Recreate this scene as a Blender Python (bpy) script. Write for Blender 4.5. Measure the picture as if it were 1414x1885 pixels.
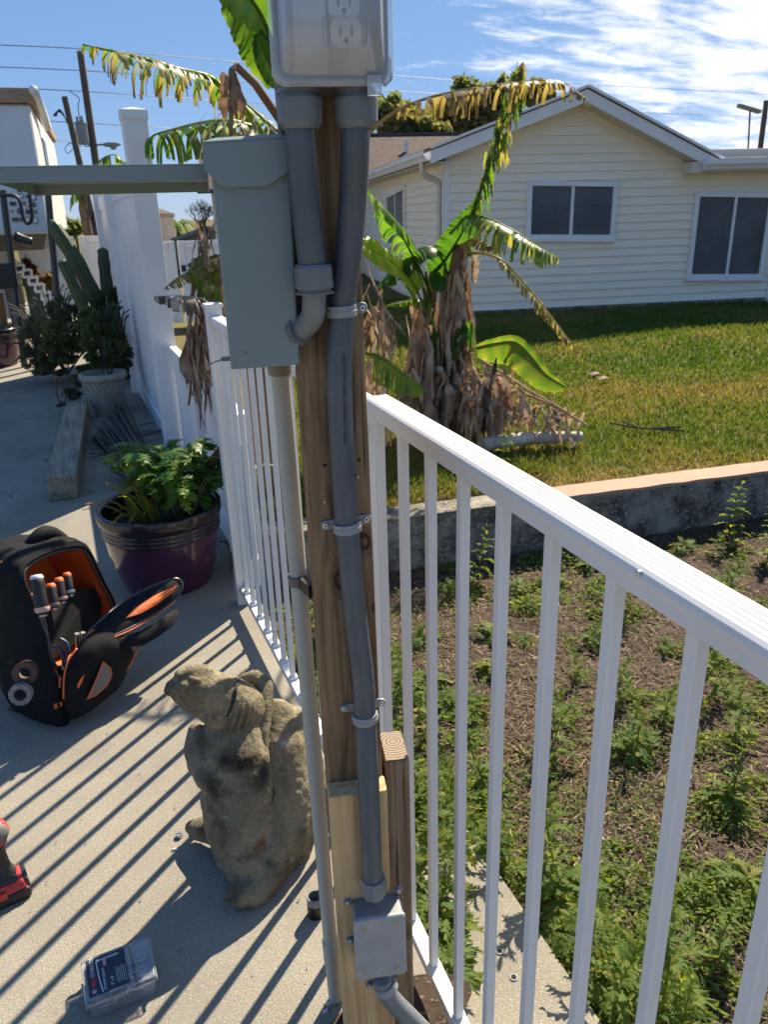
import bpy, math, random
import numpy as np
from mathutils import Vector, Matrix, noise as mnoise
R = math.radians
random.seed(7); rng = np.random.default_rng(7)
scene = bpy.context.scene
for o in list(bpy.data.objects): bpy.data.objects.remove(o)

# ------------------------------------------------------------------ camera
CAM_H = 1.5; PITCH = R(21.2); ROLL = R(1.7); YAW = R(21.7); FPX = 1416.0; IW, IH = 1414.0, 1885.0
FW0 = Vector((math.sin(YAW), math.cos(YAW), 0)); RT0 = Vector((math.cos(YAW), -math.sin(YAW), 0)); UPZ = Vector((0, 0, 1))
FW = FW0 * math.cos(PITCH) - UPZ * math.sin(PITCH)
UP1 = UPZ * math.cos(PITCH) + FW0 * math.sin(PITCH)
RT = RT0 * math.cos(ROLL) - UP1 * math.sin(ROLL)
UP = UP1 * math.cos(ROLL) + RT0 * math.sin(ROLL)
CAM = Vector((0, 0, CAM_H))
cd = bpy.data.cameras.new('camera'); cam = bpy.data.objects.new('camera', cd); scene.collection.objects.link(cam)
cam.matrix_world = Matrix(((RT.x, UP.x, -FW.x, CAM.x), (RT.y, UP.y, -FW.y, CAM.y), (RT.z, UP.z, -FW.z, CAM.z), (0, 0, 0, 1)))
cd.sensor_fit = 'VERTICAL'; cd.sensor_height = 24.0; cd.lens = FPX / IH * 24.0
cd.clip_start = 0.02; cd.clip_end = 6000
cd.dof.use_dof = True; cd.dof.focus_distance = 1.25; cd.dof.aperture_fstop = 8.0
scene.camera = cam

# ------------------------------------------------------------------ light
SUN_HEAD = R(49.0); SUN_EL = R(43.0)
SUN_DIR = Vector((math.sin(SUN_HEAD) * math.cos(SUN_EL), math.cos(SUN_HEAD) * math.cos(SUN_EL), math.sin(SUN_EL)))
sd = bpy.data.lights.new('sun', 'SUN'); sd.energy = 4.9; sd.angle = R(0.53); sd.color = (1.0, 0.87, 0.66)
so = bpy.data.objects.new('sun', sd); scene.collection.objects.link(so)
so.rotation_euler = SUN_DIR.to_track_quat('Z', 'Y').to_euler()
w = bpy.data.worlds.new('World'); scene.world = w; w.use_nodes = True
nt = w.node_tree; nt.nodes.clear(); N = nt.nodes.new; L = nt.links.new
out = N('ShaderNodeOutputWorld'); bg = N('ShaderNodeBackground'); bg.inputs[1].default_value = 0.105
sky = N('ShaderNodeTexSky'); sky.sky_type = 'NISHITA'; sky.sun_disc = False
sky.sun_elevation = SUN_EL; sky.sun_rotation = SUN_HEAD; sky.air_density = 0.75; sky.dust_density = 0.1; sky.ozone_density = 2.0
tc = N('ShaderNodeTexCoord')
sep = N('ShaderNodeSeparateXYZ'); L(tc.outputs['Generated'], sep.inputs[0])
# project the direction on a flat cloud layer
zz = N('ShaderNodeMath'); zz.operation = 'MAXIMUM'; zz.inputs[1].default_value = 0.0; L(sep.outputs['Z'], zz.inputs[0])
za = N('ShaderNodeMath'); za.operation = 'ADD'; za.inputs[1].default_value = 0.16; L(zz.outputs[0], za.inputs[0])
dx = N('ShaderNodeMath'); dx.operation = 'DIVIDE'; L(sep.outputs['X'], dx.inputs[0]); L(za.outputs[0], dx.inputs[1])
dy = N('ShaderNodeMath'); dy.operation = 'DIVIDE'; L(sep.outputs['Y'], dy.inputs[0]); L(za.outputs[0], dy.inputs[1])
cmb = N('ShaderNodeCombineXYZ'); L(dx.outputs[0], cmb.inputs[0]); L(dy.outputs[0], cmb.inputs[1])
mp = N('ShaderNodeMapping'); mp.inputs['Rotation'].default_value = (0, 0, R(62)); mp.inputs['Scale'].default_value = (0.75, 1.6, 1); mp.inputs['Location'].default_value = (2.3, 1.1, 0)
L(cmb.outputs[0], mp.inputs[0])
n1 = N('ShaderNodeTexNoise'); n1.inputs['Scale'].default_value = 4.2; n1.inputs['Detail'].default_value = 13; n1.inputs['Roughness'].default_value = 0.66; n1.inputs['Distortion'].default_value = 0.35
L(mp.outputs[0], n1.inputs['Vector'])
n2 = N('ShaderNodeTexNoise'); n2.inputs['Scale'].default_value = 0.9; n2.inputs['Detail'].default_value = 3; L(mp.outputs[0], n2.inputs['Vector'])
# the cloud bank lies round one bearing and thins out away from it
bank = Vector((math.sin(R(62)), math.cos(R(62)), 0.30)).normalized()
dt = N('ShaderNodeVectorMath'); dt.operation = 'DOT_PRODUCT'; dt.inputs[1].default_value = bank; L(tc.outputs['Generated'], dt.inputs[0])
mr = N('ShaderNodeMapRange'); mr.inputs[1].default_value = 0.72; mr.inputs[2].default_value = 0.985; mr.inputs[3].default_value = -0.20; mr.inputs[4].default_value = 0.29; mr.clamp = True
L(dt.outputs['Value'], mr.inputs[0])
s1 = N('ShaderNodeMath'); s1.operation = 'ADD'; L(n1.outputs['Fac'], s1.inputs[0]); L(mr.outputs[0], s1.inputs[1])
n2m = N('ShaderNodeMath'); n2m.operation = 'MULTIPLY_ADD'; n2m.inputs[1].default_value = 0.35; n2m.inputs[2].default_value = -0.175; L(n2.outputs['Fac'], n2m.inputs[0])
s2 = N('ShaderNodeMath'); s2.operation = 'ADD'; L(s1.outputs[0], s2.inputs[0]); L(n2m.outputs[0], s2.inputs[1])
cr = N('ShaderNodeMapRange'); cr.interpolation_type = 'SMOOTHSTEP'; cr.inputs[1].default_value = 0.50; cr.inputs[2].default_value = 0.80; L(s2.outputs[0], cr.inputs[0])
cm = N('ShaderNodeMath'); cm.operation = 'MULTIPLY'; cm.inputs[1].default_value = 0.84; L(cr.outputs[0], cm.inputs[0])
mx = N('ShaderNodeMix'); mx.data_type = 'RGBA'; L(cm.outputs[0], mx.inputs['Factor'])
tint = N('ShaderNodeMix'); tint.data_type = 'RGBA'; tint.blend_type = 'MULTIPLY'; tint.inputs['Factor'].default_value = 1.0
tint.inputs['B'].default_value = (1.0, 1.0, 1.0, 1); hsv = N('ShaderNodeHueSaturation'); hsv.inputs['Saturation'].default_value = 1.2; hsv.inputs['Value'].default_value = 0.98; gm = N('ShaderNodeGamma'); gm.inputs['Gamma'].default_value = 0.62; L(sky.outputs[0], gm.inputs['Color']); L(gm.outputs[0], hsv.inputs['Color']); blue = N('ShaderNodeMix'); blue.data_type = 'RGBA'; blue.inputs['Factor'].default_value = 0.52; blue.inputs['B'].default_value = (0.46, 1.32, 3.15, 1); L(hsv.outputs[0], blue.inputs['A']); L(blue.outputs['Result'], tint.inputs['A'])
L(tint.outputs['Result'], mx.inputs['A']); mx.inputs['B'].default_value = (5.0, 5.0, 5.1, 1)
L(mx.outputs['Result'], bg.inputs[0]); L(bg.outputs[0], out.inputs[0])
vs = scene.view_settings; vs.view_transform = 'Standard'; vs.look = 'None'; vs.exposure = 1.25; vs.gamma = 1.0; vs.use_curve_mapping = False
scene.cycles.use_denoising = True
scene.cycles.max_bounces = 8; scene.cycles.transparent_max_bounces = 12; scene.cycles.caustics_reflective = False; scene.cycles.caustics_refractive = False

# ------------------------------------------------------------------ measuring helpers: where a sight line meets the place
def ray(px, py): return FW + RT * ((px - IW / 2) / FPX) - UP * ((py - IH / 2) / FPX)
def at(px, py, D):
    d = ray(px, py); return CAM + d * (D / math.hypot(d.x, d.y))
def onz(px, py, z=0.0):
    d = ray(px, py); return CAM + d * ((z - CAM_H) / d.z)
def onp(px, py, p0, n):
    d = ray(px, py); return CAM + d * ((Vector(p0) - CAM).dot(n) / d.dot(n))
def mpp(p):  # metres per photo pixel at a point
    return (Vector(p) - CAM).dot(FW) / FPX

# ------------------------------------------------------------------ materials
def mat(name, col, rough=0.6, metal=0.0, col2=None, scale=6.0, contrast=(0.35, 0.65), detail=6, bump=0.0, bscale=60.0, bdist=0.01, stretch=(1, 1, 1), spec=0.5, coat=0.0, speck=None, trans=0.0):
    m = bpy.data.materials.new(name); m.use_nodes = True
    nt = m.node_tree; b = nt.nodes['Principled BSDF']; N = nt.nodes.new; L = nt.links.new
    b.inputs['Roughness'].default_value = rough; b.inputs['Metallic'].default_value = metal
    b.inputs['Specular IOR Level'].default_value = spec; b.inputs['Coat Weight'].default_value = coat
    tc = N('ShaderNodeTexCoord'); mp = N('ShaderNodeMapping'); mp.inputs['Scale'].default_value = stretch
    L(tc.outputs['Object'], mp.inputs[0])
    n = N('ShaderNodeTexNoise'); n.inputs['Scale'].default_value = scale; n.inputs['Detail'].default_value = detail; n.inputs['Roughness'].default_value = 0.6
    L(mp.outputs[0], n.inputs['Vector'])
    r = N('ShaderNodeMapRange'); r.inputs[1].default_value = contrast[0]; r.inputs[2].default_value = contrast[1]; L(n.outputs['Fac'], r.inputs[0])
    mx = N('ShaderNodeMix'); mx.data_type = 'RGBA'; L(r.outputs[0], mx.inputs['Factor'])
    if col2 is None: col2 = tuple(c * 0.86 for c in col)
    mx.inputs['A'].default_value = (*col, 1); mx.inputs['B'].default_value = (*col2, 1)
    last = mx.outputs['Result']
    if speck:   # (scale, threshold, colour)
        v = N('ShaderNodeTexNoise'); v.inputs['Scale'].default_value = speck[0]; v.inputs['Detail'].default_value = 2; L(mp.outputs[0], v.inputs['Vector'])
        vr = N('ShaderNodeMapRange'); vr.inputs[1].default_value = speck[1]; vr.inputs[2].default_value = speck[1] + 0.08; L(v.outputs['Fac'], vr.inputs[0])
        m2 = N('ShaderNodeMix'); m2.data_type = 'RGBA'; L(vr.outputs[0], m2.inputs['Factor']); L(last, m2.inputs['A']); m2.inputs['B'].default_value = (*speck[2], 1)
        last = m2.outputs['Result']
    L(last, b.inputs['Base Color'])
    rr = N('ShaderNodeMapRange'); rr.inputs[3].default_value = max(0.02, rough - 0.1); rr.inputs[4].default_value = min(1, rough + 0.1); L(n.outputs['Fac'], rr.inputs[0]); L(rr.outputs[0], b.inputs['Roughness'])
    if bump:
        bn = N('ShaderNodeTexNoise'); bn.inputs['Scale'].default_value = bscale; bn.inputs['Detail'].default_value = 5; L(mp.outputs[0], bn.inputs['Vector'])
        bp = N('ShaderNodeBump'); bp.inputs['Strength'].default_value = bump; bp.inputs['Distance'].default_value = bdist
        L(bn.outputs['Fac'], bp.inputs['Height']); L(bp.outputs[0], b.inputs['Normal'])
    return m

def wood(name, a, bcol, dark, along=2, ring=26.0, dist=3.0, rough=0.75, crack=0.62, knots=()):
    """grain running along one object axis, dark drying checks, knots at given object points"""
    m = bpy.data.materials.new(name); m.use_nodes = True
    nt = m.node_tree; b = nt.nodes['Principled BSDF']; N = nt.nodes.new; L = nt.links.new
    tc = N('ShaderNodeTexCoord')
    st = [1, 1, 1]; st[along] = 0.07
    mp = N('ShaderNodeMapping'); mp.inputs['Scale'].default_value = st; L(tc.outputs['Object'], mp.inputs[0])
    vec = mp.outputs[0]
    for kp, kr in knots:   # grain swells round the knot
        pass
    wv = N('ShaderNodeTexNoise'); wv.inputs['Scale'].default_value = ring; wv.inputs['Detail'].default_value = 3; wv.inputs['Distortion'].default_value = dist; L(vec, wv.inputs['Vector'])
    wr = N('ShaderNodeMapRange'); wr.inputs[1].default_value = 0.38; wr.inputs[2].default_value = 0.60; L(wv.outputs['Fac'], wr.inputs[0])
    mx = N('ShaderNodeMix'); mx.data_type = 'RGBA'; mx.inputs['A'].default_value = (*a, 1); mx.inputs['B'].default_value = (*bcol, 1); L(wr.outputs[0], mx.inputs['Factor'])
    st2 = [1, 1, 1]; st2[along] = 0.018
    mp2 = N('ShaderNodeMapping'); mp2.inputs['Scale'].default_value = st2; L(tc.outputs['Object'], mp2.inputs[0])
    f = N('ShaderNodeTexNoise'); f.inputs['Scale'].default_value = 150; f.inputs['Detail'].default_value = 3; L(mp2.outputs[0], f.inputs['Vector'])
    fr = N('ShaderNodeMapRange'); fr.inputs[1].default_value = crack; fr.inputs[2].default_value = crack + 0.07; L(f.outputs['Fac'], fr.inputs[0])
    m2 = N('ShaderNodeMix'); m2.data_type = 'RGBA'; L(fr.outputs[0], m2.inputs['Factor']); L(mx.outputs['Result'], m2.inputs['A']); m2.inputs['B'].default_value = (*dark, 1)
    big = N('ShaderNodeTexNoise'); big.inputs['Scale'].default_value = 5; big.inputs['Detail'].default_value = 5; L(tc.outputs['Object'], big.inputs['Vector'])
    br = N('ShaderNodeMapRange'); br.inputs[1].default_value = 0.3; br.inputs[2].default_value = 0.75; br.inputs[3].default_value = 1.12; br.inputs[4].default_value = 0.72; L(big.outputs['Fac'], br.inputs[0])
    m3 = N('ShaderNodeMix'); m3.data_type = 'RGBA'; m3.blend_type = 'MULTIPLY'; m3.inputs['Factor'].default_value = 1; L(m2.outputs['Result'], m3.inputs['A']); L(br.outputs[0], m3.inputs['B'])
    last = m3.outputs['Result']
    for kp, kr in knots:
        sb = N('ShaderNodeVectorMath'); sb.operation = 'SUBTRACT'; sb.inputs[1].default_value = kp; L(tc.outputs['Object'], sb.inputs[0])
        sc = N('ShaderNodeVectorMath'); sc.operation = 'MULTIPLY'; q = [1 / kr] * 3; q[along] = 0.6 / kr; sc.inputs[1].default_value = q; L(sb.outputs[0], sc.inputs[0])
        nn = N('ShaderNodeTexNoise'); nn.inputs['Scale'].default_value = 60; L(tc.outputs['Object'], nn.inputs['Vector'])
        ln = N('ShaderNodeVectorMath'); ln.operation = 'LENGTH'; L(sc.outputs[0], ln.inputs[0])
        ad = N('ShaderNodeMath'); ad.operation = 'MULTIPLY_ADD'; ad.inputs[1].default_value = 0.5; L(nn.outputs['Fac'], ad.inputs[0]); L(ln.outputs['Value'], ad.inputs[2])
        sw = N('ShaderNodeMath'); sw.operation = 'MULTIPLY'; sw.inputs[1].default_value = 11; L(ad.outputs[0], sw.inputs[0])
        sn = N('ShaderNodeMath'); sn.operation = 'SINE'; L(sw.outputs[0], sn.inputs[0])
        s1 = N('ShaderNodeMapRange'); s1.inputs[1].default_value = -1; s1.inputs[2].default_value = 1; s1.inputs[3].default_value = 0.45; s1.inputs[4].default_value = 0.95; L(sn.outputs[0], s1.inputs[0])
        k = N('ShaderNodeMapRange'); k.inputs[1].default_value = 1.45; k.inputs[2].default_value = 0.9; L(ad.outputs[0], k.inputs[0])
        km = N('ShaderNodeMath'); km.operation = 'MULTIPLY'; L(k.outputs[0], km.inputs[0]); L(s1.outputs[0], km.inputs[1])
        m4 = N('ShaderNodeMix'); m4.data_type = 'RGBA'; L(km.outputs[0], m4.inputs['Factor']); L(last, m4.inputs['A']); m4.inputs['B'].default_value = (dark[0] * 1.3, dark[1] * 1.2, dark[2], 1)
        last = m4.outputs['Result']
    L(last, b.inputs['Base Color']); b.inputs['Roughness'].default_value = rough; b.inputs['Specular IOR Level'].default_value = 0.25
    bp = N('ShaderNodeBump'); bp.inputs['Strength'].default_value = 0.5; bp.inputs['Distance'].default_value = 0.003; bp.invert = True
    L(f.outputs['Fac'], bp.inputs['Height']); L(bp.outputs[0], b.inputs['Normal'])
    return m

def leafmat(name, stops, transl=0.45, rough=0.4, vscale=25, tcol=(2.3, 2.0, 0.6, 1), spec=0.3):
    """leaf colour from the 'dry' value each leaf carries, partly letting light through"""
    m = bpy.data.materials.new(name); m.use_nodes = True
    nt = m.node_tree; N = nt.nodes.new; L = nt.links.new
    b = nt.nodes['Principled BSDF']; o = nt.nodes['Material Output']
    a = N('ShaderNodeAttribute'); a.attribute_name = 'dry'
    tc = N('ShaderNodeTexCoord'); n = N('ShaderNodeTexNoise'); n.inputs['Scale'].default_value = vscale; n.inputs['Detail'].default_value = 4; L(tc.outputs['Object'], n.inputs['Vector'])
    ad = N('ShaderNodeMath'); ad.operation = 'MULTIPLY_ADD'; ad.inputs[1].default_value = 0.3; L(n.outputs['Fac'], ad.inputs[0]); L(a.outputs['Fac'], ad.inputs[2])
    sb = N('ShaderNodeMath'); sb.operation = 'SUBTRACT'; sb.inputs[1].default_value = 0.15; L(ad.outputs[0], sb.inputs[0])
    cr = N('ShaderNodeValToRGB'); L(sb.outputs[0], cr.inputs[0])
    els = cr.color_ramp.elements
    for i, (p, c) in enumerate(stops):
        e = els[i] if i < 2 else els.new(p)
        e.position = p; e.color = (*c, 1)
    L(cr.outputs[0], b.inputs['Base Color']); b.inputs['Roughness'].default_value = rough; b.inputs['Specular IOR Level'].default_value = spec
    t = N('ShaderNodeBsdfTranslucent')
    hs = N('ShaderNodeMix'); hs.data_type = 'RGBA'; hs.blend_type = 'MULTIPLY'; hs.inputs['Factor'].default_value = 1; hs.inputs['B'].default_value = tcol
    L(cr.outputs[0], hs.inputs['A']); L(hs.outputs['Result'], t.inputs[0])
    mx = N('ShaderNodeMixShader'); mx.inputs[0].default_value = transl; L(b.outputs[0], mx.inputs[1]); L(t.outputs[0], mx.inputs[2]); L(mx.outputs[0], o.inputs[0])
    return m

def clear(name, col=(1, 1, 1), rough=0.08, alpha_white=0.15, ior=1.35):
    """thin see-through plastic: mostly straight through, some gloss and a little milkiness"""
    m = bpy.data.materials.new(name); m.use_nodes = True
    nt = m.node_tree; N = nt.nodes.new; L = nt.links.new; o = nt.nodes['Material Output']; b = nt.nodes['Principled BSDF']
    b.inputs['Base Color'].default_value = (*col, 1); b.inputs['Roughness'].default_value = rough
    t = N('ShaderNodeBsdfTransparent'); t.inputs[0].default_value = (0.97, 0.98, 1.0, 1)
    g = N('ShaderNodeBsdfGlossy'); g.inputs['Roughness'].default_value = rough
    fr = N('ShaderNodeFresnel'); fr.inputs[0].default_value = ior
    lw = N('ShaderNodeLayerWeight'); lw.inputs[0].default_value = 0.35
    a = N('ShaderNodeMapRange'); a.inputs[3].default_value = alpha_white; a.inputs[4].default_value = min(1, alpha_white + 0.45); L(lw.outputs['Facing'], a.inputs[0])
    m1 = N('ShaderNodeMixShader'); L(a.outputs[0], m1.inputs[0]); L(t.outputs[0], m1.inputs[1]); L(b.outputs[0], m1.inputs[2])
    m2 = N('ShaderNodeMixShader'); L(fr.outputs[0], m2.inputs[0]); L(m1.outputs[0], m2.inputs[1]); L(g.outputs[0], m2.inputs[2])
    L(m2.outputs[0], o.inputs[0]); return m

def frosted(name, col, rough=0.25, milk=0.3):
    """moulded plastic that blurs what lies behind it"""
    m = bpy.data.materials.new(name); m.use_nodes = True
    nt = m.node_tree; N = nt.nodes.new; L = nt.links.new; o = nt.nodes['Material Output']; b = nt.nodes['Principled BSDF']
    b.inputs['Base Color'].default_value = (*col, 1); b.inputs['Roughness'].default_value = 0.25
    r = N('ShaderNodeBsdfRefraction'); r.inputs['Roughness'].default_value = rough; r.inputs['IOR'].default_value = 1.04
    lw = N('ShaderNodeLayerWeight'); lw.inputs[0].default_value = 0.4
    a = N('ShaderNodeMapRange'); a.inputs[3].default_value = milk; a.inputs[4].default_value = min(1, milk + 0.5); L(lw.outputs['Facing'], a.inputs[0])
    m1 = N('ShaderNodeMixShader'); L(a.outputs[0], m1.inputs[0]); L(r.outputs[0], m1.inputs[1]); L(b.outputs[0], m1.inputs[2]); L(m1.outputs[0], o.inputs[0])
    return m

# ------------------------------------------------------------------ objects and meshes
COL = scene.collection
def tag(o, label=None, cat=None, group=None, kind=None):
    if label: o['label'] = label
    if cat: o['category'] = cat
    if group: o['group'] = group
    if kind: o['kind'] = kind
    return o
def empty(name, loc, label=None, cat=None, group=None):
    o = bpy.data.objects.new(name, None); COL.objects.link(o); o.location = loc; o.empty_display_size = 0.05
    return tag(o, label, cat, group)
def kids(o): return [c for c in bpy.data.objects if c.parent == o]

class MB:
    def __init__(s): s.v = []; s.f = []; s.mi = []; s.dry = []
    def add(s, vs, fs, mi=0, dry=None):
        k = len(s.v); s.v += [tuple(p) for p in vs]; s.f += [tuple(i + k for i in q) for q in fs]; s.mi += [mi] * len(fs)
        s.dry += (list(dry) if dry is not None else [0.0] * len(vs))
    def hexa(s, c8, mi=0):   # bottom 4 counter-clockwise, top 4
        s.add(c8, [(0, 3, 2, 1), (4, 5, 6, 7), (0, 1, 5, 4), (1, 2, 6, 5), (2, 3, 7, 6), (3, 0, 4, 7)], mi)
    def box(s, c, size, ex=Vector((1, 0, 0)), ey=None, ez=UPZ, mi=0):
        ex = Vector(ex).normalized(); ez = Vector(ez).normalized()
        ey = Vector(ey).normalized() if ey is not None else ez.cross(ex)
        c = Vector(c); a, b, h = ex * size[0] / 2, ey * size[1] / 2, ez * size[2] / 2
        s.hexa([c - a - b - h, c + a - b - h, c + a + b - h, c - a + b - h, c - a - b + h, c + a - b + h, c + a + b + h, c - a + b + h], mi)
    def prism(s, poly, d, mi=0, cap=True):   # polygon (3D points) swept by vector d
        n = len(poly); d = Vector(d); a = [Vector(p) for p in poly]
        fs = [(i, (i + 1) % n, n + (i + 1) % n, n + i) for i in range(n)]
        if cap: fs += [tuple(range(n - 1, -1, -1)), tuple(range(n, 2 * n))]
        s.add(a + [p + d for p in a], fs, mi)
    def tube(s, pts, rad, seg=12, mi=0, caps=True, dry=None, rings=None):
        pts = [Vector(p) for p in pts]; n = len(pts)
        rad = [rad] * n if not hasattr(rad, '__len__') else list(rad)
        t0 = (pts[1] - pts[0]).normalized(); ref = Vector((0, 0, 1)) if abs(t0.z) < 0.9 else Vector((1, 0, 0))
        u = t0.cross(ref).normalized(); vs = []; fs = []; dr = []
        for i, p in enumerate(pts):
            t = (pts[min(i + 1, n - 1)] - pts[max(i - 1, 0)]).normalized()
            u = (u - t * u.dot(t)).normalized(); v = t.cross(u)
            for k in range(seg):
                a = 2 * math.pi * k / seg; vs.append(p + (u * math.cos(a) + v * math.sin(a)) * rad[i]); dr.append(dry[i] if dry is not None else 0.0)
        for i in range(n - 1):
            for k in range(seg):
                a = i * seg + k; b = i * seg + (k + 1) % seg; fs.append((a, b, b + seg, a + seg))
        if caps: fs += [tuple(range(seg - 1, -1, -1)), tuple(range((n - 1) * seg, n * seg))]
        s.add(vs, fs, mi, dr)
    def lathe(s, prof, c, axis=UPZ, seg=32, mi=0, close=False):   # prof: (radius, height)
        axis = Vector(axis).normalized(); ref = Vector((1, 0, 0)) if abs(axis.x) < 0.9 else Vector((0, 1, 0))
        u = axis.cross(ref).normalized(); v = axis.cross(u); c = Vector(c); vs = []; fs = []; n = len(prof)
        for r, h in prof:
            for k in range(seg):
                a = 2 * math.pi * k / seg; vs.append(c + axis * h + (u * math.cos(a) + v * math.sin(a)) * r)
        for i in range(n - 1):
            for k in range(seg):
                a = i * seg + k; b = i * seg + (k + 1) % seg; fs.append((a, b, b + seg, a + seg))
        if close: fs += [tuple(range(seg - 1, -1, -1)), tuple(range((n - 1) * seg, n * seg))]
        s.add(vs, fs, mi)
    def ball(s, c, r, ax=None, seg=16, rg=10, mi=0):
        c = Vector(c); r = (r, r, r) if not hasattr(r, '__len__') else r
        ax = ax or (Vector((1, 0, 0)), Vector((0, 1, 0)), UPZ); vs = []; fs = []
        for i in range(rg + 1):
            th = math.pi * i / rg
            for k in range(seg):
                a = 2 * math.pi * k / seg
                vs.append(c + ax[0] * (r[0] * math.sin(th) * math.cos(a)) + ax[1] * (r[1] * math.sin(th) * math.sin(a)) + ax[2] * (r[2] * math.cos(th)))
        for i in range(rg):
            for k in range(seg):
                a = i * seg + k; b = i * seg + (k + 1) % seg; fs.append((a, a + seg, b + seg, b))
        s.add(vs, fs, mi)
    def quad(s, a, b, c, d, mi=0): s.add([a, b, c, d], [(0, 1, 2, 3)], mi)
    def pillow(s, ring, n, th, rings=4, mi=0, back=True, edge=0.0):   # a closed outline puffed out along n
        ring = [Vector(p) for p in ring]; n = Vector(n).normalized(); c = sum(ring, Vector()) / len(ring); m = len(ring)
        for sgn in ((1, -1) if back else (1,)):
            vs = []; fs = []
            for i in range(rings + 1):
                f = 1 - i / rings; h = th * math.sqrt(max(0, 1 - f ** 3)) * sgn
                vs += [c + (p - c) * (f if i < rings else 0.02) + n * h for p in ring]
            for i in range(rings):
                for k in range(m):
                    a = i * m + k; b = i * m + (k + 1) % m; q = (a, b, b + m, a + m)
                    fs.append(q if sgn > 0 else q[::-1])
            fs.append(tuple(range(rings * m, rings * m + m)) if sgn > 0 else tuple(range(rings * m + m - 1, rings * m - 1, -1)))
            s.add(vs, fs, mi)
    def build(s, name, mats, parent=None, smooth=False, bevel=0.0, seg=2, dry=False, origin=None, auto=None):
        me = bpy.data.meshes.new(name)
        base = Vector(origin) if origin is not None else (parent_world(parent) if parent is not None else Vector((0, 0, 0)))
        me.from_pydata([(p[0] - base.x, p[1] - base.y, p[2] - base.z) for p in s.v], [], s.f)
        for m in (mats if isinstance(mats, (list, tuple)) else [mats]): me.materials.append(m)
        me.polygons.foreach_set('material_index', s.mi)
        if dry:
            at_ = me.attributes.new('dry', 'FLOAT', 'POINT'); at_.data.foreach_set('value', s.dry)
        me.update()
        o = bpy.data.objects.new(name, me); COL.objects.link(o)
        if smooth:
            me.polygons.foreach_set('use_smooth', [True] * len(me.polygons))
            if auto is not None:
                me.set_sharp_from_angle(angle=R(auto))
        if parent is not None:
            o.parent = parent; o.location = base - parent_world(parent)
        else: o.location = base
        if bevel:
            b = o.modifiers.new('bevel', 'BEVEL'); b.width = bevel; b.segments = seg; b.limit_method = 'ANGLE'; b.angle_limit = R(40)
        return o
def parent_world(o):
    p = Vector((0, 0, 0))
    while o is not None: p = p + o.location; o = o.parent
    return p
def copy_tree(o, parent=None, loc=None):
    c = o.copy(); COL.objects.link(c); c.parent = parent
    if loc is not None: c.location = loc
    for ch in kids(o): copy_tree(ch, c)
    return c
def curve(pts, n):   # smooth path through points
    pts = [Vector(p) for p in pts]
    if len(pts) < 3: return [pts[0].lerp(pts[-1], i / (n - 1)) for i in range(n)]
    P = [pts[0] * 2 - pts[1]] + pts + [pts[-1] * 2 - pts[-2]]; res = []; m = len(pts) - 1
    for i in range(n):
        x = i / (n - 1) * m; k = min(int(x), m - 1); t = x - k; a, b, c, d = P[k:k + 4]
        res.append(0.5 * (2 * b + (c - a) * t + (2 * a - 5 * b + 4 * c - d) * t * t + (3 * b - a - 3 * c + d) * t ** 3))
    return res
def lerp_list(vals, x):
    m = len(vals) - 1; k = min(int(x * m), m - 1); t = x * m - k; return vals[k] * (1 - t) + vals[k + 1] * t
def raw(name, verts, faces, m, kind=None, dry=None):   # big numpy meshes
    me = bpy.data.meshes.new(name); nv, nf = len(verts), len(faces); k = faces.shape[1]
    me.vertices.add(nv); me.vertices.foreach_set('co', np.asarray(verts, np.float32).ravel())
    me.loops.add(nf * k); me.loops.foreach_set('vertex_index', np.asarray(faces, np.int32).ravel())
    me.polygons.add(nf); me.polygons.foreach_set('loop_start', np.arange(0, nf * k, k, dtype=np.int32)); me.polygons.foreach_set('loop_total', np.full(nf, k, np.int32))
    if dry is not None:
        a = me.attributes.new('dry', 'FLOAT', 'POINT'); a.data.foreach_set('value', np.asarray(dry, np.float32))
    me.update(calc_edges=True); me.materials.append(m)
    o = bpy.data.objects.new(name, me); COL.objects.link(o)
    if kind: o['kind'] = kind
    return o
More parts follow.
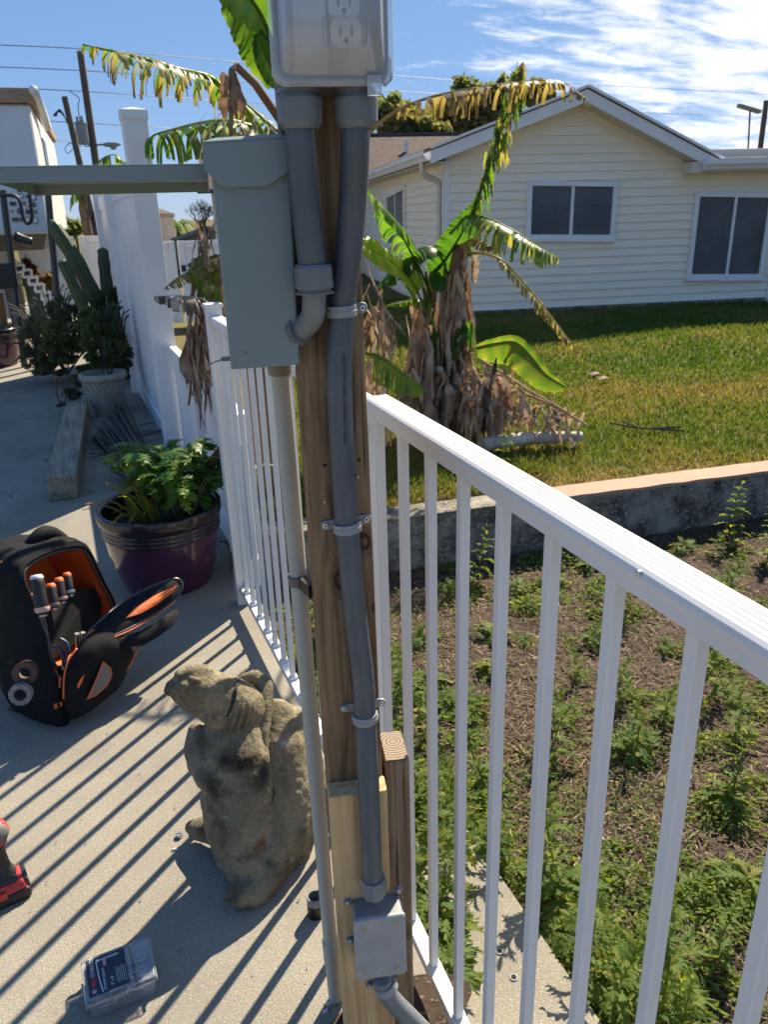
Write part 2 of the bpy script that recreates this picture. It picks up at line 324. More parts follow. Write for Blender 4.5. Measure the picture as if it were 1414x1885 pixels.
# ------------------------------------------------------------------ shared materials
M = {}
def concrete_mat(name, a, b_, dark):
    """weathered broom-finished concrete: grain, blotches and stains"""
    m = bpy.data.materials.new(name); m.use_nodes = True; nt = m.node_tree; b = nt.nodes['Principled BSDF']; N = nt.nodes.new; L = nt.links.new
    tc = N('ShaderNodeTexCoord')
    def ns(scale, detail, lo, hi, rough=0.6):
        n = N('ShaderNodeTexNoise'); n.inputs['Scale'].default_value = scale; n.inputs['Detail'].default_value = detail; n.inputs['Roughness'].default_value = rough; L(tc.outputs['Object'], n.inputs[0])
        r = N('ShaderNodeMapRange'); r.inputs[1].default_value = lo; r.inputs[2].default_value = hi; L(n.outputs['Fac'], r.inputs[0]); return r.outputs[0], n
    def mix(f, x, y, mode='MIX'):
        q = N('ShaderNodeMix'); q.data_type = 'RGBA'; q.blend_type = mode
        if isinstance(f, float): q.inputs['Factor'].default_value = f
        else: L(f, q.inputs['Factor'])
        for k, v in (('A', x), ('B', y)):
            if isinstance(v, tuple): q.inputs[k].default_value = (*v, 1)
            else: L(v, q.inputs[k])
        return q.outputs['Result']
    c = mix(ns(1.6, 12, 0.38, 0.64, 0.7)[0], a, b_)
    st, _ = ns(0.8, 10, 0.55, 0.72, 0.7); c = mix(st, c, tuple(v * 0.62 for v in a))
    rs, _ = ns(2.7, 6, 0.70, 0.80); c = mix(rs, c, (0.25, 0.17, 0.09))
    f, n1 = ns(240, 2, 0.46, 0.66); c = mix(f, c, dark)
    f2, n2 = ns(260, 2, 0.58, 0.70); c = mix(f2, c, tuple(min(0.7, v * 1.5) for v in a))
    
    L(c, b.inputs['Base Color']); b.inputs['Roughness'].default_value = 0.93; b.inputs['Specular IOR Level'].default_value = 0.12
    bp = N('ShaderNodeBump'); bp.inputs['Strength'].default_value = 0.55; bp.inputs['Distance'].default_value = 0.003; L(n1.outputs['Fac'], bp.inputs['Height']); L(bp.outputs[0], b.inputs['Normal'])
    return m
M['concrete'] = concrete_mat('concrete', (0.295, 0.272, 0.226), (0.20, 0.187, 0.16), (0.185, 0.168, 0.138))
M['old_concrete'] = mat('old_concrete', (0.33, 0.30, 0.25), 0.95, col2=(0.055, 0.05, 0.043), scale=7, detail=14, bump=1.0, bscale=55, bdist=0.02, speck=(60, 0.57, (0.34, 0.31, 0.26)), spec=0.15)
M['pink_cap'] = mat('pink_cap', (0.42, 0.27, 0.2), 0.9, col2=(0.33, 0.26, 0.2), scale=5, bump=0.4, bscale=80, spec=0.2)
M['soil'] = mat('soil', (0.075, 0.054, 0.040), 0.98, col2=(0.035, 0.026, 0.02), scale=7, bump=0.9, bscale=40, speck=(70, 0.6, (0.2, 0.14, 0.095)), spec=0.1)
M['turf'] = mat('turf', (0.085, 0.088, 0.026), 0.95, col2=(0.14, 0.105, 0.05), scale=0.8, contrast=(0.42, 0.6), bump=0.6, bscale=30, spec=0.1)
M['white_alu'] = mat('white_alu', (0.69, 0.695, 0.70), 0.6, col2=(0.61, 0.615, 0.61), scale=4, stretch=(1, 1, 0.35), speck=(70, 0.80, (0.55, 0.52, 0.47)))
M['vinyl'] = mat('vinyl', (0.76, 0.76, 0.77), 0.42, col2=(0.68, 0.69, 0.70), scale=2.5)
M['siding'] = mat('siding', (0.80, 0.72, 0.585), 0.55, col2=(0.745, 0.67, 0.54), scale=2, stretch=(1, 1, 6), bump=0.08, bscale=50)
M['trim'] = mat('trim', (0.70, 0.70, 0.70), 0.5, col2=(0.64, 0.64, 0.65), scale=2)
M['soffit'] = mat('soffit', (0.6, 0.56, 0.47), 0.6)
M['shingle'] = mat('shingle', (0.135, 0.105, 0.09), 0.95, col2=(0.07, 0.055, 0.05), scale=14, bump=0.5, bscale=60, spec=0.1)
M['glass'] = mat('glass', (0.062, 0.072, 0.09), 0.2, col2=(0.10, 0.11, 0.13), scale=2, spec=0.2)
M['screen'] = mat('screen', (0.05, 0.055, 0.062), 0.5, col2=(0.06, 0.065, 0.07), scale=3)
M['room'] = mat('room', (0.09, 0.055, 0.045), 0.9)
M['post_wood'] = wood('post_wood', (0.235, 0.150, 0.078), (0.130, 0.078, 0.040), (0.022, 0.014, 0.009), crack=0.63, knots=[((0.028, 0.0, 0.935), 0.016), ((-0.006, -0.05, 0.862), 0.016), ((-0.012, -0.05, 1.09), 0.013), ((0.035, -0.05, 1.02), 0.008)])
M['new_wood'] = wood('new_wood', (0.60, 0.43, 0.23), (0.42, 0.265, 0.12), (0.22, 0.12, 0.05), ring=24, dist=1.6, crack=0.72)
M['grey_wood'] = wood('grey_wood', (0.265, 0.205, 0.15), (0.165, 0.12, 0.082), (0.028, 0.02, 0.014), crack=0.60, knots=[((0.0, -0.05, 0.28), 0.014), ((0.01, -0.05, 0.06), 0.012)])
M['end_grain'] = wood('end_grain', (0.30, 0.23, 0.16), (0.10, 0.07, 0.045), (0.03, 0.02, 0.014), along=1, ring=55, dist=5)
M['steel_grey'] = mat('steel_grey', (0.175, 0.228, 0.232), 0.45, col2=(0.158, 0.208, 0.212), scale=5, bump=0.05, bscale=260, bdist=0.002, speck=(26, 0.77, (0.12, 0.155, 0.16)))
M['pvc_light'] = mat('pvc_light', (0.40, 0.415, 0.375), 0.5, col2=(0.35, 0.365, 0.33), scale=7)
M['pvc_tan'] = mat('pvc_tan', (0.22, 0.20, 0.155), 0.6, scale=7)
M['pvc_grey'] = mat('pvc_grey', (0.165, 0.183, 0.20), 0.42, col2=(0.14, 0.156, 0.17), scale=9, speck=(60, 0.71, (0.15, 0.16, 0.16)))
M['fitting'] = mat('fitting', (0.135, 0.155, 0.17), 0.45, col2=(0.11, 0.128, 0.14), scale=10)
M['conduit'] = mat('conduit', (0.078, 0.097, 0.118), 0.42, col2=(0.058, 0.074, 0.092), scale=14, bump=0.25, bscale=260)
M['strap'] = mat('strap', (0.26, 0.285, 0.30), 0.45)
M['zinc'] = mat('zinc', (0.55, 0.55, 0.55), 0.35, metal=1.0)
M['brass_screw'] = mat('brass_screw', (0.5, 0.4, 0.2), 0.4, metal=1.0)
M['black'] = mat('black', (0.012, 0.012, 0.014), 0.5)
M['dark_hole'] = mat('dark_hole', (0.008, 0.006, 0.005), 0.9)
M['black_metal'] = mat('black_metal', (0.018, 0.02, 0.025), 0.35, spec=0.6)

# ------------------------------------------------------------------ the ground
def sheet(name, poly, z, m, kind='structure', thick=0.0):
    b = MB()
    if thick: b.prism([(x, y, z - thick) for x, y in poly], (0, 0, thick))
    else: b.add([(x, y, z) for x, y in poly], [tuple(range(len(poly)))])
    return tag(b.build(name, m), kind=kind)
sheet('ground', [(-900, -900), (900, -900), (900, 1500), (-900, 1500)], -0.36, M['turf'])
# slab edges run along the railing; the far patio is one joint further
sheet('patio', [(-14, -6), (0.47, -6), (0.505, 1.7), (0.545, 2.9), (0.60, 5.2), (0.60, 6.86), (-14, 6.86)], 0, M['concrete'], thick=0.34)
sheet('far_patio', [(-14, 6.875), (0.60, 6.875), (0.9, 18), (-14, 18)], 0.0, M['concrete'], thick=0.34)
sheet('garden_bed', [(0.46, -4), (9, -4), (9, 3.0), (3.2, 3.24), (0.52, 3.58)], -0.30, M['soil'])
sheet('footing', [(0.515, -3.0), (0.86, -3.0), (0.885, 1.62), (0.57, 1.66)], -0.245, M['concrete'], thick=0.10)
# lawn: a gently uneven sheet behind the low wall
def lawn_z(x, y): return 0.0 + 0.03 * mnoise.noise(Vector((x * 0.5, y * 0.5, 3.0))) + 0.05 * max(0, min(1, (y - 6) / 4))
W0 = onz(1414, 868); W1 = onz(1010, 920); WD = (W1 - W0).normalized(); WN = Vector((-WD.y, WD.x, 0))
if WN.y < 0: WN = -WN
WA = W0 - WD * 6.0; WB = W0 + WD * 3.35   # right and left ends of the retaining wall's front
b = MB(); nx, ny = 60, 60; g = []
A0, B0 = WA + WN * 0.17, WB + WN * 0.17
for j in range(ny + 1):
    for i in range(nx + 1):
        p = B0.lerp(A0, i / nx) + WN * (j / ny) ** 1.6 * 26 + Vector((0.0, 0, 0))
        g.append((p.x, p.y, lawn_z(p.x, p.y) * min(1, j / 6) - 0.012))
b.add(g, [(j * (nx + 1) + i, j * (nx + 1) + i + 1, (j + 1) * (nx + 1) + i + 1, (j + 1) * (nx + 1) + i) for j in range(ny) for i in range(nx)])
tag(b.build('lawn', M['turf'], smooth=True), kind='structure')
b = MB(); q = [(0.64, 3.75), (0.64, 30), (4.0, 30), (2.4, 3.75)]
b.add([(x, y, -0.03) for x, y in q], [(0, 1, 2, 3)]); tag(b.build('lawn_side', M['turf']), kind='structure')

# low retaining wall: a rough block face and a pinkish cap slab
rw = empty('retaining_wall', (WB.x, WB.y, -0.3), 'low rough concrete retaining wall with pinkish cap between lawn and garden bed', 'wall')
b = MB(); n = 220; fr = []
for i in range(n + 1):
    p = WA.lerp(WB, i / n)
    for k in range(7):
        z = -0.34 + 0.325 * k / 6; o = 0.02 * mnoise.noise(Vector((p.x * 6, p.y * 6, z * 9))) + 0.012 * mnoise.noise(Vector((p.x * 19, p.y * 19, z * 23))) + (0.012 if k in (2, 3) else 0)
        q = p - WN * (0.0 if k == 6 else o); fr.append((q.x, q.y, z))
b.add(fr, [(i * 7 + k, (i + 1) * 7 + k, (i + 1) * 7 + k + 1, i * 7 + k + 1) for i in range(n) for k in range(6)])
b.build('block_face', M['old_concrete'], rw, smooth=True)
b = MB(); top = []
for i in range(n + 1):
    p = WA.lerp(WB, i / n); j = 0.006 * mnoise.noise(Vector((p.x * 9, p.y * 9, 1)))
    for q in (p - WN * j, p + WN * 0.17): top.append((q.x, q.y, -0.015 + (0.0)))
    for q in (p - WN * (j + 0.004), p + WN * 0.168): top.append((q.x, q.y, 0.006 + 0.004 * mnoise.noise(Vector((p.x * 7, p.y * 7, 5)))))
b.add(top, [f for i in range(n) for f in ((i * 4, (i + 1) * 4, (i + 1) * 4 + 2, i * 4 + 2), (i * 4 + 2, (i + 1) * 4 + 2, (i + 1) * 4 + 3, i * 4 + 3), (i * 4 + 3, (i + 1) * 4 + 3, (i + 1) * 4 + 1, i * 4 + 1))] + [(n * 4, n * 4 + 1, n * 4 + 3, n * 4 + 2)])
cp_ = b.build('cap', [M['pink_cap'], M['old_concrete']], rw)
ucut = (WB - onz(985, 922)).length
for pl_ in cp_.data.polygons: pl_.material_index = 1 if (pl_.center + cp_.location + rw.location - WB).length < ucut else 0
b = MB(); e = WB; b.hexa([e + WN * 0.001 + Vector((0, 0, -0.34)) , e + WD * -0.05 + Vector((0, 0, -0.34)), e - WD * 0.05 + WN * 0.16 + Vector((0, 0, -0.34)), e + WN * 0.16 + Vector((0, 0, -0.34)), e + Vector((0, 0, -0.02)), e - WD * 0.05 + Vector((0, 0, -0.02)), e - WD * 0.05 + WN * 0.16 + Vector((0, 0, -0.02)), e + WN * 0.16 + Vector((0, 0, -0.02))])
b.build('end_face', M['old_concrete'], rw)

# ------------------------------------------------------------------ the cream house
HE = Vector((0.9734, -0.2298, 0)); HN = Vector((-0.2298, -0.9734, 0)); HP = Vector((5.663, 10.499, 0)); HB = -HN
def hf(px, py, off=0.0): return onp(px, py, HP + HN * off, HN)      # point on the front wall (or off metres before it)
corner = hf(819, 500); corner.z = 0
def hs(px, py, off=0.0): return onp(px, py, corner - HE * off, HE)   # point on the left side wall
house = empty('house', corner, 'cream horizontal-sided bungalow with white-trimmed gable beyond the lawn', 'house')
def hu(p): return (p - corner).dot(HE)
peak = hf(1075, 186); eaveL = hf(828, 283); eaveR = hf(1290, 292)
uL, uP, uR = 0.0, hu(peak), hu(eaveR); zP, zL, zR = peak.z, eaveL.z, eaveR.z
def roof_z(u):
    if u < uP: return zL + (zP - zL) * (u - hu(eaveL)) / (uP - hu(eaveL))
    return max(zR, zP + (zR - zP) * (u - uP) / (uR - uP))
fw_ = MB(); uEnd = 9.0
core = [(0, -0.3), (uEnd, -0.3), (uEnd, zR), (uR, zR), (uP, zP), (0, roof_z(0))]
fw_.prism([corner + HE * u + UPZ * z - HN * 0.0 + HB * 0.02 for u, z in core], HB * 0.15)
wallF = fw_.build('wall', M['siding'], house)
fs_ = MB(); fs_.hexa([corner + HE * 0.02 + HB * 0.2 + UPZ * -0.3, corner + HE * 0.15 + HB * 0.2 + UPZ * -0.3, corner + HE * 0.15 + HB * 9 + UPZ * -0.3, corner + HE * 0.02 + HB * 9 + UPZ * -0.3,
          corner + HE * 0.02 + HB * 0.2 + UPZ * zL, corner + HE * 0.15 + HB * 0.2 + UPZ * zL, corner + HE * 0.15 + HB * 9 + UPZ * zL, corner + HE * 0.02 + HB * 9 + UPZ * zL])
wallS = fs_.build('wall', M['siding'], house)
EXP = 0.118
def lap(parent, a, d, length, z, n):   # one lapped siding board
    m = MB(); p = a + d * 0; q = a + d * length
    m.add([p + n * 0.001 + UPZ * (z + EXP + 0.012), q + n * 0.001 + UPZ * (z + EXP + 0.012), q + n * 0.026 + UPZ * z, p + n * 0.026 + UPZ * z, p + n * 0.003 + UPZ * (z - 0.001), q + n * 0.003 + UPZ * (z - 0.001)],
          [(0, 3, 2, 1), (3, 4, 5, 2)])
    return m.build('board', M['siding'], parent)
z = 0.10
while z < zP - 0.06:
    lo, hi = 0.0, uEnd
    if z > zR: hi = uP + (zP - z - 0.03) / (zP - zR) * (uR - uP)
    if z > roof_z(0): lo = uP - (zP - z - 0.03) / (zP - roof_z(0)) * uP
    if hi - lo > 0.1: lap(wallF, corner + HE * lo, HE, hi - lo, z, HN)
    if z < zL - 0.05: lap(wallS, corner + HB * 0.0, HB, 9.0, z, -HE)
    z += EXP
m = MB(); m.box(corner + HE * 0.03 + HN * 0.012 + UPZ * (zL / 2 - 0.05), (0.07, 0.03, zL + 0.2), HE); m.box(corner - HE * 0.012 + HB * 0.04 + UPZ * (zL / 2 - 0.05), (0.03, 0.07, zL + 0.2), HE)
m.build('corner_trim', M['trim'], house)
m = MB(); m.box(corner + HE * (uEnd / 2) + HN * 0.004 + UPZ * 0.03, (uEnd, 0.03, 0.2), HE); m.build('foundation', M['old_concrete'], house)
# gable roof, 35 cm overhang in front
OV = 0.34
def rk(px, py): return onp(px, py, HP + HN * OV, HN)
fu = lambda p: (p - corner).dot(HE)
TL, TP, TR = rk(793, 270), rk(1083, 156), rk(1332, 290)
TH = 0.155
def rpt(u, z, off): return corner + HE * u + UPZ * z + HN * off
rf = MB()
pr = [(fu(TL), TL.z), (fu(TP), TP.z), (fu(TR), TR.z)]
for (u0, z0), (u1, z1) in ((pr[0], pr[1]), (pr[1], pr[2])):
    rf.hexa([rpt(u0, z0 - 0.05, OV), rpt(u1, z1 - 0.05, OV), rpt(u1, z1 - 0.05, -9), rpt(u0, z0 - 0.05, -9), rpt(u0, z0, OV + 0.03), rpt(u1, z1, OV + 0.03), rpt(u1, z1, -9), rpt(u0, z0, -9)])
roof = rf.build('roof', M['shingle'], house)
for (u0, z0), (u1, z1) in ((pr[0], pr[1]), (pr[1], pr[2])):
    m = MB(); m.hexa([rpt(u0, z0 - TH - 0.052, OV), rpt(u1, z1 - TH - 0.052, OV), rpt(u1, z1 - TH - 0.052, OV - 0.025), rpt(u0, z0 - TH - 0.052, OV - 0.025), rpt(u0, z0 - 0.052, OV), rpt(u1, z1 - 0.052, OV), rpt(u1, z1 - 0.052, OV - 0.025), rpt(u0, z0 - 0.052, OV - 0.025)])
    m.build('rake_board', M['trim'], roof)
    m = MB(); m.hexa([rpt(u0, z0 - 0.03, OV + 0.002), rpt(u1, z1 - 0.03, OV + 0.002), rpt(u1, z1 - 0.03, OV + 0.034), rpt(u0, z0 - 0.03, OV + 0.034), rpt(u0, z0 + 0.006, OV + 0.002), rpt(u1, z1 + 0.006, OV + 0.002), rpt(u1, z1 + 0.006, OV + 0.034), rpt(u0, z0 + 0.006, OV + 0.034)])
    m.build('drip_edge', M['trim'], roof)
    m = MB(); m.hexa([rpt(u0, z0 - TH - 0.045, OV - 0.026), rpt(u1, z1 - TH - 0.045, OV - 0.026), rpt(u1, z1 - TH - 0.045, -0.05), rpt(u0, z0 - TH - 0.045, -0.05), rpt(u0, z0 - TH - 0.03, OV - 0.026), rpt(u1, z1 - TH - 0.03, OV - 0.026), rpt(u1, z1 - TH - 0.03, -0.05), rpt(u0, z0 - TH - 0.03, -0.05)])
    m.build('soffit', M['soffit'], roof)
# left eave: soffit, gutter, downspout
g0 = rpt(fu(TL) - 0.06, TL.z - 0.13, OV - 0.02)
m = MB()
prof = [(0, 0.13), (0, 0.0), (-0.07, 0.0), (-0.095, 0.05), (-0.12, 0.075), (-0.12, 0.13), (-0.112, 0.13), (-0.112, 0.08), (-0.06, 0.01), (-0.01, 0.01), (-0.01, 0.13)]
gu = fu(TL) + 0.02
m.prism([rpt(gu + a, TL.z - 0.17 + h, OV - 0.03) for a, h in prof], HB * 9.2)
m.build('gutter', M['trim'], roof)
m = MB(); m.hexa([rpt(fu(TL), TL.z - 0.20, OV - 0.05), rpt(0.01, TL.z - 0.20, OV - 0.05), rpt(0.01, TL.z - 0.20, -9), rpt(fu(TL), TL.z - 0.20, -9), rpt(fu(TL), TL.z - 0.185, OV - 0.05), rpt(0.01, TL.z - 0.185, OV - 0.05), rpt(0.01, TL.z - 0.185, -9), rpt(fu(TL), TL.z - 0.185, -9)])
m.build('soffit', M['soffit'], roof)
m = MB(); ds = [rpt(gu - 0.06, TL.z - 0.17, -0.05), rpt(gu - 0.06, TL.z - 0.26, -0.06), rpt(gu + 0.0, TL.z - 0.34, -0.10), rpt(-0.07, TL.z - 0.42, -0.14), rpt(-0.055, TL.z - 0.55, -0.16), rpt(-0.055, 0.0, -0.16)]
m.tube(curve(ds[:5], 14) + [ds[5]], 0.042, 8); m.build('downspout', M['soffit'], house, smooth=True, auto=50)
# right eave facing the camera, with its own roof plane behind
z1 = hf(1293, 293, OV).z; z0 = hf(1293, 317, OV).z
RU = fu(rk(1294, 300))
m = MB(); m.hexa([rpt(RU, z0, OV), rpt(uEnd, z0, OV), rpt(uEnd, z0, -0.05), rpt(RU, z0, -0.05), rpt(RU, z0 + 0.02, OV), rpt(uEnd, z0 + 0.02, OV), rpt(uEnd, z0 + 0.02, -0.05), rpt(RU, z0 + 0.02, -0.05)])
m.build('soffit', M['soffit'], roof)
m = MB(); m.hexa([rpt(RU - 0.13, z0 - 0.012, OV - 0.03), rpt(RU, z0 - 0.012, OV - 0.01), rpt(RU, z0 - 0.012, 0.0), rpt(RU - 0.13, z0 - 0.012, 0.0), rpt(RU - 0.13, z1 - 0.03, OV - 0.03), rpt(RU, z1 - 0.03, OV - 0.01), rpt(RU, z1 - 0.03, 0.0), rpt(RU - 0.13, z1 - 0.03, 0.0)])
m.build('eave_return', M['soffit'], roof)
m = MB()
prof = [(0, z1), (0, z0 + 0.005), (0.06, z0 + 0.03), (0.085, z0 + 0.075), (0.11, z0 + 0.10), (0.11, z1), (0.1, z1), (0.1, z0 + 0.11), (0.02, z0 + 0.05), (0.012, z1)]
m.prism([rpt(RU, h, OV + a) for a, h in prof], HE * (uEnd - RU)); m.build('gutter', M['trim'], roof)
rt_ = hf(1340, 274, -2.2).z
m = MB(); m.hexa([rpt(RU + 0.0, z1 - 0.04, OV), rpt(uEnd, z1 - 0.04, OV), rpt(uEnd, rt_ - 0.04, -2.2), rpt(RU, rt_ - 0.04, -2.2), rpt(RU, z1 + 0.01, OV), rpt(uEnd, z1 + 0.01, OV), rpt(uEnd, rt_, -2.2), rpt(RU, rt_, -2.2)])
m.build('porch_roof', M['shingle'], roof)
# the rear wing's roof: a slope facing the camera with a level ridge
bz = hf(760, 248, -13.0)
bu0, bu1 = -4.0, hu(hf(905, 248, -13.0))
m = MB(); m.hexa([rpt(bu0, TL.z - 0.25, -9.1), rpt(bu1, TL.z - 0.25, -9.1), rpt(bu1, bz.z - 0.1, -13), rpt(bu0, bz.z - 0.1, -13), rpt(bu0, TL.z - 0.15, -9.1), rpt(bu1, TL.z - 0.15, -9.1), rpt(bu1, bz.z, -13), rpt(bu0, bz.z, -13)])
m.build('wing_roof', M['shingle'], roof)
m = MB(); m.hexa([rpt(bu0 + 0.3, z_, d_) for z_ in (-0.3,) for d_ in ()] + [rpt(bu0 + 0.3, -0.3, -9.6), rpt(bu1, -0.3, -9.6), rpt(bu1, -0.3, -16), rpt(bu0 + 0.3, -0.3, -16), rpt(bu0 + 0.3, TL.z - 0.22, -9.6), rpt(bu1, TL.z - 0.22, -9.6), rpt(bu1, TL.z - 0.22, -16), rpt(bu0 + 0.3, TL.z - 0.22, -16)]); m.build('wall', M['siding'], house)
m = MB(); m.hexa([rpt(bu0, bz.z - 0.1, -13), rpt(bu1, bz.z - 0.1, -13), rpt(bu1, TL.z - 0.25, -16.6), rpt(bu0, TL.z - 0.25, -16.6), rpt(bu0, bz.z, -13), rpt(bu1, bz.z, -13), rpt(bu1, TL.z - 0.15, -16.6), rpt(bu0, TL.z - 0.15, -16.6)]); m.build('wing_roof', M['shingle'], roof)
m = MB(); m.prism([rpt(bu0 + 0.35, TL.z - 0.22, -9.7), rpt(bu0 + 0.35, bz.z - 0.12, -13), rpt(bu0 + 0.35, TL.z - 0.22, -15.9)], HE * 0.1); m.build('gable_wall', M['siding'], house)
m = MB(); m.box(rpt((bu0 + bu1) / 2, bz.z + 0.02, -13), (bu1 - bu0, 0.16, 0.07), HE); m.build('ridge_cap', M['shingle'], roof)
m = MB(); m.box(rpt(hu(hf(748, 272, -11.5)), hf(748, 272, -11.5).z, -11.5), (0.09, 0.09, 0.35), HE); m.build('vent_pipe', M['trim'], roof)

def window(pts, n, depth, meeting, m_glass, screen=False):   # 4 corners outer: tl tr br bl
    tl, tr, br, bl = pts; ex = ((tr - tl) + (br - bl)) / 2; wd = ex.length; ex.normalize(); ht = ((tl - bl).z + (tr - br).z) / 2
    c = (tl + tr + br + bl) / 4; fwid = 0.07; n = Vector(n)
    m = MB()
    for sgn in (-1, 1):
        m.box(c + ex * sgn * (wd / 2 - fwid / 2) + n * 0.025, (fwid, 0.05, ht), ex)
        m.box(c + UPZ * sgn * (ht / 2 - fwid / 2) + n * 0.0252, (wd - 2 * fwid, 0.05, fwid), ex)
    fr = m.build('window', M['trim'], house, bevel=0.006)
    m = MB(); m.box(c + ex * meeting * wd + n * 0.022, (0.045, 0.03, ht - 2 * fwid), ex); m.build('mullion', M['trim'], fr)
    for a, e in ((-wd / 2 + fwid, meeting * wd - 0.0225), (meeting * wd + 0.0225, wd / 2 - fwid)):
        m = MB(); m.box(c + ex * (a + e) / 2 + n * (0.018 if a < 0 else 0.014), (e - a, 0.006, ht - 2 * fwid), ex); m.build('pane', m_glass, fr)
    m = MB(); m.box(c - UPZ * (ht / 2 + 0.012) + n * 0.035, (wd + 0.05, 0.07, 0.03), ex); m.build('sill', M['trim'], fr)
    return fr, c, ex, wd, ht
fr, c, ex, wd, ht = window([hf(968, 332, 0.015), hf(1137, 335, 0.015), hf(1130, 441, 0.015), hf(970, 441, 0.015)], HN, 0.1, 0.0, M['glass'])
for k, hz in enumerate((0.10, -0.22)):   # blind rails seen in the dark panes
    m = MB(); m.box(c + UPZ * ht * hz + HN * 0.0225, (wd - 0.16, 0.004, 0.012), ex); m.build('blind_rail', M['screen'], fr)
window([hf(1280, 351, 0.015), hf(1424, 357, 0.015), hf(1402, 511, 0.015), hf(1263, 515, 0.015)], HN, 0.1, 0.02, M['glass'])
window([hs(747, 345, 0.015), hs(713, 356, 0.015), hs(716, 458, 0.015), hs(749, 446, 0.015)], -HE, 0.1, 0.0, M['glass'])
m = MB(); a = hf(1408, 560, 0.02); m.box(Vector((a.x, a.y, zR / 2)) + HE * 0.05, (0.09, 0.04, zR), HE); m.build('corner_trim', M['trim'], house)

# ------------------------------------------------------------------ railing on the slab edge
SB_H = R(2.1); DB = Vector((math.sin(SB_H), math.cos(SB_H), 0)); DA = Vector((0, 1, 0))
BJ = Vector((0.47, 1.262, 0)); AJ = Vector((0.488, 1.262, 0))
rail = empty('railing', (0.47, 1.26, 0), 'white powder-coated aluminium picket railing along the patio edge', 'railing')
def rail_run(j, d, l0, l1, ztop, zbot, spacing, first, feet):
    r = Vector((d.y, -d.x, 0)); mid = (l0 + l1) / 2; ln = l1 - l0
    m = MB(); W = 0.041; H = 0.031   # rounded cap with grooves
    prof = [(0.001, 0.0), (0.0, 0.015), (-0.001, 0.0165), (-0.0022, 0.019), (-0.0025, H - 0.008), (-0.0008, H - 0.003), (0.003, H)]
    for k in range(5):
        x = 0.006 + k * 0.008; prof += [(x, H), (x + 0.0012, H - 0.0011), (x + 0.0024, H - 0.0011), (x + 0.0036, H)]
    prof += [(W - 0.003, H), (W, H - 0.006), (W, 0.0)]
    m.prism([j + d * l0 + r * a + UPZ * (ztop - H + h) for a, h in prof], d * ln); m.build('top_rail', M['white_alu'], rail)
    m = MB(); m.box(j + d * mid + r * 0.018 + UPZ * (zbot + 0.0125), (0.03, ln, 0.025), r, d); m.build('bottom_rail', M['white_alu'], rail, bevel=0.002)
    y = first; first_o = None
    pw = 0.0153; hgt = ztop - 0.031 - zbot - 0.025
    while y < l1 - 0.01:
        p = j + d * y + r * 0.018 + UPZ * (zbot + 0.025)
        if first_o is None:
            m = MB(); m.box(p + UPZ * hgt / 2, (pw, pw, hgt), r, d); first_o = m.build('picket', M['white_alu'], rail, bevel=0.0012, seg=1, origin=p)
        else:
            o = first_o.copy(); COL.objects.link(o); o.location = p - rail.location
        if feet:
            m = MB(); m.box(p + UPZ * 0.006, (0.026, 0.024, 0.012), r, d); m.build('foot', M['white_alu'], rail)
        y += spacing
    return r
pkB = [float((onp(x, 1000, BJ, Vector((DB.y, -DB.x, 0))) - BJ).dot(DB)) for x in (705,)]
rail_run(BJ, DB, -2.6, -0.004, 1.199, 0.068, 0.1148, -0.026 - 0.1148 * 22, False)
rail_run(AJ, DA, 0.0, 1.60, 1.172, 0.062, 0.112, 0.075, True)
m = MB(); c = AJ + Vector((0.018, 1.63, 0.59)); m.box(c, (0.055, 0.055, 1.22)); m.box(c + UPZ * 0.617, (0.064, 0.064, 0.015)); m.build('end_post', M['white_alu'], rail, bevel=0.003)
m = MB(); s_ = BJ + DB * -0.53 - Vector((DB.y, -DB.x, 0)) * 0.004 + UPZ * 1.182; s_ = onp(1176, 1055, BJ - Vector((0.003, 0, 0)), Vector((DB.y, -DB.x, 0)))
m.lathe([(0.0006, 0.002), (0.0022, 0.0018), (0.0028, 0.0008), (0.0028, -0.004)], s_, axis=Vector((-1, 0, 0)), seg=12, close=True); m.build('screw', M['zinc'], rail, smooth=True)
# ------------------------------------------------------------------ the utility post and what is fixed to it
PH = R(13.5); PFW = Vector((math.sin(PH), math.cos(PH), 0)); PRT = Vector((math.cos(PH), -math.sin(PH), 0))
pl = at(571, 950, 1.0); PL = Vector((pl.x, pl.y, 0)); LEAN = Vector((-0.014, 0, 1)).normalized()
def pf(px, py, off=0.0): return onp(px, py, PL - PFW * off, PFW)     # point on the post's front face (off metres before it)
PW = 0.0885; PD = 0.092
pc = PL + PRT * PW / 2
kn = []
for x, y, r in ((671, 998, 0.014), (630, 1066, 0.018), (665, 700, 0.0001), (690, 1120, 0.006)):
    p = pf(x, y) - pc; kn.append(((p.x, p.y, p.z), r))
M['post_wood'] = wood('post_wood', (0.275, 0.180, 0.100), (0.135, 0.084, 0.046), (0.020, 0.013, 0.009), crack=0.635, knots=kn)
def lean(p): return p + (LEAN * ((p.z - 0.6)) - UPZ * (p.z - 0.6)) if False else p + Vector((-0.005 * (p.z - 0.6), 0, 0))
post = empty('wooden_post', (pc.x, pc.y, 0), 'tall weathered brown timber post carrying the outlet box and grey conduits', 'post')
m = MB(); c8 = [lean(PL + PRT * a * PW + PFW * d * PD + UPZ * z) for z in (-0.2, 1.655) for a, d in ((0, 0), (1, 0), (1, 1), (0, 1))]
m.hexa(c8); m.build('timber', M['post_wood'], post, bevel=0.003)
def rot_to(n): return Vector(n)
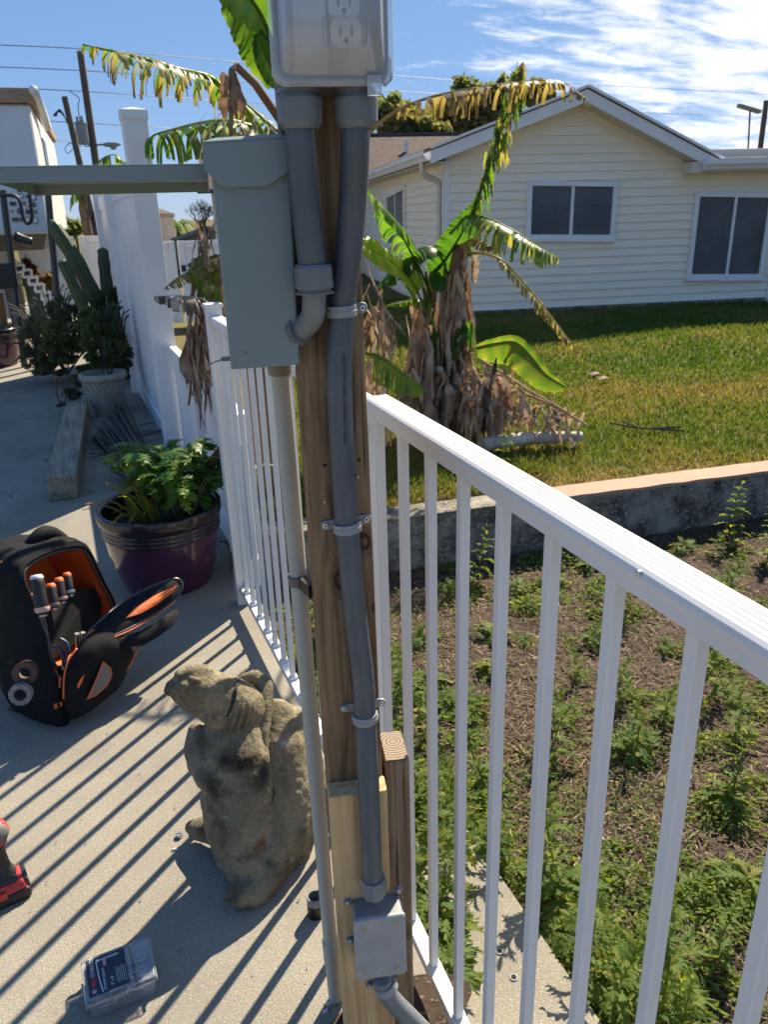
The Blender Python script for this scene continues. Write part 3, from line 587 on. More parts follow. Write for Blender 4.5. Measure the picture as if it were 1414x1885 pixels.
# drying check running down the top half
ck = [pf(588, 215), pf(592, 300), pf(598, 380), pf(604, 430), pf(606, 470), pf(603, 520)]
m = MB(); k = [p - PFW * 0.0006 for p in curve(ck, 16)]
for i in range(15):
    wd = 0.0011 * (1 - abs(i / 14 - 0.4)); a, b_ = k[i], k[i + 1]
    m.quad(a - PRT * wd, a + PRT * wd, b_ + PRT * wd, b_ - PRT * wd)
m.build('drying_check', M['dark_hole'], post)
for x, y, r in ((598, 856, 0.0026), (661, 846, 0.0024), (655, 876, 0.0022)):
    m = MB(); m.lathe([(0.0, -0.0012), (r, -0.0012)], pf(x, y), axis=PFW, seg=10); m.build('nail_hole', M['dark_hole'], post)
for x, y in ((599, 924), (658, 878)):
    m = MB(); m.lathe([(0.0, 0.0016), (0.0022, 0.0014), (0.0026, 0.0), (0.0026, -0.003)], pf(x, y), axis=-PFW, seg=10); m.build('nail', M['zinc'], post, smooth=True)
m = MB(); s = pf(597, 808); m.add([s - PFW * 0.0007 + PRT * a + UPZ * h for a, h in ((-0.009, -0.012), (0.008, -0.013), (0.010, 0.004), (0.004, 0.012), (-0.003, 0.015), (-0.009, 0.006))], [(0, 1, 2, 3, 4, 5)])
m.build('pitch_stain', mat('pitch_stain', (0.045, 0.03, 0.022), 0.7), post)

# pale new block of lumber at the foot
blk = pf(620, 1437); zt = blk.z
BT = 0.036
bc = PL + PRT * PW / 2 - PFW * BT / 2
wb = empty('timber_block', (bc.x, bc.y, 0), 'short pale new lumber block fixed to the foot of the post behind the junction box', 'lumber')
m = MB(); m.hexa([PL + PRT * (a * PW + (-0.002 if a == 0 else 0.002)) - PFW * (BT * d + 0.001) + UPZ * z for z in (-0.2, zt) for a, d in ((0, 1), (1, 1), (1, 0), (0, 0))])
m.build('board', M['new_wood'], wb, bevel=0.002)
# old stub of a post on the right, with its ringed top
sc_ = PL + PRT * (PW + 0.027) + PFW * 0.055; zs = onp(735, 1372, sc_, PFW).z
st = empty('post_stub', (sc_.x, sc_.y, 0), 'greyed old post stub with cracked ringed top, between the timber post and white railing', 'post')
m = MB(); m.box(sc_ + UPZ * (zs / 2 - 0.15), (0.042, 0.08, zs + 0.3), PRT, PFW); m.build('timber', M['grey_wood'], st, bevel=0.006, seg=3)
m = MB(); m.box(sc_ + UPZ * (zs + 0.0008), (0.036, 0.073, 0.0016), PRT, PFW); rings = m.build('end_grain', None or M['grey_wood'], st)
# ring material for the sawn top
def ring_mat():
    mm = bpy.data.materials.new('sawn_rings'); mm.use_nodes = True; nt = mm.node_tree; b = nt.nodes['Principled BSDF']; N = nt.nodes.new; L = nt.links.new
    tc = N('ShaderNodeTexCoord'); wv = N('ShaderNodeTexWave'); wv.wave_type = 'RINGS'; wv.rings_direction = 'Z'; wv.inputs['Scale'].default_value = 52; wv.inputs['Distortion'].default_value = 2.5; wv.inputs['Detail'].default_value = 3; wv.inputs['Detail Scale'].default_value = 1.5
    mp = N('ShaderNodeMapping'); mp.inputs['Location'].default_value = (-0.004, -0.01, 0); L(tc.outputs['Object'], mp.inputs[0]); L(mp.outputs[0], wv.inputs[0])
    cr = N('ShaderNodeValToRGB'); cr.color_ramp.elements[0].color = (0.13, 0.095, 0.07, 1); cr.color_ramp.elements[1].color = (0.30, 0.235, 0.17, 1); cr.color_ramp.elements[0].position = 0.15; cr.color_ramp.elements[1].position = 0.6
    L(wv.outputs[0], cr.inputs[0]); L(cr.outputs[0], b.inputs['Base Color']); b.inputs['Roughness'].default_value = 0.85
    return mm
rings.data.materials[0] = ring_mat()

# ---- flexible conduits
CR = 0.0163
def ribbed(name, ctrl, rad, parent, n=150, mt=None):
    m = MB(); p = curve(ctrl, n); m.tube(p, [rad * (1.0 + 0.022 * (i % 2)) for i in range(n)], 20); return m.build(name, mt or M['conduit'], parent, smooth=True)
def nut(name, c, axis, prof, parent, seg=10, mt=None):
    m = MB(); m.lathe(prof, c, axis, seg=seg); return m.build(name, mt or M['fitting'], parent, smooth=True, auto=25)
CONN = [(0.013, 0.0), (0.0225, 0.001), (0.0232, 0.006), (0.0205, 0.0065), (0.0205, 0.009), (0.0235, 0.0098), (0.0245, 0.012), (0.0235, 0.034), (0.0195, 0.041), (0.0165, 0.0412)]
DC = 0.055   # how far the outlet box's fittings stand before the post
ctrl = [pf(655, 172, DC), pf(654, 260, DC * 0.98), pf(650, 360, DC * 0.7), pf(641, 470, 0.026), pf(629, 572, CR + 0.001), pf(625, 700, CR + 0.001), pf(631, 850, CR + 0.001), pf(639, 970, CR + 0.001),
        pf(653, 1120, CR + 0.004), pf(668, 1245, CR + 0.010), pf(673, 1320, CR + 0.016), pf(679, 1450, CR + 0.034), pf(685, 1590, BT + CR + 0.008), pf(688, 1632, BT + CR + 0.010)]
fc = empty('flexible_conduit', ctrl[6], 'long dark grey flexible conduit running down the front of the post', 'conduit')
ribbed('tube', ctrl, CR, fc, 620)
nut('connector', ctrl[0] + UPZ * 0.006, -UPZ, CONN, fc, 24)
m = MB(); m.lathe([(0.0165, 0.020), (0.0195, 0.020), (0.0215, 0.014), (0.0222, 0.0), (0.021, -0.006), (0.019, -0.015), (0.010, -0.018)], ctrl[-1] + UPZ * 0.0, UPZ, seg=9); m.build('connector', M['pvc_grey'], fc, smooth=True, auto=25)
# faint printing down the tube
def text(body, size, origin, ex, ey, m_, parent, name='lettering', align='LEFT', extrude=0.0002):
    cu = bpy.data.curves.new(name, 'FONT'); cu.body = body; cu.size = size; cu.align_x = align; cu.extrude = extrude
    o = bpy.data.objects.new(name, cu); ex = Vector(ex).normalized(); ez = ex.cross(Vector(ey)).normalized(); ey = ez.cross(ex)
    q = Matrix((ex, ey, ez)).transposed().to_quaternion()
    me = bpy.data.meshes.new(name); COL.objects.link(o); dg = bpy.context.evaluated_depsgraph_get(); tmp = bpy.data.meshes.new_from_object(o.evaluated_get(dg))
    bpy.data.objects.remove(o); tmp.name = name; tmp.transform(q.to_matrix().to_4x4()); tmp.materials.clear(); tmp.materials.append(m_)
    o = bpy.data.objects.new(name, tmp); COL.objects.link(o)
    if parent is not None: o.parent = parent; o.location = Vector(origin) - parent_world(parent)
    else: o.location = origin
    return o
M['print'] = mat('print', (0.035, 0.04, 0.045), 0.6)
text('LIQUID TIGHT FLEXIBLE NONMETALLIC CONDUIT', 0.0052, pf(630, 652, 2 * CR + 0.0018) + PRT * 0.001, (pf(632, 800, 0.03) - pf(630, 652, 0.03)), PRT, M['print'], fc)

c2 = [pf(550, 172, DC), pf(552, 240, DC), pf(559, 340, DC * 0.92), pf(568, 430, DC * 0.85), pf(577, 505, DC * 0.75)]
f2 = empty('flexible_conduit', c2[2], 'short dark grey flexible conduit dropping from the outlet box into an elbow', 'conduit')
ribbed('tube', c2, CR, f2, 220)
nut('connector', c2[0] + UPZ * 0.006, -UPZ, CONN, f2, 24)
nut('connector', c2[-1] + UPZ * 0.012, -UPZ, [(0.0165, 0.0), (0.0205, 0.0005), (0.0225, 0.004), (0.0235, 0.026), (0.0232, 0.0275), (0.0205, 0.0278), (0.0205, 0.031), (0.0238, 0.032), (0.0238, 0.034), (0.010, 0.034)], f2, 24)
el = [c2[-1] - UPZ * 0.018, pf(578, 552, 0.040), pf(577, 575, 0.036), pf(570, 592, 0.028), pf(556, 604, 0.016), pf(544, 608, 0.006)]
m = MB(); m.tube(curve(el, 26), 0.0145, 18); m.build('elbow', M['pvc_grey'], f2, smooth=True)
m = MB(); m.lathe([(0.012, 0.0), (0.021, 0.0), (0.0215, 0.003), (0.0205, 0.006), (0.0145, 0.006)], pf(549, 606, 0.012), axis=(pf(560, 602, 0.02) - pf(545, 606, 0.008)), seg=8); m.build('locknut', M['fitting'], f2, smooth=True, auto=25)

# ---- conduit straps: a band over the tube and two screwed lugs
def strap(px, py, off, label, left=True, tilt=0.0):
    c = pf(px, py, off); s = empty('conduit_strap', c, label, 'strap', 'grey straps holding the conduit to the post')
    ex = (PRT + UPZ * tilt).normalized(); ez = PFW.cross(ex) * -1; ez = ex.cross(PFW).normalized()
    if ez.z < 0: ez = -ez
    m = MB(); vs = []; n = 18; W = 0.0135
    for i in range(n + 1):
        a = math.pi * i / n
        for r in (CR + 0.0005, CR + 0.0036):
            for h in (-W / 2, W / 2):
                vs.append(c + ex * (-math.cos(a) * r) - PFW * (math.sin(a) * r) + ez * h)
    fs = []
    for i in range(n):
        a, b_ = i * 4, (i + 1) * 4
        fs += [(a, b_, b_ + 1, a + 1), (a + 2, a + 3, b_ + 3, b_ + 2), (a, a + 2, b_ + 2, b_), (a + 1, b_ + 1, b_ + 3, a + 3)]
    fs += [(0, 1, 3, 2), (n * 4, n * 4 + 2, n * 4 + 3, n * 4 + 1)]
    m.add(vs, fs)
    m.tube([c - ex * (math.cos(math.pi * i / 18) * (CR + 0.0036)) - PFW * (math.sin(math.pi * i / 18) * (CR + 0.0036)) for i in range(19)], 0.0009, 6)
    m.build('band', M['strap'], s, smooth=True, auto=40)
    for sg in ((-1, 1) if left else (1,)):
        lug = c + ex * sg * (CR + 0.013) - PFW * -(off - 0.0022)
        lug = pf_proj(c + ex * sg * (CR + 0.0125)) if False else c + ex * sg * (CR + 0.0125) + PFW * (off - 0.002)
        m = MB(); m.lathe([(0.0, -0.0012), (0.0068, -0.0012), (0.0072, 0.0), (0.0066, 0.0024), (0.0, 0.0026)], lug, axis=-PFW, seg=18)
        m.box(c + ex * sg * (CR + 0.004) + PFW * (off - 0.0022), (0.013, 0.003, W), ex, PFW, ez)
        lg = m.build('lug', M['strap'], s, smooth=True, auto=40)
        m = MB(); m.lathe([(0.0012, 0.0022), (0.0015, 0.0045), (0.0038, 0.0042), (0.0046, 0.0026), (0.0046, 0.001)], lug, axis=-PFW, seg=14); m.build('screw', M['zinc'], lg, smooth=True)
        m = MB(); m.lathe([(0.0, 0.0028), (0.0014, 0.0028)], lug, axis=-PFW, seg=8); m.build('socket', M['dark_hole'], lg)
strap(627, 572, CR + 0.001, 'topmost grey conduit strap, beside the elbow, with one screw showing', left=False, tilt=0.03)
strap(639, 968, CR + 0.001, 'middle grey conduit strap on the brown post, below the nail holes', tilt=0.08)
strap(672, 1318, CR + 0.014, 'lowest grey conduit strap, just above the pale lumber block', tilt=0.06)

# ---- outlet box with clear bubble cover at the top of the post
OB = 0.030; base = onp(610, 160, PL - PFW * 0.10, PFW)
oc = pf(606, 60, 0.02); zb = pf(606, 166, 0.06).z; ob = empty('outlet_box', (oc.x, oc.y, zb), 'weatherproof outlet box with clear bubble cover at the top of the post', 'outlet box')
u0 = (pf(516, 150, 0.06) - PL).dot(PRT); u1 = (pf(690, 150, 0.06) - PL).dot(PRT)
def ub(u, z, off): return PL + PRT * u - PFW * off + UPZ * z
m = MB(); m.hexa([ub(u0 + 0.004, zb + 0.002, 0.0), ub(u1 - 0.004, zb + 0.002, 0.0), ub(u1 - 0.004, zb + 0.002, 0.075), ub(u0 + 0.004, zb + 0.002, 0.075)][::-1] + [ub(u0 + 0.004, zb + 0.2, 0.0), ub(u1 - 0.004, zb + 0.2, 0.0), ub(u1 - 0.004, zb + 0.2, 0.075), ub(u0 + 0.004, zb + 0.2, 0.075)][::-1])
m.build('back_box', M['fitting'], ob, bevel=0.004)
CV = 0.079   # cover plane
def cvp(px, py, off): return onp(px, py, PL - PFW * off, PFW)
v0 = (cvp(497, 90, CV) - PL).dot(PRT); v1 = (cvp(722, 90, CV) - PL).dot(PRT); zb2 = cvp(610, 160, CV).z
vm = (v0 + v1) / 2; hw = (v1 - v0) / 2; zt2 = zb2 + 0.19
def rrect(uc, zc, hw, hh, r, off, n=6):
    pts = []
    for cx_, cz_, a0 in ((1, -1, -90), (1, 1, 0), (-1, 1, 90), (-1, -1, 180)):
        for i in range(n + 1):
            a = R(a0 + 90 * i / n); pts.append(ub(uc + cx_ * (hw - r) + r * math.cos(a), zc + cz_ * (hh - r) + r * math.sin(a), off))
    return pts
def loft(m, ringlist, cap0=False, cap1=False, mi=0):
    n = len(ringlist[0]); vs = [p for r_ in ringlist for p in r_]; fs = []
    for i in range(len(ringlist) - 1):
        for k in range(n):
            a = i * n + k; b_ = i * n + (k + 1) % n; fs.append((a, b_, b_ + n, a + n))
    if cap0: fs.append(tuple(range(n - 1, -1, -1)))
    if cap1: fs.append(tuple(range((len(ringlist) - 1) * n, len(ringlist) * n)))
    m.add(vs, fs, mi)
zc = (zb2 + zt2) / 2; hh = (zt2 - zb2) / 2
M['face_grey'] = mat('face_grey', (0.34, 0.37, 0.40), 0.55, scale=8)
M['device'] = mat('device', (0.82, 0.83, 0.84), 0.4)
M['clear'] = clear('clear', (0.62, 0.67, 0.74), 0.14, 0.36, 1.5)
m = MB(); loft(m, [rrect(vm, zc, hw - 0.004, hh - 0.004, 0.012, CV - 0.006), rrect(vm, zc, hw - 0.004, hh - 0.004, 0.012, CV)], True, True); m.build('face_plate', M['face_grey'], ob)
m = MB(); rg = [rrect(vm, zc, hw, hh, 0.014, CV + 0.0005), rrect(vm, zc, hw, hh, 0.014, CV + 0.006), rrect(vm, zc, hw - 0.003, hh - 0.003, 0.013, CV + 0.009), rrect(vm, zc, hw - 0.006, hh - 0.006, 0.012, CV + 0.009), rrect(vm, zc, hw - 0.009, hh - 0.009, 0.011, CV + 0.007)]
zi = zc + 0.001; rg += [rrect(vm, zi, hw - 0.011, hh - 0.012, 0.011, CV + 0.010), rrect(vm, zi + 0.006, hw - 0.015, hh - 0.022, 0.014, CV + 0.030), rrect(vm, zi + 0.010, hw - 0.018, hh - 0.030, 0.016, CV + 0.036), rrect(vm, zi + 0.014, hw - 0.024, hh - 0.042, 0.016, CV + 0.038)]
loft(m, rg, False, True); m.build('bubble_cover', M['clear'], ob, smooth=True, auto=50)
m = MB(); a = cvp(693, 148, CV); m.hexa([a + PRT * x - PFW * d + UPZ * z for z in (-0.016, 0.004) for x, d in ((-0.012, 0.0), (0.004, 0.0), (0.004, 0.012), (-0.012, 0.012))]); m.build('latch', M['clear'], ob, bevel=0.001)
m = MB(); a = cvp(715, 130, CV); m.tube([a + UPZ * 0.012, a - UPZ * 0.008, a - UPZ * 0.012 - PRT * 0.006], 0.004, 10); m.build('hinge', M['clear'], ob, smooth=True)
# pale panel on the left (switch) and a duplex receptacle on the right
m = MB(); loft(m, [rrect(vm - 0.022, zc, 0.017, hh - 0.012, 0.003, CV + 0.0005), rrect(vm - 0.022, zc, 0.017, hh - 0.012, 0.003, CV + 0.006)], False, True); m.build('switch_plate', mat('switch_plate', (0.66, 0.69, 0.73), 0.35), ob, bevel=0.0006)
pr_ = cvp(636, 63, CV + 0.0); pr2 = cvp(632, 8, CV)
for q in (pr_, pr2):
    uq = (q - PL).dot(PRT)
    m = MB(); loft(m, [rrect(uq, q.z, 0.0165, 0.0140, 0.008, CV + 0.0005), rrect(uq, q.z, 0.016, 0.0135, 0.008, CV + 0.006)], False, True); rc = m.build('receptacle', M['device'], ob)
    for sx in (-1, 1):
        m = MB(); m.box(ub(uq + sx * 0.006, q.z + 0.001, CV + 0.0062), (0.0018, 0.0012, 0.008), PRT, -PFW); m.build('slot', M['dark_hole'], rc)
    m = MB(); m.lathe([(0, 0), (0.0024, 0)], ub(uq, q.z - 0.007, CV + 0.0064), -PFW, 10); m.build('slot', M['dark_hole'], rc)
m = MB(); q = cvp(637, 66, CV + 0.036); uq = (q - PL).dot(PRT)
for a, b_ in (((-0.022, 0.016), (0.022, 0.016)), ((0.022, 0.016), (0.022, -0.010)), ((0.022, -0.010), (-0.022, -0.010)), ((-0.022, -0.010), (-0.022, 0.016))):
    m.tube([ub(uq + a[0], q.z + a[1], CV + 0.0385), ub(uq + b_[0], q.z + b_[1], CV + 0.0385)], 0.0007, 5)
m.build('moulded_frame', M['clear'], ob)

# ---- disconnect box left of the post, with hood and shallow lid tray
DH = R(11.7); DFW = Vector((math.sin(DH), math.cos(DH), 0)); DRT = Vector((math.cos(DH), -math.sin(DH), 0))
d0 = at(425, 680, 0.975)
def df(px, py, off=0.0): return onp(px, py, d0 - DFW * off, DFW)
db = empty('disconnect_box', (d0.x, d0.y, d0.z), 'grey-green steel electrical disconnect box with folded hood and long shallow lid', 'electrical box')
bl, br, tr_, tl_ = df(425, 681), df(552, 672), df(530, 258), df(383, 264)
m = MB(); DDP = 0.165; m.hexa([bl, br, br + DFW * DDP, bl + DFW * DDP, tl_, tr_, tr_ + DFW * DDP, tl_ + DFW * DDP]); m.build('body', M['steel_grey'], db, bevel=0.0025)
hood = [df(x, y, 0.008) for x, y in ((372, 264), (374, 312), (410, 345), (491, 343), (530, 318), (527, 254))]
m = MB(); m.prism(hood, DFW * 0.0025); hd_ = m.build('hood', M['steel_grey'], db, bevel=0.0008)
m = MB(); h1 = [df(372, 264, 0.008), df(527, 254, 0.008), df(519, 249, -0.02), df(396, 257, -0.02)]; m.prism(h1, UPZ * 0.002)
h2 = [df(396, 257, -0.02), df(519, 249, -0.02)]; m.prism(h2 + [p + DFW * 0.14 for p in reversed(h2)], UPZ * 0.002); m.build('hood_top', M['steel_grey'], db, bevel=0.0006)
m = MB(); m.quad(df(372, 264, 0.008), df(374, 312, 0.008), df(380, 312, -0.01), df(380, 262, -0.01)); m.build('hood_side', M['steel_grey'], db)
for x, y in ((425, 342), (476, 341), (450, 651)):
    m = MB(); m.ball(df(x, y, 0.0002), (0.0032, 0.0016, 0.0028), (DRT, DFW, UPZ), 10, 6); m.build('rivet', M['steel_grey'], db, smooth=True)
# lid: an upside-down pan with folded edges
A = at(-10, 333, 1.02); B = at(384, 335, 1.01); Cc = at(386, 357, 1.46); D_ = at(66, 357, 1.48); zl = (A.z + B.z) / 2
for p in (A, B, Cc, D_): p.z = zl
tz = at(380, 301, 1.012).z - zl
m = MB(); m.hexa([A + UPZ * (tz - 0.002), B + UPZ * (tz - 0.002), Cc + UPZ * (tz - 0.002), D_ + UPZ * (tz - 0.002), A + UPZ * tz, B + UPZ * tz, Cc + UPZ * tz, D_ + UPZ * tz]); lid = m.build('lid', M['steel_grey'], db, bevel=0.0008)
for p, q in ((A, B), (B, Cc), (Cc, D_), (D_, A)):
    t = (q - p).normalized(); n_ = Vector((-t.y, t.x, 0)) * 0.0016; lo = 0.0
    m = MB(); m.hexa([p - n_ * 0, q - n_ * 0, q + n_, p + n_, p + UPZ * (tz - 0.002), q + UPZ * (tz - 0.002), q + n_ + UPZ * (tz - 0.002), p + n_ + UPZ * (tz - 0.002)]); m.build('flange', M['steel_grey'], lid)
m = MB(); a = df(545, 458, -0.09); m.ball(a + DRT * 0.004, (0.008, 0.01, 0.012), None, 12, 8); m.build('knockout_plug', M['pvc_grey'], db, smooth=True)
m = MB(); a = df(536, 400, -0.09); m.tube([a, a + DRT * 0.016], 0.0025, 8); m.build('bolt', M['zinc'], db)
# cut cable tie sticking out of the box's left side
zt_ = empty('cable_tie', df(412, 664, -0.02), 'thin grey cable tie end poking from the lower left side of the steel box', 'cable tie')
m = MB(); a, b_ = df(410, 661, -0.02), df(377, 674, -0.02); m.hexa([a - UPZ * 0.001, a + DFW * 0.003 - UPZ * 0.001, b_ + DFW * 0.003 - UPZ * 0.0005, b_ - UPZ * 0.0005, a + UPZ * 0.0006, a + DFW * 0.003 + UPZ * 0.0006, b_ + DFW * 0.003 + UPZ * 0.0005, b_ + UPZ * 0.0005]); m.box(a + DRT * 0.004, (0.012, 0.005, 0.005), DRT, DFW); m.build('tail', M['fitting'], zt_)

# ---- pale PVC riser
PDI = 1.12
p0, p1 = at(516, 690, PDI), at(616, 1822, PDI); p1.z = max(0.0, p1.z)
pv = empty('pvc_pipe', (p1.x, p1.y, 0), 'pale grey rigid pipe rising from the patio into the steel box', 'pipe')
pp = lambda y: p0.lerp(p1, (y - 690) / (1822 - 690)) if True else None
ax = (p0 - p1).normalized()
def on_pipe(px, py): # nearest point on the pipe axis for a photo row
    d = ray(px, py); n_ = d.cross(RT); t = (CAM - p1).dot(n_) / (p0 - p1).dot(n_); return p1 + (p0 - p1) * t
m = MB(); m.tube([p1 - ax * 0.03, p0 + ax * 0.05], 0.0137, 24); m.build('tube', M['pvc_light'], pv, smooth=True, auto=50)
a, b_ = on_pipe(520, 688), on_pipe(520, 676); m = MB(); m.lathe([(0.0137, -0.002), (0.0172, 0.0), (0.0178, 0.012), (0.0178, 0.03), (0.01, 0.03)], a, ax, 20); m.build('adapter', M['pvc_tan'], pv, smooth=True, auto=40)
a, b_ = on_pipe(605, 1728), on_pipe(608, 1770); m = MB(); ln = (a - b_).length; m.lathe([(0.0137, 0), (0.0158, 0.0005), (0.0164, 0.004), (0.0164, ln - 0.002), (0.0137, ln)], b_, ax, 24); m.build('coupling', M['pvc_light'], pv, smooth=True, auto=40)
a = on_pipe(562, 1066)
cl = empty('pipe_clamp', a, 'dark grey clip holding the pale pipe against the post', 'clamp')
m = MB(); m.lathe([(0.0142, -0.008), (0.0168, -0.008), (0.0172, -0.004), (0.0162, 0), (0.0172, 0.004), (0.0168, 0.008), (0.0142, 0.008)], a, ax, 24); m.build('band', mat('clip', (0.13, 0.13, 0.12), 0.5), cl, smooth=True, auto=30)
m = MB(); t_ = lean(PL + PFW * 0.075 + UPZ * a.z); dd = (t_ - a); dd.z = 0; m.box(a + dd * 0.55, (dd.length * 0.9, 0.012, 0.02), dd.normalized()); m.build('foot', M['black'], cl)
# open pipe stub standing in the slab
a = onz(582, 1682); st2 = empty('pipe_stub', a, 'short open pipe stub with black wrap standing in the slab by the post', 'pipe')
m = MB(); m.lathe([(0.0148, 0.055), (0.0185, 0.055), (0.019, 0.053), (0.019, 0.035)], a, UPZ, 24); m.lathe([(0.0148, 0.055), (0.0148, 0.0)], a, UPZ, 24); m.build('tube', M['pvc_grey'], st2, smooth=True, auto=40)
m = MB(); m.lathe([(0.0192, 0.036), (0.0196, 0.03), (0.0192, 0.0), (0.019, 0.0)], a, UPZ, 24); m.build('wrap', M['black'], st2, smooth=True)
m = MB(); m.lathe([(0.0, 0.004), (0.0147, 0.004)], a, UPZ, 20); m.build('bottom', M['dark_hole'], st2)

# ---- junction box on the pale block
JH = R(7.7)
z_t = pf(690, 1650, BT + 0.001).z
JX0 = (pf(647, 1655, BT) - PL).dot(PRT); JX1 = (pf(734, 1635, BT) - PL).dot(PRT)
jz0 = pf(690, 1800, BT + 0.05).z; jz1 = z_t + 0.004
JD = 0.050
jb = empty('junction_box', ub((JX0 + JX1) / 2, jz0, BT), 'small grey plastic junction box screwed to the pale lumber block', 'junction box')
um = (JX0 + JX1) / 2; jw = (JX1 - JX0) / 2 + 0.001; jh = (jz1 - jz0) / 2; jc = (jz1 + jz0) / 2
m = MB(); loft(m, [rrect(um, jc, jw - 0.002, jh - 0.002, 0.006, BT + 0.001), rrect(um, jc, jw, jh, 0.006, BT + JD - 0.008)], True, True); m.build('body', M['pvc_grey'], jb, smooth=True, auto=40)
m = MB(); loft(m, [rrect(um, jc, jw + 0.0015, jh + 0.0015, 0.007, BT + JD - 0.0075), rrect(um, jc, jw + 0.002, jh + 0.002, 0.007, BT + JD - 0.002), rrect(um, jc, jw + 0.0005, jh + 0.0005, 0.006, BT + JD)], True, True); m.build('lid', mat('lid_grey', (0.29, 0.315, 0.335), 0.4, col2=(0.25, 0.27, 0.29), scale=25, speck=(170, 0.70, (0.12, 0.12, 0.11))), jb, smooth=True, auto=25)
for sx in (-1, 1):
    for sz in (-1, 1):
        a = ub(um + sx * jw * 0.66, jc + sz * jh * 0.76, BT + JD); m = MB(); m.lathe([(0.0009, 0.0008), (0.0011, 0.0016), (0.0030, 0.0013), (0.0034, -0.001)], a, -PFW, 12); m.build('screw', M['brass_screw'], jb, smooth=True)
for px, py in ((640, 1660), (733, 1638), (645, 1730), (681, 1812)):
    q = pf(px, py, BT + 0.003); m = MB(); m.lathe([(0.0, 0.003), (0.006, 0.003), (0.0066, 0.0), (0.0066, -0.003)], q, -PFW, 14)
    c_ = ub(min(max((q - PL).dot(PRT), um - jw), um + jw), min(max(q.z, jc - jh), jc + jh), BT + 0.003); dv = c_ - q
    if dv.length > 0.002: m.box(q + dv * 0.5, (dv.length, 0.0055, 0.012), dv.normalized(), PFW)
    tb = m.build('mounting_tab', M['pvc_grey'], jb, smooth=True, auto=30)
    m = MB(); m.lathe([(0.001, 0.004), (0.0012, 0.0062), (0.0034, 0.0058), (0.004, 0.003)], q, -PFW, 12); m.build('screw', M['zinc'], tb, smooth=True)
c3 = [pf(704, 1800, BT + 0.024), pf(710, 1822, BT + 0.026), pf(727, 1846, BT + 0.030), pf(757, 1876, BT + 0.038), pf(800, 1920, BT + 0.05), pf(845, 1965, BT + 0.06)]
f3 = empty('flexible_conduit', c3[2], 'grey flexible conduit leaving the bottom of the junction box to the right', 'conduit')
ribbed('tube', c3, CR, f3, 160, M['pvc_grey'])
dd = (curve(c3, 12)[3] - curve(c3, 12)[2]).normalized(); a = pf(709, 1812, BT + 0.025)
m = MB(); m.lathe([(0.017, -0.004), (0.0195, -0.003), (0.0205, 0.006), (0.0205, 0.010), (0.0172, 0.012)], a, (c3[2] - c3[0]), 20); m.build('connector', M['strap'], f3, smooth=True, auto=30)
# ------------------------------------------------------------------ tortoise statue
def blob_mesh(name, chains, voxel, mats, parent, smooth_it=4, noise_amp=0.0, noise_sc=30.0, extra=None):
    m = MB()
    for ch in chains:
        P = []
        for (px, py, D, r) in ch:
            p = at(px, py, D); P.append((p, r * mpp(p)))
        if len(P) == 1: m.ball(P[0][0], P[0][1], seg=16, rg=12)
        for (p, r), (q, s) in zip(P[:-1], P[1:]):
            n = max(2, int((q - p).length / (0.35 * min(r, s))) + 1)
            for i in range(n + 1): t = i / n; m.ball(p.lerp(q, t), r + (s - r) * t, seg=16, rg=10)
    if extra: extra(m)
    o = m.build(name, mats, parent, smooth=True)
    rm = o.modifiers.new('remesh', 'REMESH'); rm.mode = 'VOXEL'; rm.voxel_size = voxel
    sm = o.modifiers.new('smooth', 'SMOOTH'); sm.iterations = smooth_it; sm.factor = 0.5
    dg = bpy.context.evaluated_depsgraph_get(); dg.update()
    me = bpy.data.meshes.new_from_object(o.evaluated_get(dg)); o.modifiers.clear(); o.data = me
    if noise_amp:
        me.update(); nr = [v.normal.copy() for v in me.vertices]
        for v, n in zip(me.vertices, nr):
            v.co += n * noise_amp * (mnoise.noise(v.co * noise_sc) + 0.5 * mnoise.noise(v.co * noise_sc * 2.7))
    me.polygons.foreach_set('use_smooth', [True] * len(me.polygons)); me.update()
    if not me.materials: me.materials.append(mats)
    return o
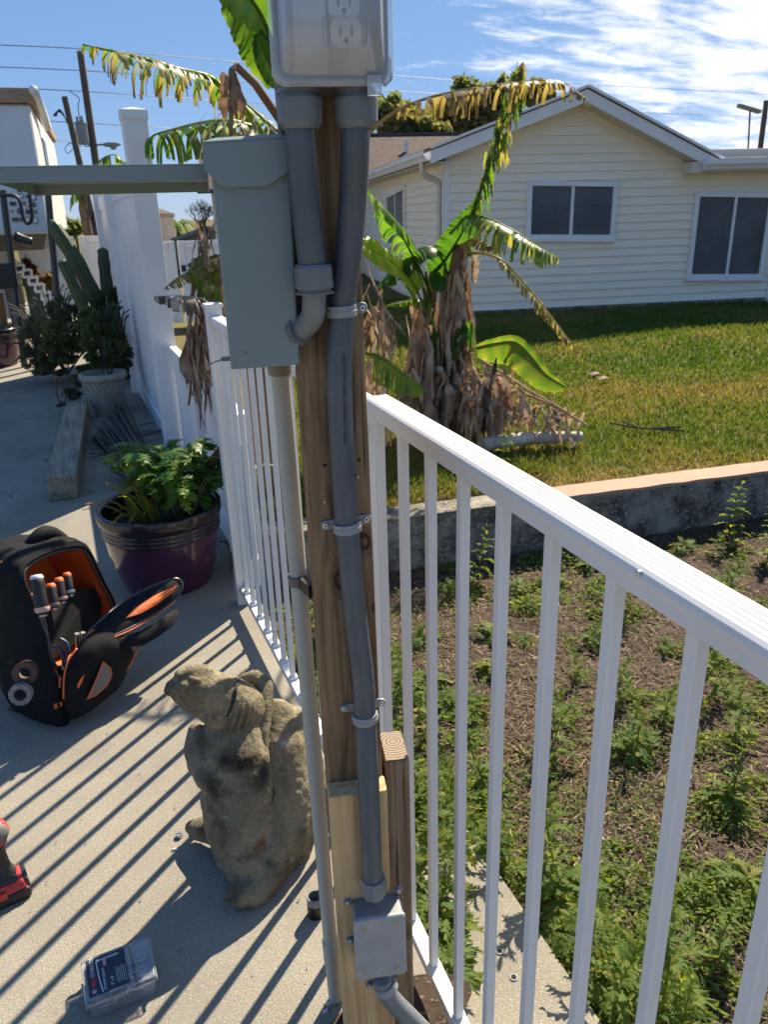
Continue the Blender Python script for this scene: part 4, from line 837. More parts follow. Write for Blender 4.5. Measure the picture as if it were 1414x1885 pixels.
def statue_mat(plain=False):
    mm = bpy.data.materials.new('cast_stone'); mm.use_nodes = True; nt = mm.node_tree; b = nt.nodes['Principled BSDF']; N = nt.nodes.new; L = nt.links.new
    tc = N('ShaderNodeTexCoord')
    def noise(s, d=6, lo=0.4, hi=0.6):
        n = N('ShaderNodeTexNoise'); n.inputs['Scale'].default_value = s; n.inputs['Detail'].default_value = d; n.inputs['Roughness'].default_value = 0.65; L(tc.outputs['Object'], n.inputs[0])
        r = N('ShaderNodeMapRange'); r.inputs[1].default_value = lo; r.inputs[2].default_value = hi; L(n.outputs['Fac'], r.inputs[0]); return r.outputs[0], n
    def mix(f, a, c):
        m = N('ShaderNodeMix'); m.data_type = 'RGBA'; L(f, m.inputs['Factor'])
        if isinstance(a, tuple): m.inputs['A'].default_value = (*a, 1)
        else: L(a, m.inputs['A'])
        m.inputs['B'].default_value = (*c, 1); return m.outputs['Result']
    f0, _ = noise(9); c = mix(f0, (0.35, 0.30, 0.205), (0.235, 0.195, 0.125))
    f1, _ = noise(16, 6, 0.52, 0.66); c = mix(f1, c, (0.13, 0.115, 0.08))
    f2, _ = noise(6, 4, 0.60, 0.72); c = mix(f2, c, (0.22, 0.12, 0.035))
    f3, _ = noise(26, 4, 0.64, 0.72); c = mix(f3, c, (0.42, 0.41, 0.36))
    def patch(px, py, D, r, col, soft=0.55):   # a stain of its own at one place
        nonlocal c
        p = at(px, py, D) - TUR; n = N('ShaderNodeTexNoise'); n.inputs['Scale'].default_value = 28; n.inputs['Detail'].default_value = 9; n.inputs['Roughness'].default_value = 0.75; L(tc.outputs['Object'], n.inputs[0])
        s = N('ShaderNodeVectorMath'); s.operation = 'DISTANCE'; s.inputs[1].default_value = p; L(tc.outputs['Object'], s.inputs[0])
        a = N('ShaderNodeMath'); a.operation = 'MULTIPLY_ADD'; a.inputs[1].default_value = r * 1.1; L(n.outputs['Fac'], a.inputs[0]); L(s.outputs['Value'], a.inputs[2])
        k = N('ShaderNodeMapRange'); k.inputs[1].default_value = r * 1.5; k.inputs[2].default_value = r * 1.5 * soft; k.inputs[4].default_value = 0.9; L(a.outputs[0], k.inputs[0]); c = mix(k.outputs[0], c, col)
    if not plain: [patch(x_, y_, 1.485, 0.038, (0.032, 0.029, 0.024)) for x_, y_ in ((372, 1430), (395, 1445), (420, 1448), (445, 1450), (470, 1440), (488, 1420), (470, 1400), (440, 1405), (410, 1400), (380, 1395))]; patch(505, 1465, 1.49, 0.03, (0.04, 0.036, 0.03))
    patch(318, 1250, 1.5, 0.03, (0.04, 0.038, 0.03)); patch(485, 1560, 1.42, 0.028, (0.14, 0.065, 0.015)); patch(440, 1660, 1.4, 0.045, (0.10, 0.075, 0.025)); patch(365, 1525, 1.58, 0.05, (0.09, 0.07, 0.03)); patch(430, 1510, 1.42, 0.05, (0.27, 0.26, 0.21))
    f4, n4 = noise(150, 5, 0.3, 0.7)
    m = N('ShaderNodeMix'); m.data_type = 'RGBA'; m.blend_type = 'MULTIPLY'; m.inputs['Factor'].default_value = 0.45; L(c, m.inputs['A']); L(f4, m.inputs['B']); L(m.outputs['Result'], b.inputs['Base Color'])
    b.inputs['Roughness'].default_value = 0.95; b.inputs['Specular IOR Level'].default_value = 0.1
    bp = N('ShaderNodeBump'); bp.inputs['Strength'].default_value = 0.95; bp.inputs['Distance'].default_value = 0.005; L(n4.outputs['Fac'], bp.inputs['Height']); L(bp.outputs[0], b.inputs['Normal'])
    return mm
TUR = onz(480, 1600); TUR.z = 0
ts = empty('tortoise_statue', TUR, 'cast stone tortoise statue sitting upright with its head raised, beside the pale pipe', 'statue')
chains = [
 # chest and belly plate
 [(430, 1350, 1.585, 56), (434, 1400, 1.55, 66), (440, 1450, 1.53, 70), (446, 1505, 1.515, 68), (458, 1555, 1.49, 58), (470, 1596, 1.46, 42)],
 [(392, 1470, 1.515, 24), (404, 1530, 1.505, 26), (424, 1585, 1.475, 24), (448, 1612, 1.45, 24)],
 # folded flippers crossing the chest, low relief
 [(368, 1362, 1.575, 18), (366, 1398, 1.55, 23), (384, 1428, 1.52, 27), (416, 1440, 1.497, 29), (448, 1438, 1.498, 28), (474, 1436, 1.515, 22)],
 [(360, 1345, 1.60, 15), (354, 1380, 1.58, 17), (362, 1412, 1.56, 16)],
 # near hind leg
 [(492, 1560, 1.47, 40), (490, 1605, 1.44, 36), (474, 1636, 1.415, 30), (446, 1648, 1.395, 23)],
 [(425, 1645, 1.39, 12), (418, 1652, 1.385, 8)], [(432, 1655, 1.385, 12), (427, 1661, 1.38, 8)], [(450, 1660, 1.385, 12), (447, 1667, 1.38, 8)], [(468, 1656, 1.39, 12), (468, 1665, 1.385, 8)],
 # far hind leg
 [(420, 1522, 1.58, 34), (390, 1528, 1.60, 25), (365, 1526, 1.63, 20)],
 [(352, 1520, 1.65, 10), (346, 1526, 1.65, 7)], [(358, 1530, 1.62, 10), (352, 1536, 1.615, 7)], [(374, 1537, 1.60, 11), (371, 1544, 1.595, 7)], [(392, 1542, 1.58, 11), (392, 1549, 1.575, 7)],
]
SM = statue_mat()
body = blob_mesh('body', chains, 0.0034, SM, ts, 4, 0.0018, 75)
head_ch = [[(468, 1330, 1.63, 46), (448, 1310, 1.615, 48), (430, 1297, 1.59, 47), (412, 1285, 1.575, 45)],
 [(400, 1281, 1.565, 43), (376, 1270, 1.555, 39), (354, 1265, 1.545, 32), (334, 1264, 1.54, 24), (320, 1266, 1.538, 17), (311, 1271, 1.538, 10)],
 [(330, 1243, 1.54, 10), (350, 1238, 1.55, 15), (376, 1243, 1.56, 20)],
 [(322, 1283, 1.53, 7), (345, 1297, 1.525, 12), (375, 1308, 1.53, 18), (400, 1322, 1.54, 22)], [(341, 1263, 1.505, 10)], [(352, 1250, 1.512, 7), (366, 1254, 1.512, 6)]]
hd2 = blob_mesh('head', head_ch, 0.003, SM, ts, 5, 0.0010, 90)
for k, (x0, x1_) in enumerate(((452, 1.60), (464, 1.61), (440, 1.595))):   # folds of skin behind the jaw
    m = MB(); p = curve([at(x0 + 8, 1262, 1.66), at(x0 - 2, 1285, x1_ - 0.045), at(x0 - 10, 1325, x1_ - 0.075), at(x0 - 18, 1350, x1_ - 0.07)], 14); m.tube(p, [0.001 + 0.0035 * math.sin(math.pi * i / 13) for i in range(14)], 8); m.build('neck_fold', SM, ts, smooth=True)
shell_ch = [
 [(512, 1320, 1.70, 34), (524, 1372, 1.70, 66), (520, 1440, 1.68, 82), (508, 1520, 1.62, 80), (496, 1580, 1.56, 60), (492, 1630, 1.51, 38)],
 [(508, 1322, 1.63, 36), (512, 1380, 1.59, 54), (516, 1450, 1.56, 62), (512, 1515, 1.53, 62), (502, 1575, 1.50, 48)],
 [(544, 1338, 1.64, 38), (548, 1405, 1.605, 48), (546, 1478, 1.575, 52), (532, 1550, 1.54, 46), (512, 1605, 1.50, 34)]]
shell = blob_mesh('shell', shell_ch, 0.0042, statue_mat(True), ts, 18, 0.0020, 55)
rim_ch = [[(446, 1248, 1.67, 9), (470, 1246, 1.665, 13), (488, 1262, 1.65, 15), (490, 1300, 1.605, 14), (484, 1350, 1.56, 12), (484, 1400, 1.525, 11), (488, 1455, 1.505, 10), (494, 1510, 1.485, 10), (500, 1560, 1.468, 10), (504, 1600, 1.455, 10)]]
rim_ = blob_mesh('shell_rim', rim_ch, 0.0034, SM, ts, 4, 0.0012, 50)
# strap groove round the neck and the eye
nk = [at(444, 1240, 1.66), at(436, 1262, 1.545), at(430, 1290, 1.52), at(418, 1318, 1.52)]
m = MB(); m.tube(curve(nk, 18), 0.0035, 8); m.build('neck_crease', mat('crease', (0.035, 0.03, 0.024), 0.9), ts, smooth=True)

# pale metal slug beside the foot
a = onz(330, 1540); kn_ = empty('metal_disc', a, 'small pale slotted metal disc lying beside the statue foot', 'disc')
m = MB(); m.lathe([(0, 0.010), (0.0085, 0.010), (0.0095, 0.009), (0.0095, 0.0), (0, 0.0)], a, UPZ, 20); m.build('disc', M['zinc'], kn_, smooth=True, auto=30)
m = MB(); m.box(a + UPZ * 0.0102, (0.014, 0.0016, 0.0006), RT0); m.build('slot', M['dark_hole'], kn_)

# ------------------------------------------------------------------ purple planter and its plants
M['glaze'] = mat('glaze', (0.075, 0.014, 0.052), 0.20, col2=(0.05, 0.012, 0.042), scale=5, spec=0.6, coat=0.3)
M['glaze_rim'] = mat('glaze_rim', (0.022, 0.014, 0.020), 0.22, spec=0.6)
M['potting'] = mat('potting', (0.02, 0.015, 0.012), 0.95, bump=1.0, bscale=60)
def planter(c, rr, h, label, name='planter'):
    t = empty(name, c, label, 'planter'); s = rr / 0.265
    m = MB(); m.lathe([(rr * 0.70, 0), (rr * 0.80, 0.07 * s), (rr * 0.89, 0.16 * s), (rr * 0.93, h - 0.12 * s)], c, UPZ, 48); m.lathe([(0, 0.001), (rr * 0.70, 0.001)], c, UPZ, 32); m.build('body', M['glaze'], t, smooth=True)
    pr = [(rr * 0.93, h - 0.12 * s)]
    for k in range(3): z = h - 0.12 * s + k * 0.019 * s; pr += [(rr * 0.945, z + 0.004 * s), (rr * 0.955, z + 0.009 * s), (rr * 0.945, z + 0.014 * s), (rr * 0.938, z + 0.0175 * s)]
    pr += [(rr * 0.96, h - 0.058 * s), (rr * 0.985, h - 0.050 * s), (rr * 1.0, h - 0.035 * s), (rr, h - 0.008 * s), (rr * 0.985, h), (rr * 0.93, h), (rr * 0.905, h - 0.01 * s), (rr * 0.89, h - 0.05 * s), (rr * 0.88, h - 0.12 * s)]
    m = MB(); m.lathe(pr, c, UPZ, 56); m.build('rim', M['glaze_rim'], t, smooth=True)
    m = MB(); n = 24; vs = [c + UPZ * (h - 0.075 * s)]; 
    for i in range(1, 6):
        for k in range(n):
            a = 2 * math.pi * k / n; r = rr * 0.89 * i / 5; p = c + Vector((r * math.cos(a), r * math.sin(a), 0)); vs.append(p + UPZ * (h - 0.08 * s + 0.02 * mnoise.noise(p * 14)))
    fs = [(0, 1 + k, 1 + (k + 1) % n) for k in range(n)] + [(1 + i * n + k, 1 + (i + 1) * n + k, 1 + (i + 1) * n + (k + 1) % n, 1 + i * n + (k + 1) % n) for i in range(4) for k in range(n)]
    m.add(vs, fs); m.build('soil', M['potting'], t); return t
PC = at(289, 905, 3.26); PC.z = 0
planter(PC, 0.262, 0.365, 'large glossy dark purple planter with ribbed black rim holding a leafy green plant')

G = [(0.0, (0.04, 0.115, 0.02)), (0.3, (0.09, 0.185, 0.03)), (0.55, (0.22, 0.22, 0.04)), (0.75, (0.30, 0.19, 0.07)), (1.0, (0.12, 0.08, 0.05))]
M['leaf'] = leafmat('leaf', G, 0.5, 0.45)
M['banana'] = leafmat('banana', [(0.0, (0.032, 0.088, 0.018)), (0.28, (0.075, 0.15, 0.022)), (0.46, (0.17, 0.19, 0.04)), (0.64, (0.25, 0.19, 0.115)), (1.0, (0.12, 0.09, 0.07))], 0.55, 0.36, 12, (2.0, 2.0, 0.6, 1))
M['dead'] = leafmat('dead', [(0.0, (0.42, 0.33, 0.245)), (0.35, (0.31, 0.225, 0.16)), (0.6, (0.20, 0.115, 0.07)), (0.8, (0.46, 0.39, 0.32)), (1.0, (0.085, 0.062, 0.05))], 0.22, 0.75, 9, (1.35, 1.15, 0.9, 1), 0.15)
M['stem'] = mat('stem', (0.10, 0.14, 0.03), 0.5, col2=(0.16, 0.13, 0.05), scale=20)
M['bark'] = mat('bark', (0.15, 0.11, 0.075), 0.95, col2=(0.07, 0.05, 0.036), scale=12, bump=0.8, bscale=40, stretch=(1, 1, 0.3))

def cut_leaf(mb, base, d, up, ln, wd, lobes=4, dry=0.1, droop=0.25):   # a deeply cut leaf
    d = d.normalized(); s = d.cross(up).normalized(); u = s.cross(d); n = lobes * 2 + 1; ctr = []; L_ = []; R_ = []
    for i in range(n + 1):
        t = i / n; c = base + d * ln * t - UPZ * droop * ln * t * t + u * 0.06 * ln * math.sin(t * 3)
        w = wd * (math.sin(math.pi * min(1, t * 0.92 + 0.06)) ** 0.8) * (1.0 if i % 2 else 0.38); f = d * (0.12 * ln if i % 2 else 0)
        ctr.append(c); L_.append(c - s * w + f - u * 0.15 * w); R_.append(c + s * w + f - u * 0.15 * w)
    k = len(ctr); vs = ctr + L_ + R_; fs = []
    for i in range(k - 1): fs += [(i, i + 1, k + i + 1, k + i), (i + 1, i, 2 * k + i, 2 * k + i + 1)]
    dr = [min(1, max(0, dry + random.uniform(-0.08, 0.1)))] * len(vs); mb.add(vs, fs, 0, dr)
def rdir(a, el): return Vector((math.cos(a) * math.cos(el), math.sin(a) * math.cos(el), math.sin(el)))
# the leafy plant: arching stems set with cut leaves
pt = empty('leafy_plant', PC + Vector((0.07, 0.0, 0.29)), 'bushy bright green plant with cut leaves growing in the purple planter', 'plant')
top_ = PC + UPZ * 0.29
random.seed(11); sm = MB(); cl_ = []
for k in range(34):
    a = random.uniform(0, 2 * math.pi); b0 = top_ + UPZ * 0.02 + Vector((0.06 + random.uniform(-0.09, 0.10), random.uniform(-0.1, 0.1), 0))
    reach = random.uniform(0.06, 0.22); hgt = random.uniform(0.20, 0.36)
    if k < 9: a = random.uniform(-0.9, 0.35); reach = random.uniform(0.22, 0.33); hgt = random.uniform(0.12, 0.24)
    e = b0 + Vector((math.cos(a) * reach, math.sin(a) * reach, hgt * 0.75)); p = curve([b0, b0.lerp(e, 0.4) + UPZ * hgt * 0.55, e], 10)
    sm.tube(p, [0.0035 * (1 - i / 12) for i in range(10)], 5)
    for i in range(2, 10):
        for q in range(2):
            lb = MB(); aa = a + random.uniform(-1.7, 1.7); cut_leaf(lb, p[i], rdir(aa, random.uniform(-0.3, 0.5)), UPZ, random.uniform(0.055, 0.095), random.uniform(0.022, 0.038), 4, random.choice((0.0, 0.08, 0.15, 0.25, 0.36)), 0.35); cl_.append(lb)
sm.build('stem', M['stem'], pt, smooth=True)
for lb in cl_: lb.build('leaf', M['leaf'], pt, dry=True)
# dry strap-leaved plant on the left of the same pot
sp = empty('strap_leaf_plant', top_ + Vector((-0.10, 0, 0)), 'dried strap-leaved plant with orange tips at the left of the purple planter', 'plant')
random.seed(5)
for k in range(22):
    a = math.pi + random.uniform(-1.5, 1.7); b0 = top_ + Vector((-0.05 + random.uniform(-0.05, 0.05), random.uniform(-0.08, 0.06), 0)); ln = random.uniform(0.14, 0.30); el_ = random.uniform(0.25, 1.2)
    e = b0 + rdir(a, el_) * ln; p = curve([b0, b0.lerp(e, 0.55) + UPZ * 0.05, e], 8); lb = MB(); vs = []; dr = []; dd = random.choice((0.15, 0.3, 0.5, 0.65, 0.7))
    s = rdir(a, 0).cross(UPZ)
    for i, c in enumerate(p): w_ = 0.009 * (1 - (i / 7) ** 2) + 0.0006; vs += [c - s * w_, c - UPZ * 0.003, c + s * w_]; dr += [min(1, dd + 0.05 * i)] * 3
    lb.add(vs, [f for i in range(7) for f in ((i * 3, i * 3 + 1, i * 3 + 4, i * 3 + 3), (i * 3 + 1, i * 3 + 2, i * 3 + 5, i * 3 + 4))], 0, dr); lb.build('leaf', M['leaf'], sp, dry=True)

# ------------------------------------------------------------------ tool bag standing open
M['nylon'] = mat('nylon', (0.008, 0.009, 0.011), 0.8, col2=(0.014, 0.015, 0.017), scale=30, bump=0.35, bscale=420, bdist=0.003, spec=0.15)
M['orange'] = mat('orange', (0.62, 0.13, 0.022), 0.7, col2=(0.5, 0.095, 0.016), scale=9, bump=0.35, bscale=35)
M['piping'] = mat('piping', (0.75, 0.15, 0.03), 0.5)
M['grey_panel'] = mat('grey_panel', (0.17, 0.165, 0.16), 0.7)
M['mesh_cloth'] = mat('mesh_cloth', (0.05, 0.03, 0.035), 0.8, col2=(0.02, 0.015, 0.018), scale=300)
BG = onz(90, 1322); bag = empty('tool_bag', BG, 'black and orange tool backpack standing open on the patio by the purple planter', 'tool bag')
# front ring (opening side), camera left to right
ring = [(118, 1322, 2.30), (86, 1215, 2.35), (58, 1125, 2.40), (36, 1065, 2.44), (44, 1030, 2.48), (95, 1006, 2.56), (150, 998, 2.62), (172, 1024, 2.66), (192, 1065, 2.68), (216, 1118, 2.70), (214, 1200, 2.66), (196, 1285, 2.60)]
F_ = [at(*r_) for r_ in ring]
for i in (0, 11): F_[i].z = 0.002
bd = (-RT0 * 0.235 + FW0 * 0.10)
def closed(pts, n):
    k = len(pts); res = []
    for i in range(n):
        x = i / n * k; j = int(x); t = x - j; a, b_, c, d = (pts[(j + o) % k] for o in (-1, 0, 1, 2))
        res.append(0.5 * (2 * b_ + (c - a) * t + (2 * a - 5 * b_ + 4 * c - d) * t * t + (3 * b_ - a - 3 * c + d) * t ** 3))
    return res
# the body goes back-left from the opening; the back is a little lower
Bk = [p + bd + Vector((0, 0, -0.02)) for p in F_]; Bk[0].z = Bk[11].z = 0.002
mid1 = [p + bd * 0.25 + UPZ * (0.012 if p.z > 0.25 else 0) for p in F_]; mid2 = [p + bd * 0.7 + UPZ * (0.01 if p.z > 0.25 else 0) for p in F_]
Fb = closed(F_, 48); cen_ = sum(Fb, Vector()) / 48
for p in Fb: p.z = max(p.z, 0.002)
rg_ = []
for q_, sc in ((0, 1), (0.12, 1.045), (0.35, 1.06), (0.6, 1.04), (0.85, 0.99), (1.0, 0.9), (1.06, 0.7)):
    rg_.append([(cen_ + (p - cen_) * sc + bd * q_ + Vector((0, 0, 0.006 * mnoise.noise(p * 18 + bd * q_ * 60) * (p.z > 0.05)))) for p in Fb])
    for p in rg_[-1]: p.z = max(p.z, 0.002)
m = MB(); loft(m, rg_, False, True); bm_ = m.build('body', M['nylon'], bag, smooth=True, auto=55)
sb = bm_.modifiers.new('sub', 'SUBSURF'); sb.levels = 0; sb.render_levels = 0
m = MB(); m.quad(F_[0], F_[11], Bk[11], Bk[0]); m.build('base', M['black'], bag)
op = [(104, 1228, 2.352), (86, 1170, 2.372), (62, 1112, 2.412), (44, 1068, 2.445), (52, 1042, 2.485), (98, 1018, 2.56), (148, 1011, 2.62), (164, 1030, 2.655), (184, 1070, 2.68), (206, 1118, 2.695), (196, 1160, 2.68), (150, 1200, 2.55)]
O_ = [at(*r_) for r_ in op]
Ob = closed(O_, 48); m = MB(); loft(m, [Fb, [p.lerp(q, 0.5) - bd.normalized() * 0.008 for p, q in zip(Fb, Ob)], Ob]); m.build('front_panel', M['nylon'], bag, smooth=True, auto=50)
I1 = [p + bd * 0.1 for p in Ob]; I2 = [cen_ + (p + bd * 0.8 - cen_) * 0.96 for p in Ob]; m = MB(); loft(m, [Ob, I1, I2], False, True); m.build('lining', M['orange'], bag, smooth=True, auto=60)
m = MB(); m.tube([*Ob, Ob[0]], 0.0055, 8); m.build('zip', M['black_metal'], bag, smooth=True)
m = MB(); w2 = [p + bd * 0.14 + (sum(O_, Vector()) / 12 - p) * 0.05 for p in O_]; ped = [w2[2].lerp(w2[3], 0.45), w2[8].lerp(w2[9], 0.3), w2[9], w2[10], w2[11], w2[0], w2[1]]
for p in ped: p -= UPZ * 0.0
m.add(ped, [tuple(range(7))]); m.build('inner_pocket', M['nylon'], bag)
hnd = [at(30, 1045, 2.62), at(50, 1010, 2.60), at(75, 983, 2.62), at(95, 982, 2.66), at(118, 996, 2.68), at(125, 1008, 2.66)]
m = MB(); p = curve(hnd, 22); m.tube(p, [0.014 + 0.010 * math.sin(math.pi * i / 21) for i in range(22)], 12); m.build('handle', M['nylon'], bag, smooth=True)
m = MB(); m.tube(curve([at(0, 1036, 2.5), at(15, 1022, 2.55), at(28, 1014, 2.6)], 8), 0.003, 6); m.build('piping', M['piping'], bag, smooth=True)
# bottom front pocket, bulging
def P3(lst): return [at(*q) for q in lst]
pn = (-FW0 * 0.8 + RT0 * 0.5 + UPZ * 0.25).normalized()
pk = P3([(113, 1268, 2.28), (120, 1225, 2.29), (150, 1180, 2.32), (190, 1162, 2.37), (232, 1172, 2.42), (250, 1188, 2.44), (240, 1222, 2.42), (222, 1262, 2.38), (196, 1285, 2.34), (160, 1312, 2.30), (128, 1322, 2.28)])
pk = closed(pk, 36); m = MB(); m.pillow(pk, pn, 0.045, 6); m.build('front_pocket', M['nylon'], bag, smooth=True)
def on_pocket(lst, off): return [at(*q) + pn * off for q in lst]
m = MB(); m.tube(curve(on_pocket([(115, 1285, 2.27), (116, 1245, 2.275), (124, 1215, 2.28), (140, 1192, 2.30)], 0.012), 16), 0.0028, 6); m.build('piping', M['piping'], bag, smooth=True)
gp = P3([(189, 1219, 2.30), (202, 1230, 2.32), (205, 1243, 2.32), (196, 1262, 2.30), (175, 1280, 2.275), (160, 1287, 2.26), (172, 1262, 2.27), (182, 1238, 2.285)])
m = MB(); m.pillow(gp, pn, 0.006, 3); m.build('grey_panel', M['grey_panel'], bag, smooth=True)
m = MB(); m.tube([*gp, gp[0]], 0.0028, 6); m.build('piping', M['piping'], bag, smooth=True)
gp2 = P3([(243, 1185, 2.40), (254, 1186, 2.42), (232, 1228, 2.40), (212, 1250, 2.37), (226, 1220, 2.385)]); m = MB(); m.pillow(gp2, pn, 0.004, 3); m.build('grey_panel', M['grey_panel'], bag, smooth=True)
m = MB(); m.tube(curve([at(256, 1188, 2.41), at(238, 1225, 2.39), at(220, 1248, 2.37)], 10), 0.003, 6); m.build('piping', M['piping'], bag, smooth=True)
m = MB(); a = P3([(155, 1242, 2.262), (150, 1256, 2.258), (143, 1268, 2.255), (141, 1262, 2.255), (147, 1250, 2.258)]); m.prism(a, pn * 0.002); m.build('zip_pull', M['piping'], bag)
m = MB(); a = P3([(98, 1296, 2.29), (113, 1291, 2.28), (114, 1299, 2.28), (99, 1305, 2.29)]); m.prism(a, pn * 0.004); m.build('tag', M['piping'], bag)
m = MB(); a = P3([(107, 1246, 2.30), (110, 1246, 2.30), (110, 1266, 2.29), (107, 1266, 2.29)]); m.prism(a, pn * 0.004); m.build('tag', M['piping'], bag)
# the opened door flap, folded out to the right
fn = (UPZ * 0.75 - FW0 * 0.62 + RT0 * 0.05).normalized()
fl = P3([(150, 1192, 2.34), (160, 1166, 2.40), (190, 1138, 2.46), (216, 1116, 2.52), (262, 1088, 2.56), (318, 1066, 2.60), (333, 1072, 2.60), (333, 1086, 2.58), (318, 1106, 2.54), (282, 1132, 2.48), (240, 1156, 2.42), (200, 1174, 2.38), (172, 1186, 2.35)])
fl = closed(fl, 40); m = MB(); m.pillow(fl, fn, 0.018, 5); flo = m.build('flap', M['nylon'], bag, smooth=True)
m = MB(); m.tube([*fl, fl[0]], 0.006, 8); m.build('zip', M['black_metal'], flo, smooth=True)
m = MB(); m.tube(curve([at(200, 1177, 2.37), at(242, 1159, 2.41), at(284, 1135, 2.47), at(322, 1106, 2.53)], 14), 0.0024, 6); m.build('piping', M['piping'], flo, smooth=True)
of = [p + fn * 0.016 for p in P3([(233, 1141, 2.44), (250, 1122, 2.48), (285, 1100, 2.53), (318, 1084, 2.56), (328, 1080, 2.58), (322, 1092, 2.55), (290, 1116, 2.50), (262, 1132, 2.46)])]
m = MB(); m.pillow(of, fn, 0.006, 3); m.build('inner_panel', M['orange'], flo, smooth=True)
of = [p + fn * 0.014 for p in P3([(158, 1174, 2.39), (170, 1162, 2.41), (205, 1152, 2.43), (196, 1158, 2.42), (176, 1168, 2.40)])]; m = MB(); m.pillow(of, fn, 0.004, 2); m.build('inner_panel', M['orange'], flo, smooth=True)
m = MB(); of = P3([(190, 1184, 2.36), (250, 1166, 2.40), (300, 1135, 2.47), (325, 1118, 2.52), (328, 1130, 2.50), (318, 1148, 2.46), (290, 1170, 2.42), (262, 1186, 2.38), (225, 1190, 2.36)])
m.pillow([p - fn * 0.012 for p in of], fn, 0.022, 4); m.build('outer_pocket', M['nylon'], flo, smooth=True)
m = MB(); m.tube(curve([at(222, 1140, 2.44), at(245, 1118, 2.49), at(280, 1096, 2.54), at(300, 1086, 2.56)], 14), 0.004, 6); m.build('zip', M['black_metal'], flo, smooth=True)
m = MB(); m.tube(curve(P3([(60, 1085, 2.47), (57, 1100, 2.43)]), 4), 0.002, 5); m.build('stitching', M['piping'], bag)
# side mesh pocket with rolls of tape in it
# (left panel of the body faces the camera)
def tape(px, py, D, r, w_, label, mt, ax):
    a = at(px, py, D); t = empty('tape_roll', a, label, 'tape'); m = MB()
    m.lathe([(r * 0.55, -w_ / 2), (r, -w_ / 2), (r, w_ / 2), (r * 0.55, w_ / 2), (r * 0.55, -w_ / 2)], a, ax, 28); m.build('roll', mt, t, smooth=True, auto=40)
    m = MB(); m.lathe([(r * 0.53, -w_ / 2 - 0.0006), (r * 0.56, -w_ / 2 - 0.0006), (r * 0.56, w_ / 2 + 0.0006), (r * 0.53, w_ / 2 + 0.0006), (r * 0.53, -w_ / 2 - 0.0006)], a, ax, 28); m.build('core', mat('core', (0.12, 0.09, 0.07), 0.9), t, smooth=True, auto=40)
tape(46, 1238, 2.28, 0.036, 0.024, 'dark reddish-brown roll of tape in the side pocket of the tool bag', mat('brown_tape', (0.06, 0.025, 0.025), 0.4), -FW0 + RT0 * 0.15 + UPZ * 0.2)
tape(38, 1277, 2.25, 0.033, 0.022, 'silver-grey roll of tape seen through mesh below the brown roll', mat('silver_tape', (0.30, 0.30, 0.31), 0.45, col2=(0.05, 0.05, 0.05), scale=420, contrast=(0.48, 0.52)), -FW0 + RT0 * 0.15 + UPZ * 0.2)
m = MB(); sp_ = P3([(-30, 1225, 2.30), (30, 1219, 2.29), (84, 1228, 2.30), (108, 1300, 2.27), (112, 1322, 2.27), (20, 1330, 2.25), (-30, 1330, 2.25)])
for p in sp_: p.z = max(p.z, 0.004)
m.tube(sp_[0:3], 0.004, 6); m.tube(sp_[2:5], 0.004, 6); m.build('pocket_edge', M['nylon'], bag, smooth=True)
# tools in the bag
def driver(p0, p1, r, label, body, cap_, ring_):
    r *= 1.3
    a, b_ = at(*p0), at(*p1); ax = (b_ - a); ln = ax.length; ax.normalize(); t = empty('screwdriver', b_, label, 'screwdriver')
    m = MB(); m.lathe([(r * 0.2, 0), (r * 0.9, 0.003), (r, ln * 0.2), (r * 0.92, ln * 0.55), (r * 1.05, ln * 0.85), (r * 0.7, ln)], a, ax, 14); m.build('grip', body, t, smooth=True)
    m = MB(); m.lathe([(0, -0.004), (r * 0.7, -0.003), (r * 0.95, 0.004), (r * 0.95, 0.010)], a, ax, 14); m.build('cap', cap_, t, smooth=True)
    m = MB(); m.lathe([(r * 1.06, ln * 0.80), (r * 1.10, ln * 0.86), (r * 0.9, ln * 0.93)], a, ax, 14); m.build('collar', ring_, t, smooth=True)
    m = MB(); m.tube([b_ - ax * 0.004, b_ + ax * 0.006], r * 0.6, 10); m.build('ferrule', M['zinc'], t, smooth=True)
M['grip'] = mat('grip', (0.016, 0.015, 0.018), 0.55, col2=(0.010, 0.010, 0.012), scale=120); M['pink'] = mat('pink', (0.62, 0.36, 0.32), 0.5); M['white_pl'] = mat('white_pl', (0.55, 0.58, 0.62), 0.4)
driver((66, 1060, 2.42), (79, 1132, 2.37), 0.0165, 'large black torch-like screwdriver with pale end, leftmost tool in the bag', M['grip'], M['white_pl'], M['pink'])
driver((92, 1076, 2.46), (100, 1120, 2.42), 0.013, 'black screwdriver with plain orange cap, second tool from the left in the bag', M['grip'], M['piping'], M['grey_panel'])
driver((107, 1065, 2.50), (115, 1108, 2.46), 0.0125, 'black screwdriver with square-marked cap, third tool from the left in the bag', M['grip'], M['piping'], M['pink'])
driver((122, 1056, 2.54), (130, 1095, 2.50), 0.0115, 'smallest black screwdriver with bright orange top, rightmost of the row in the bag', M['grip'], M['orange'], M['white_pl'])
pa = at(112, 1235, 2.36); t = empty('pliers', pa, 'blue-handled pliers standing in the open tool bag', 'pliers')
M['blue'] = mat('blue', (0.035, 0.065, 0.14), 0.4)
m = MB(); m.tube(curve([at(108, 1175, 2.40), at(122, 1184, 2.39), at(124, 1200, 2.38), at(116, 1225, 2.37)], 12), 0.006, 8); m.build('handle', M['blue'], t, smooth=True)
m = MB(); m.tube(curve([at(98, 1190, 2.39), at(110, 1196, 2.385), at(115, 1206, 2.38), at(116, 1225, 2.37)], 12), 0.006, 8); m.build('handle', M['blue'], t, smooth=True)
m = MB(); m.ball(at(116, 1230, 2.37), (0.012, 0.006, 0.016)); m.build('jaw', M['zinc'], t, smooth=True)
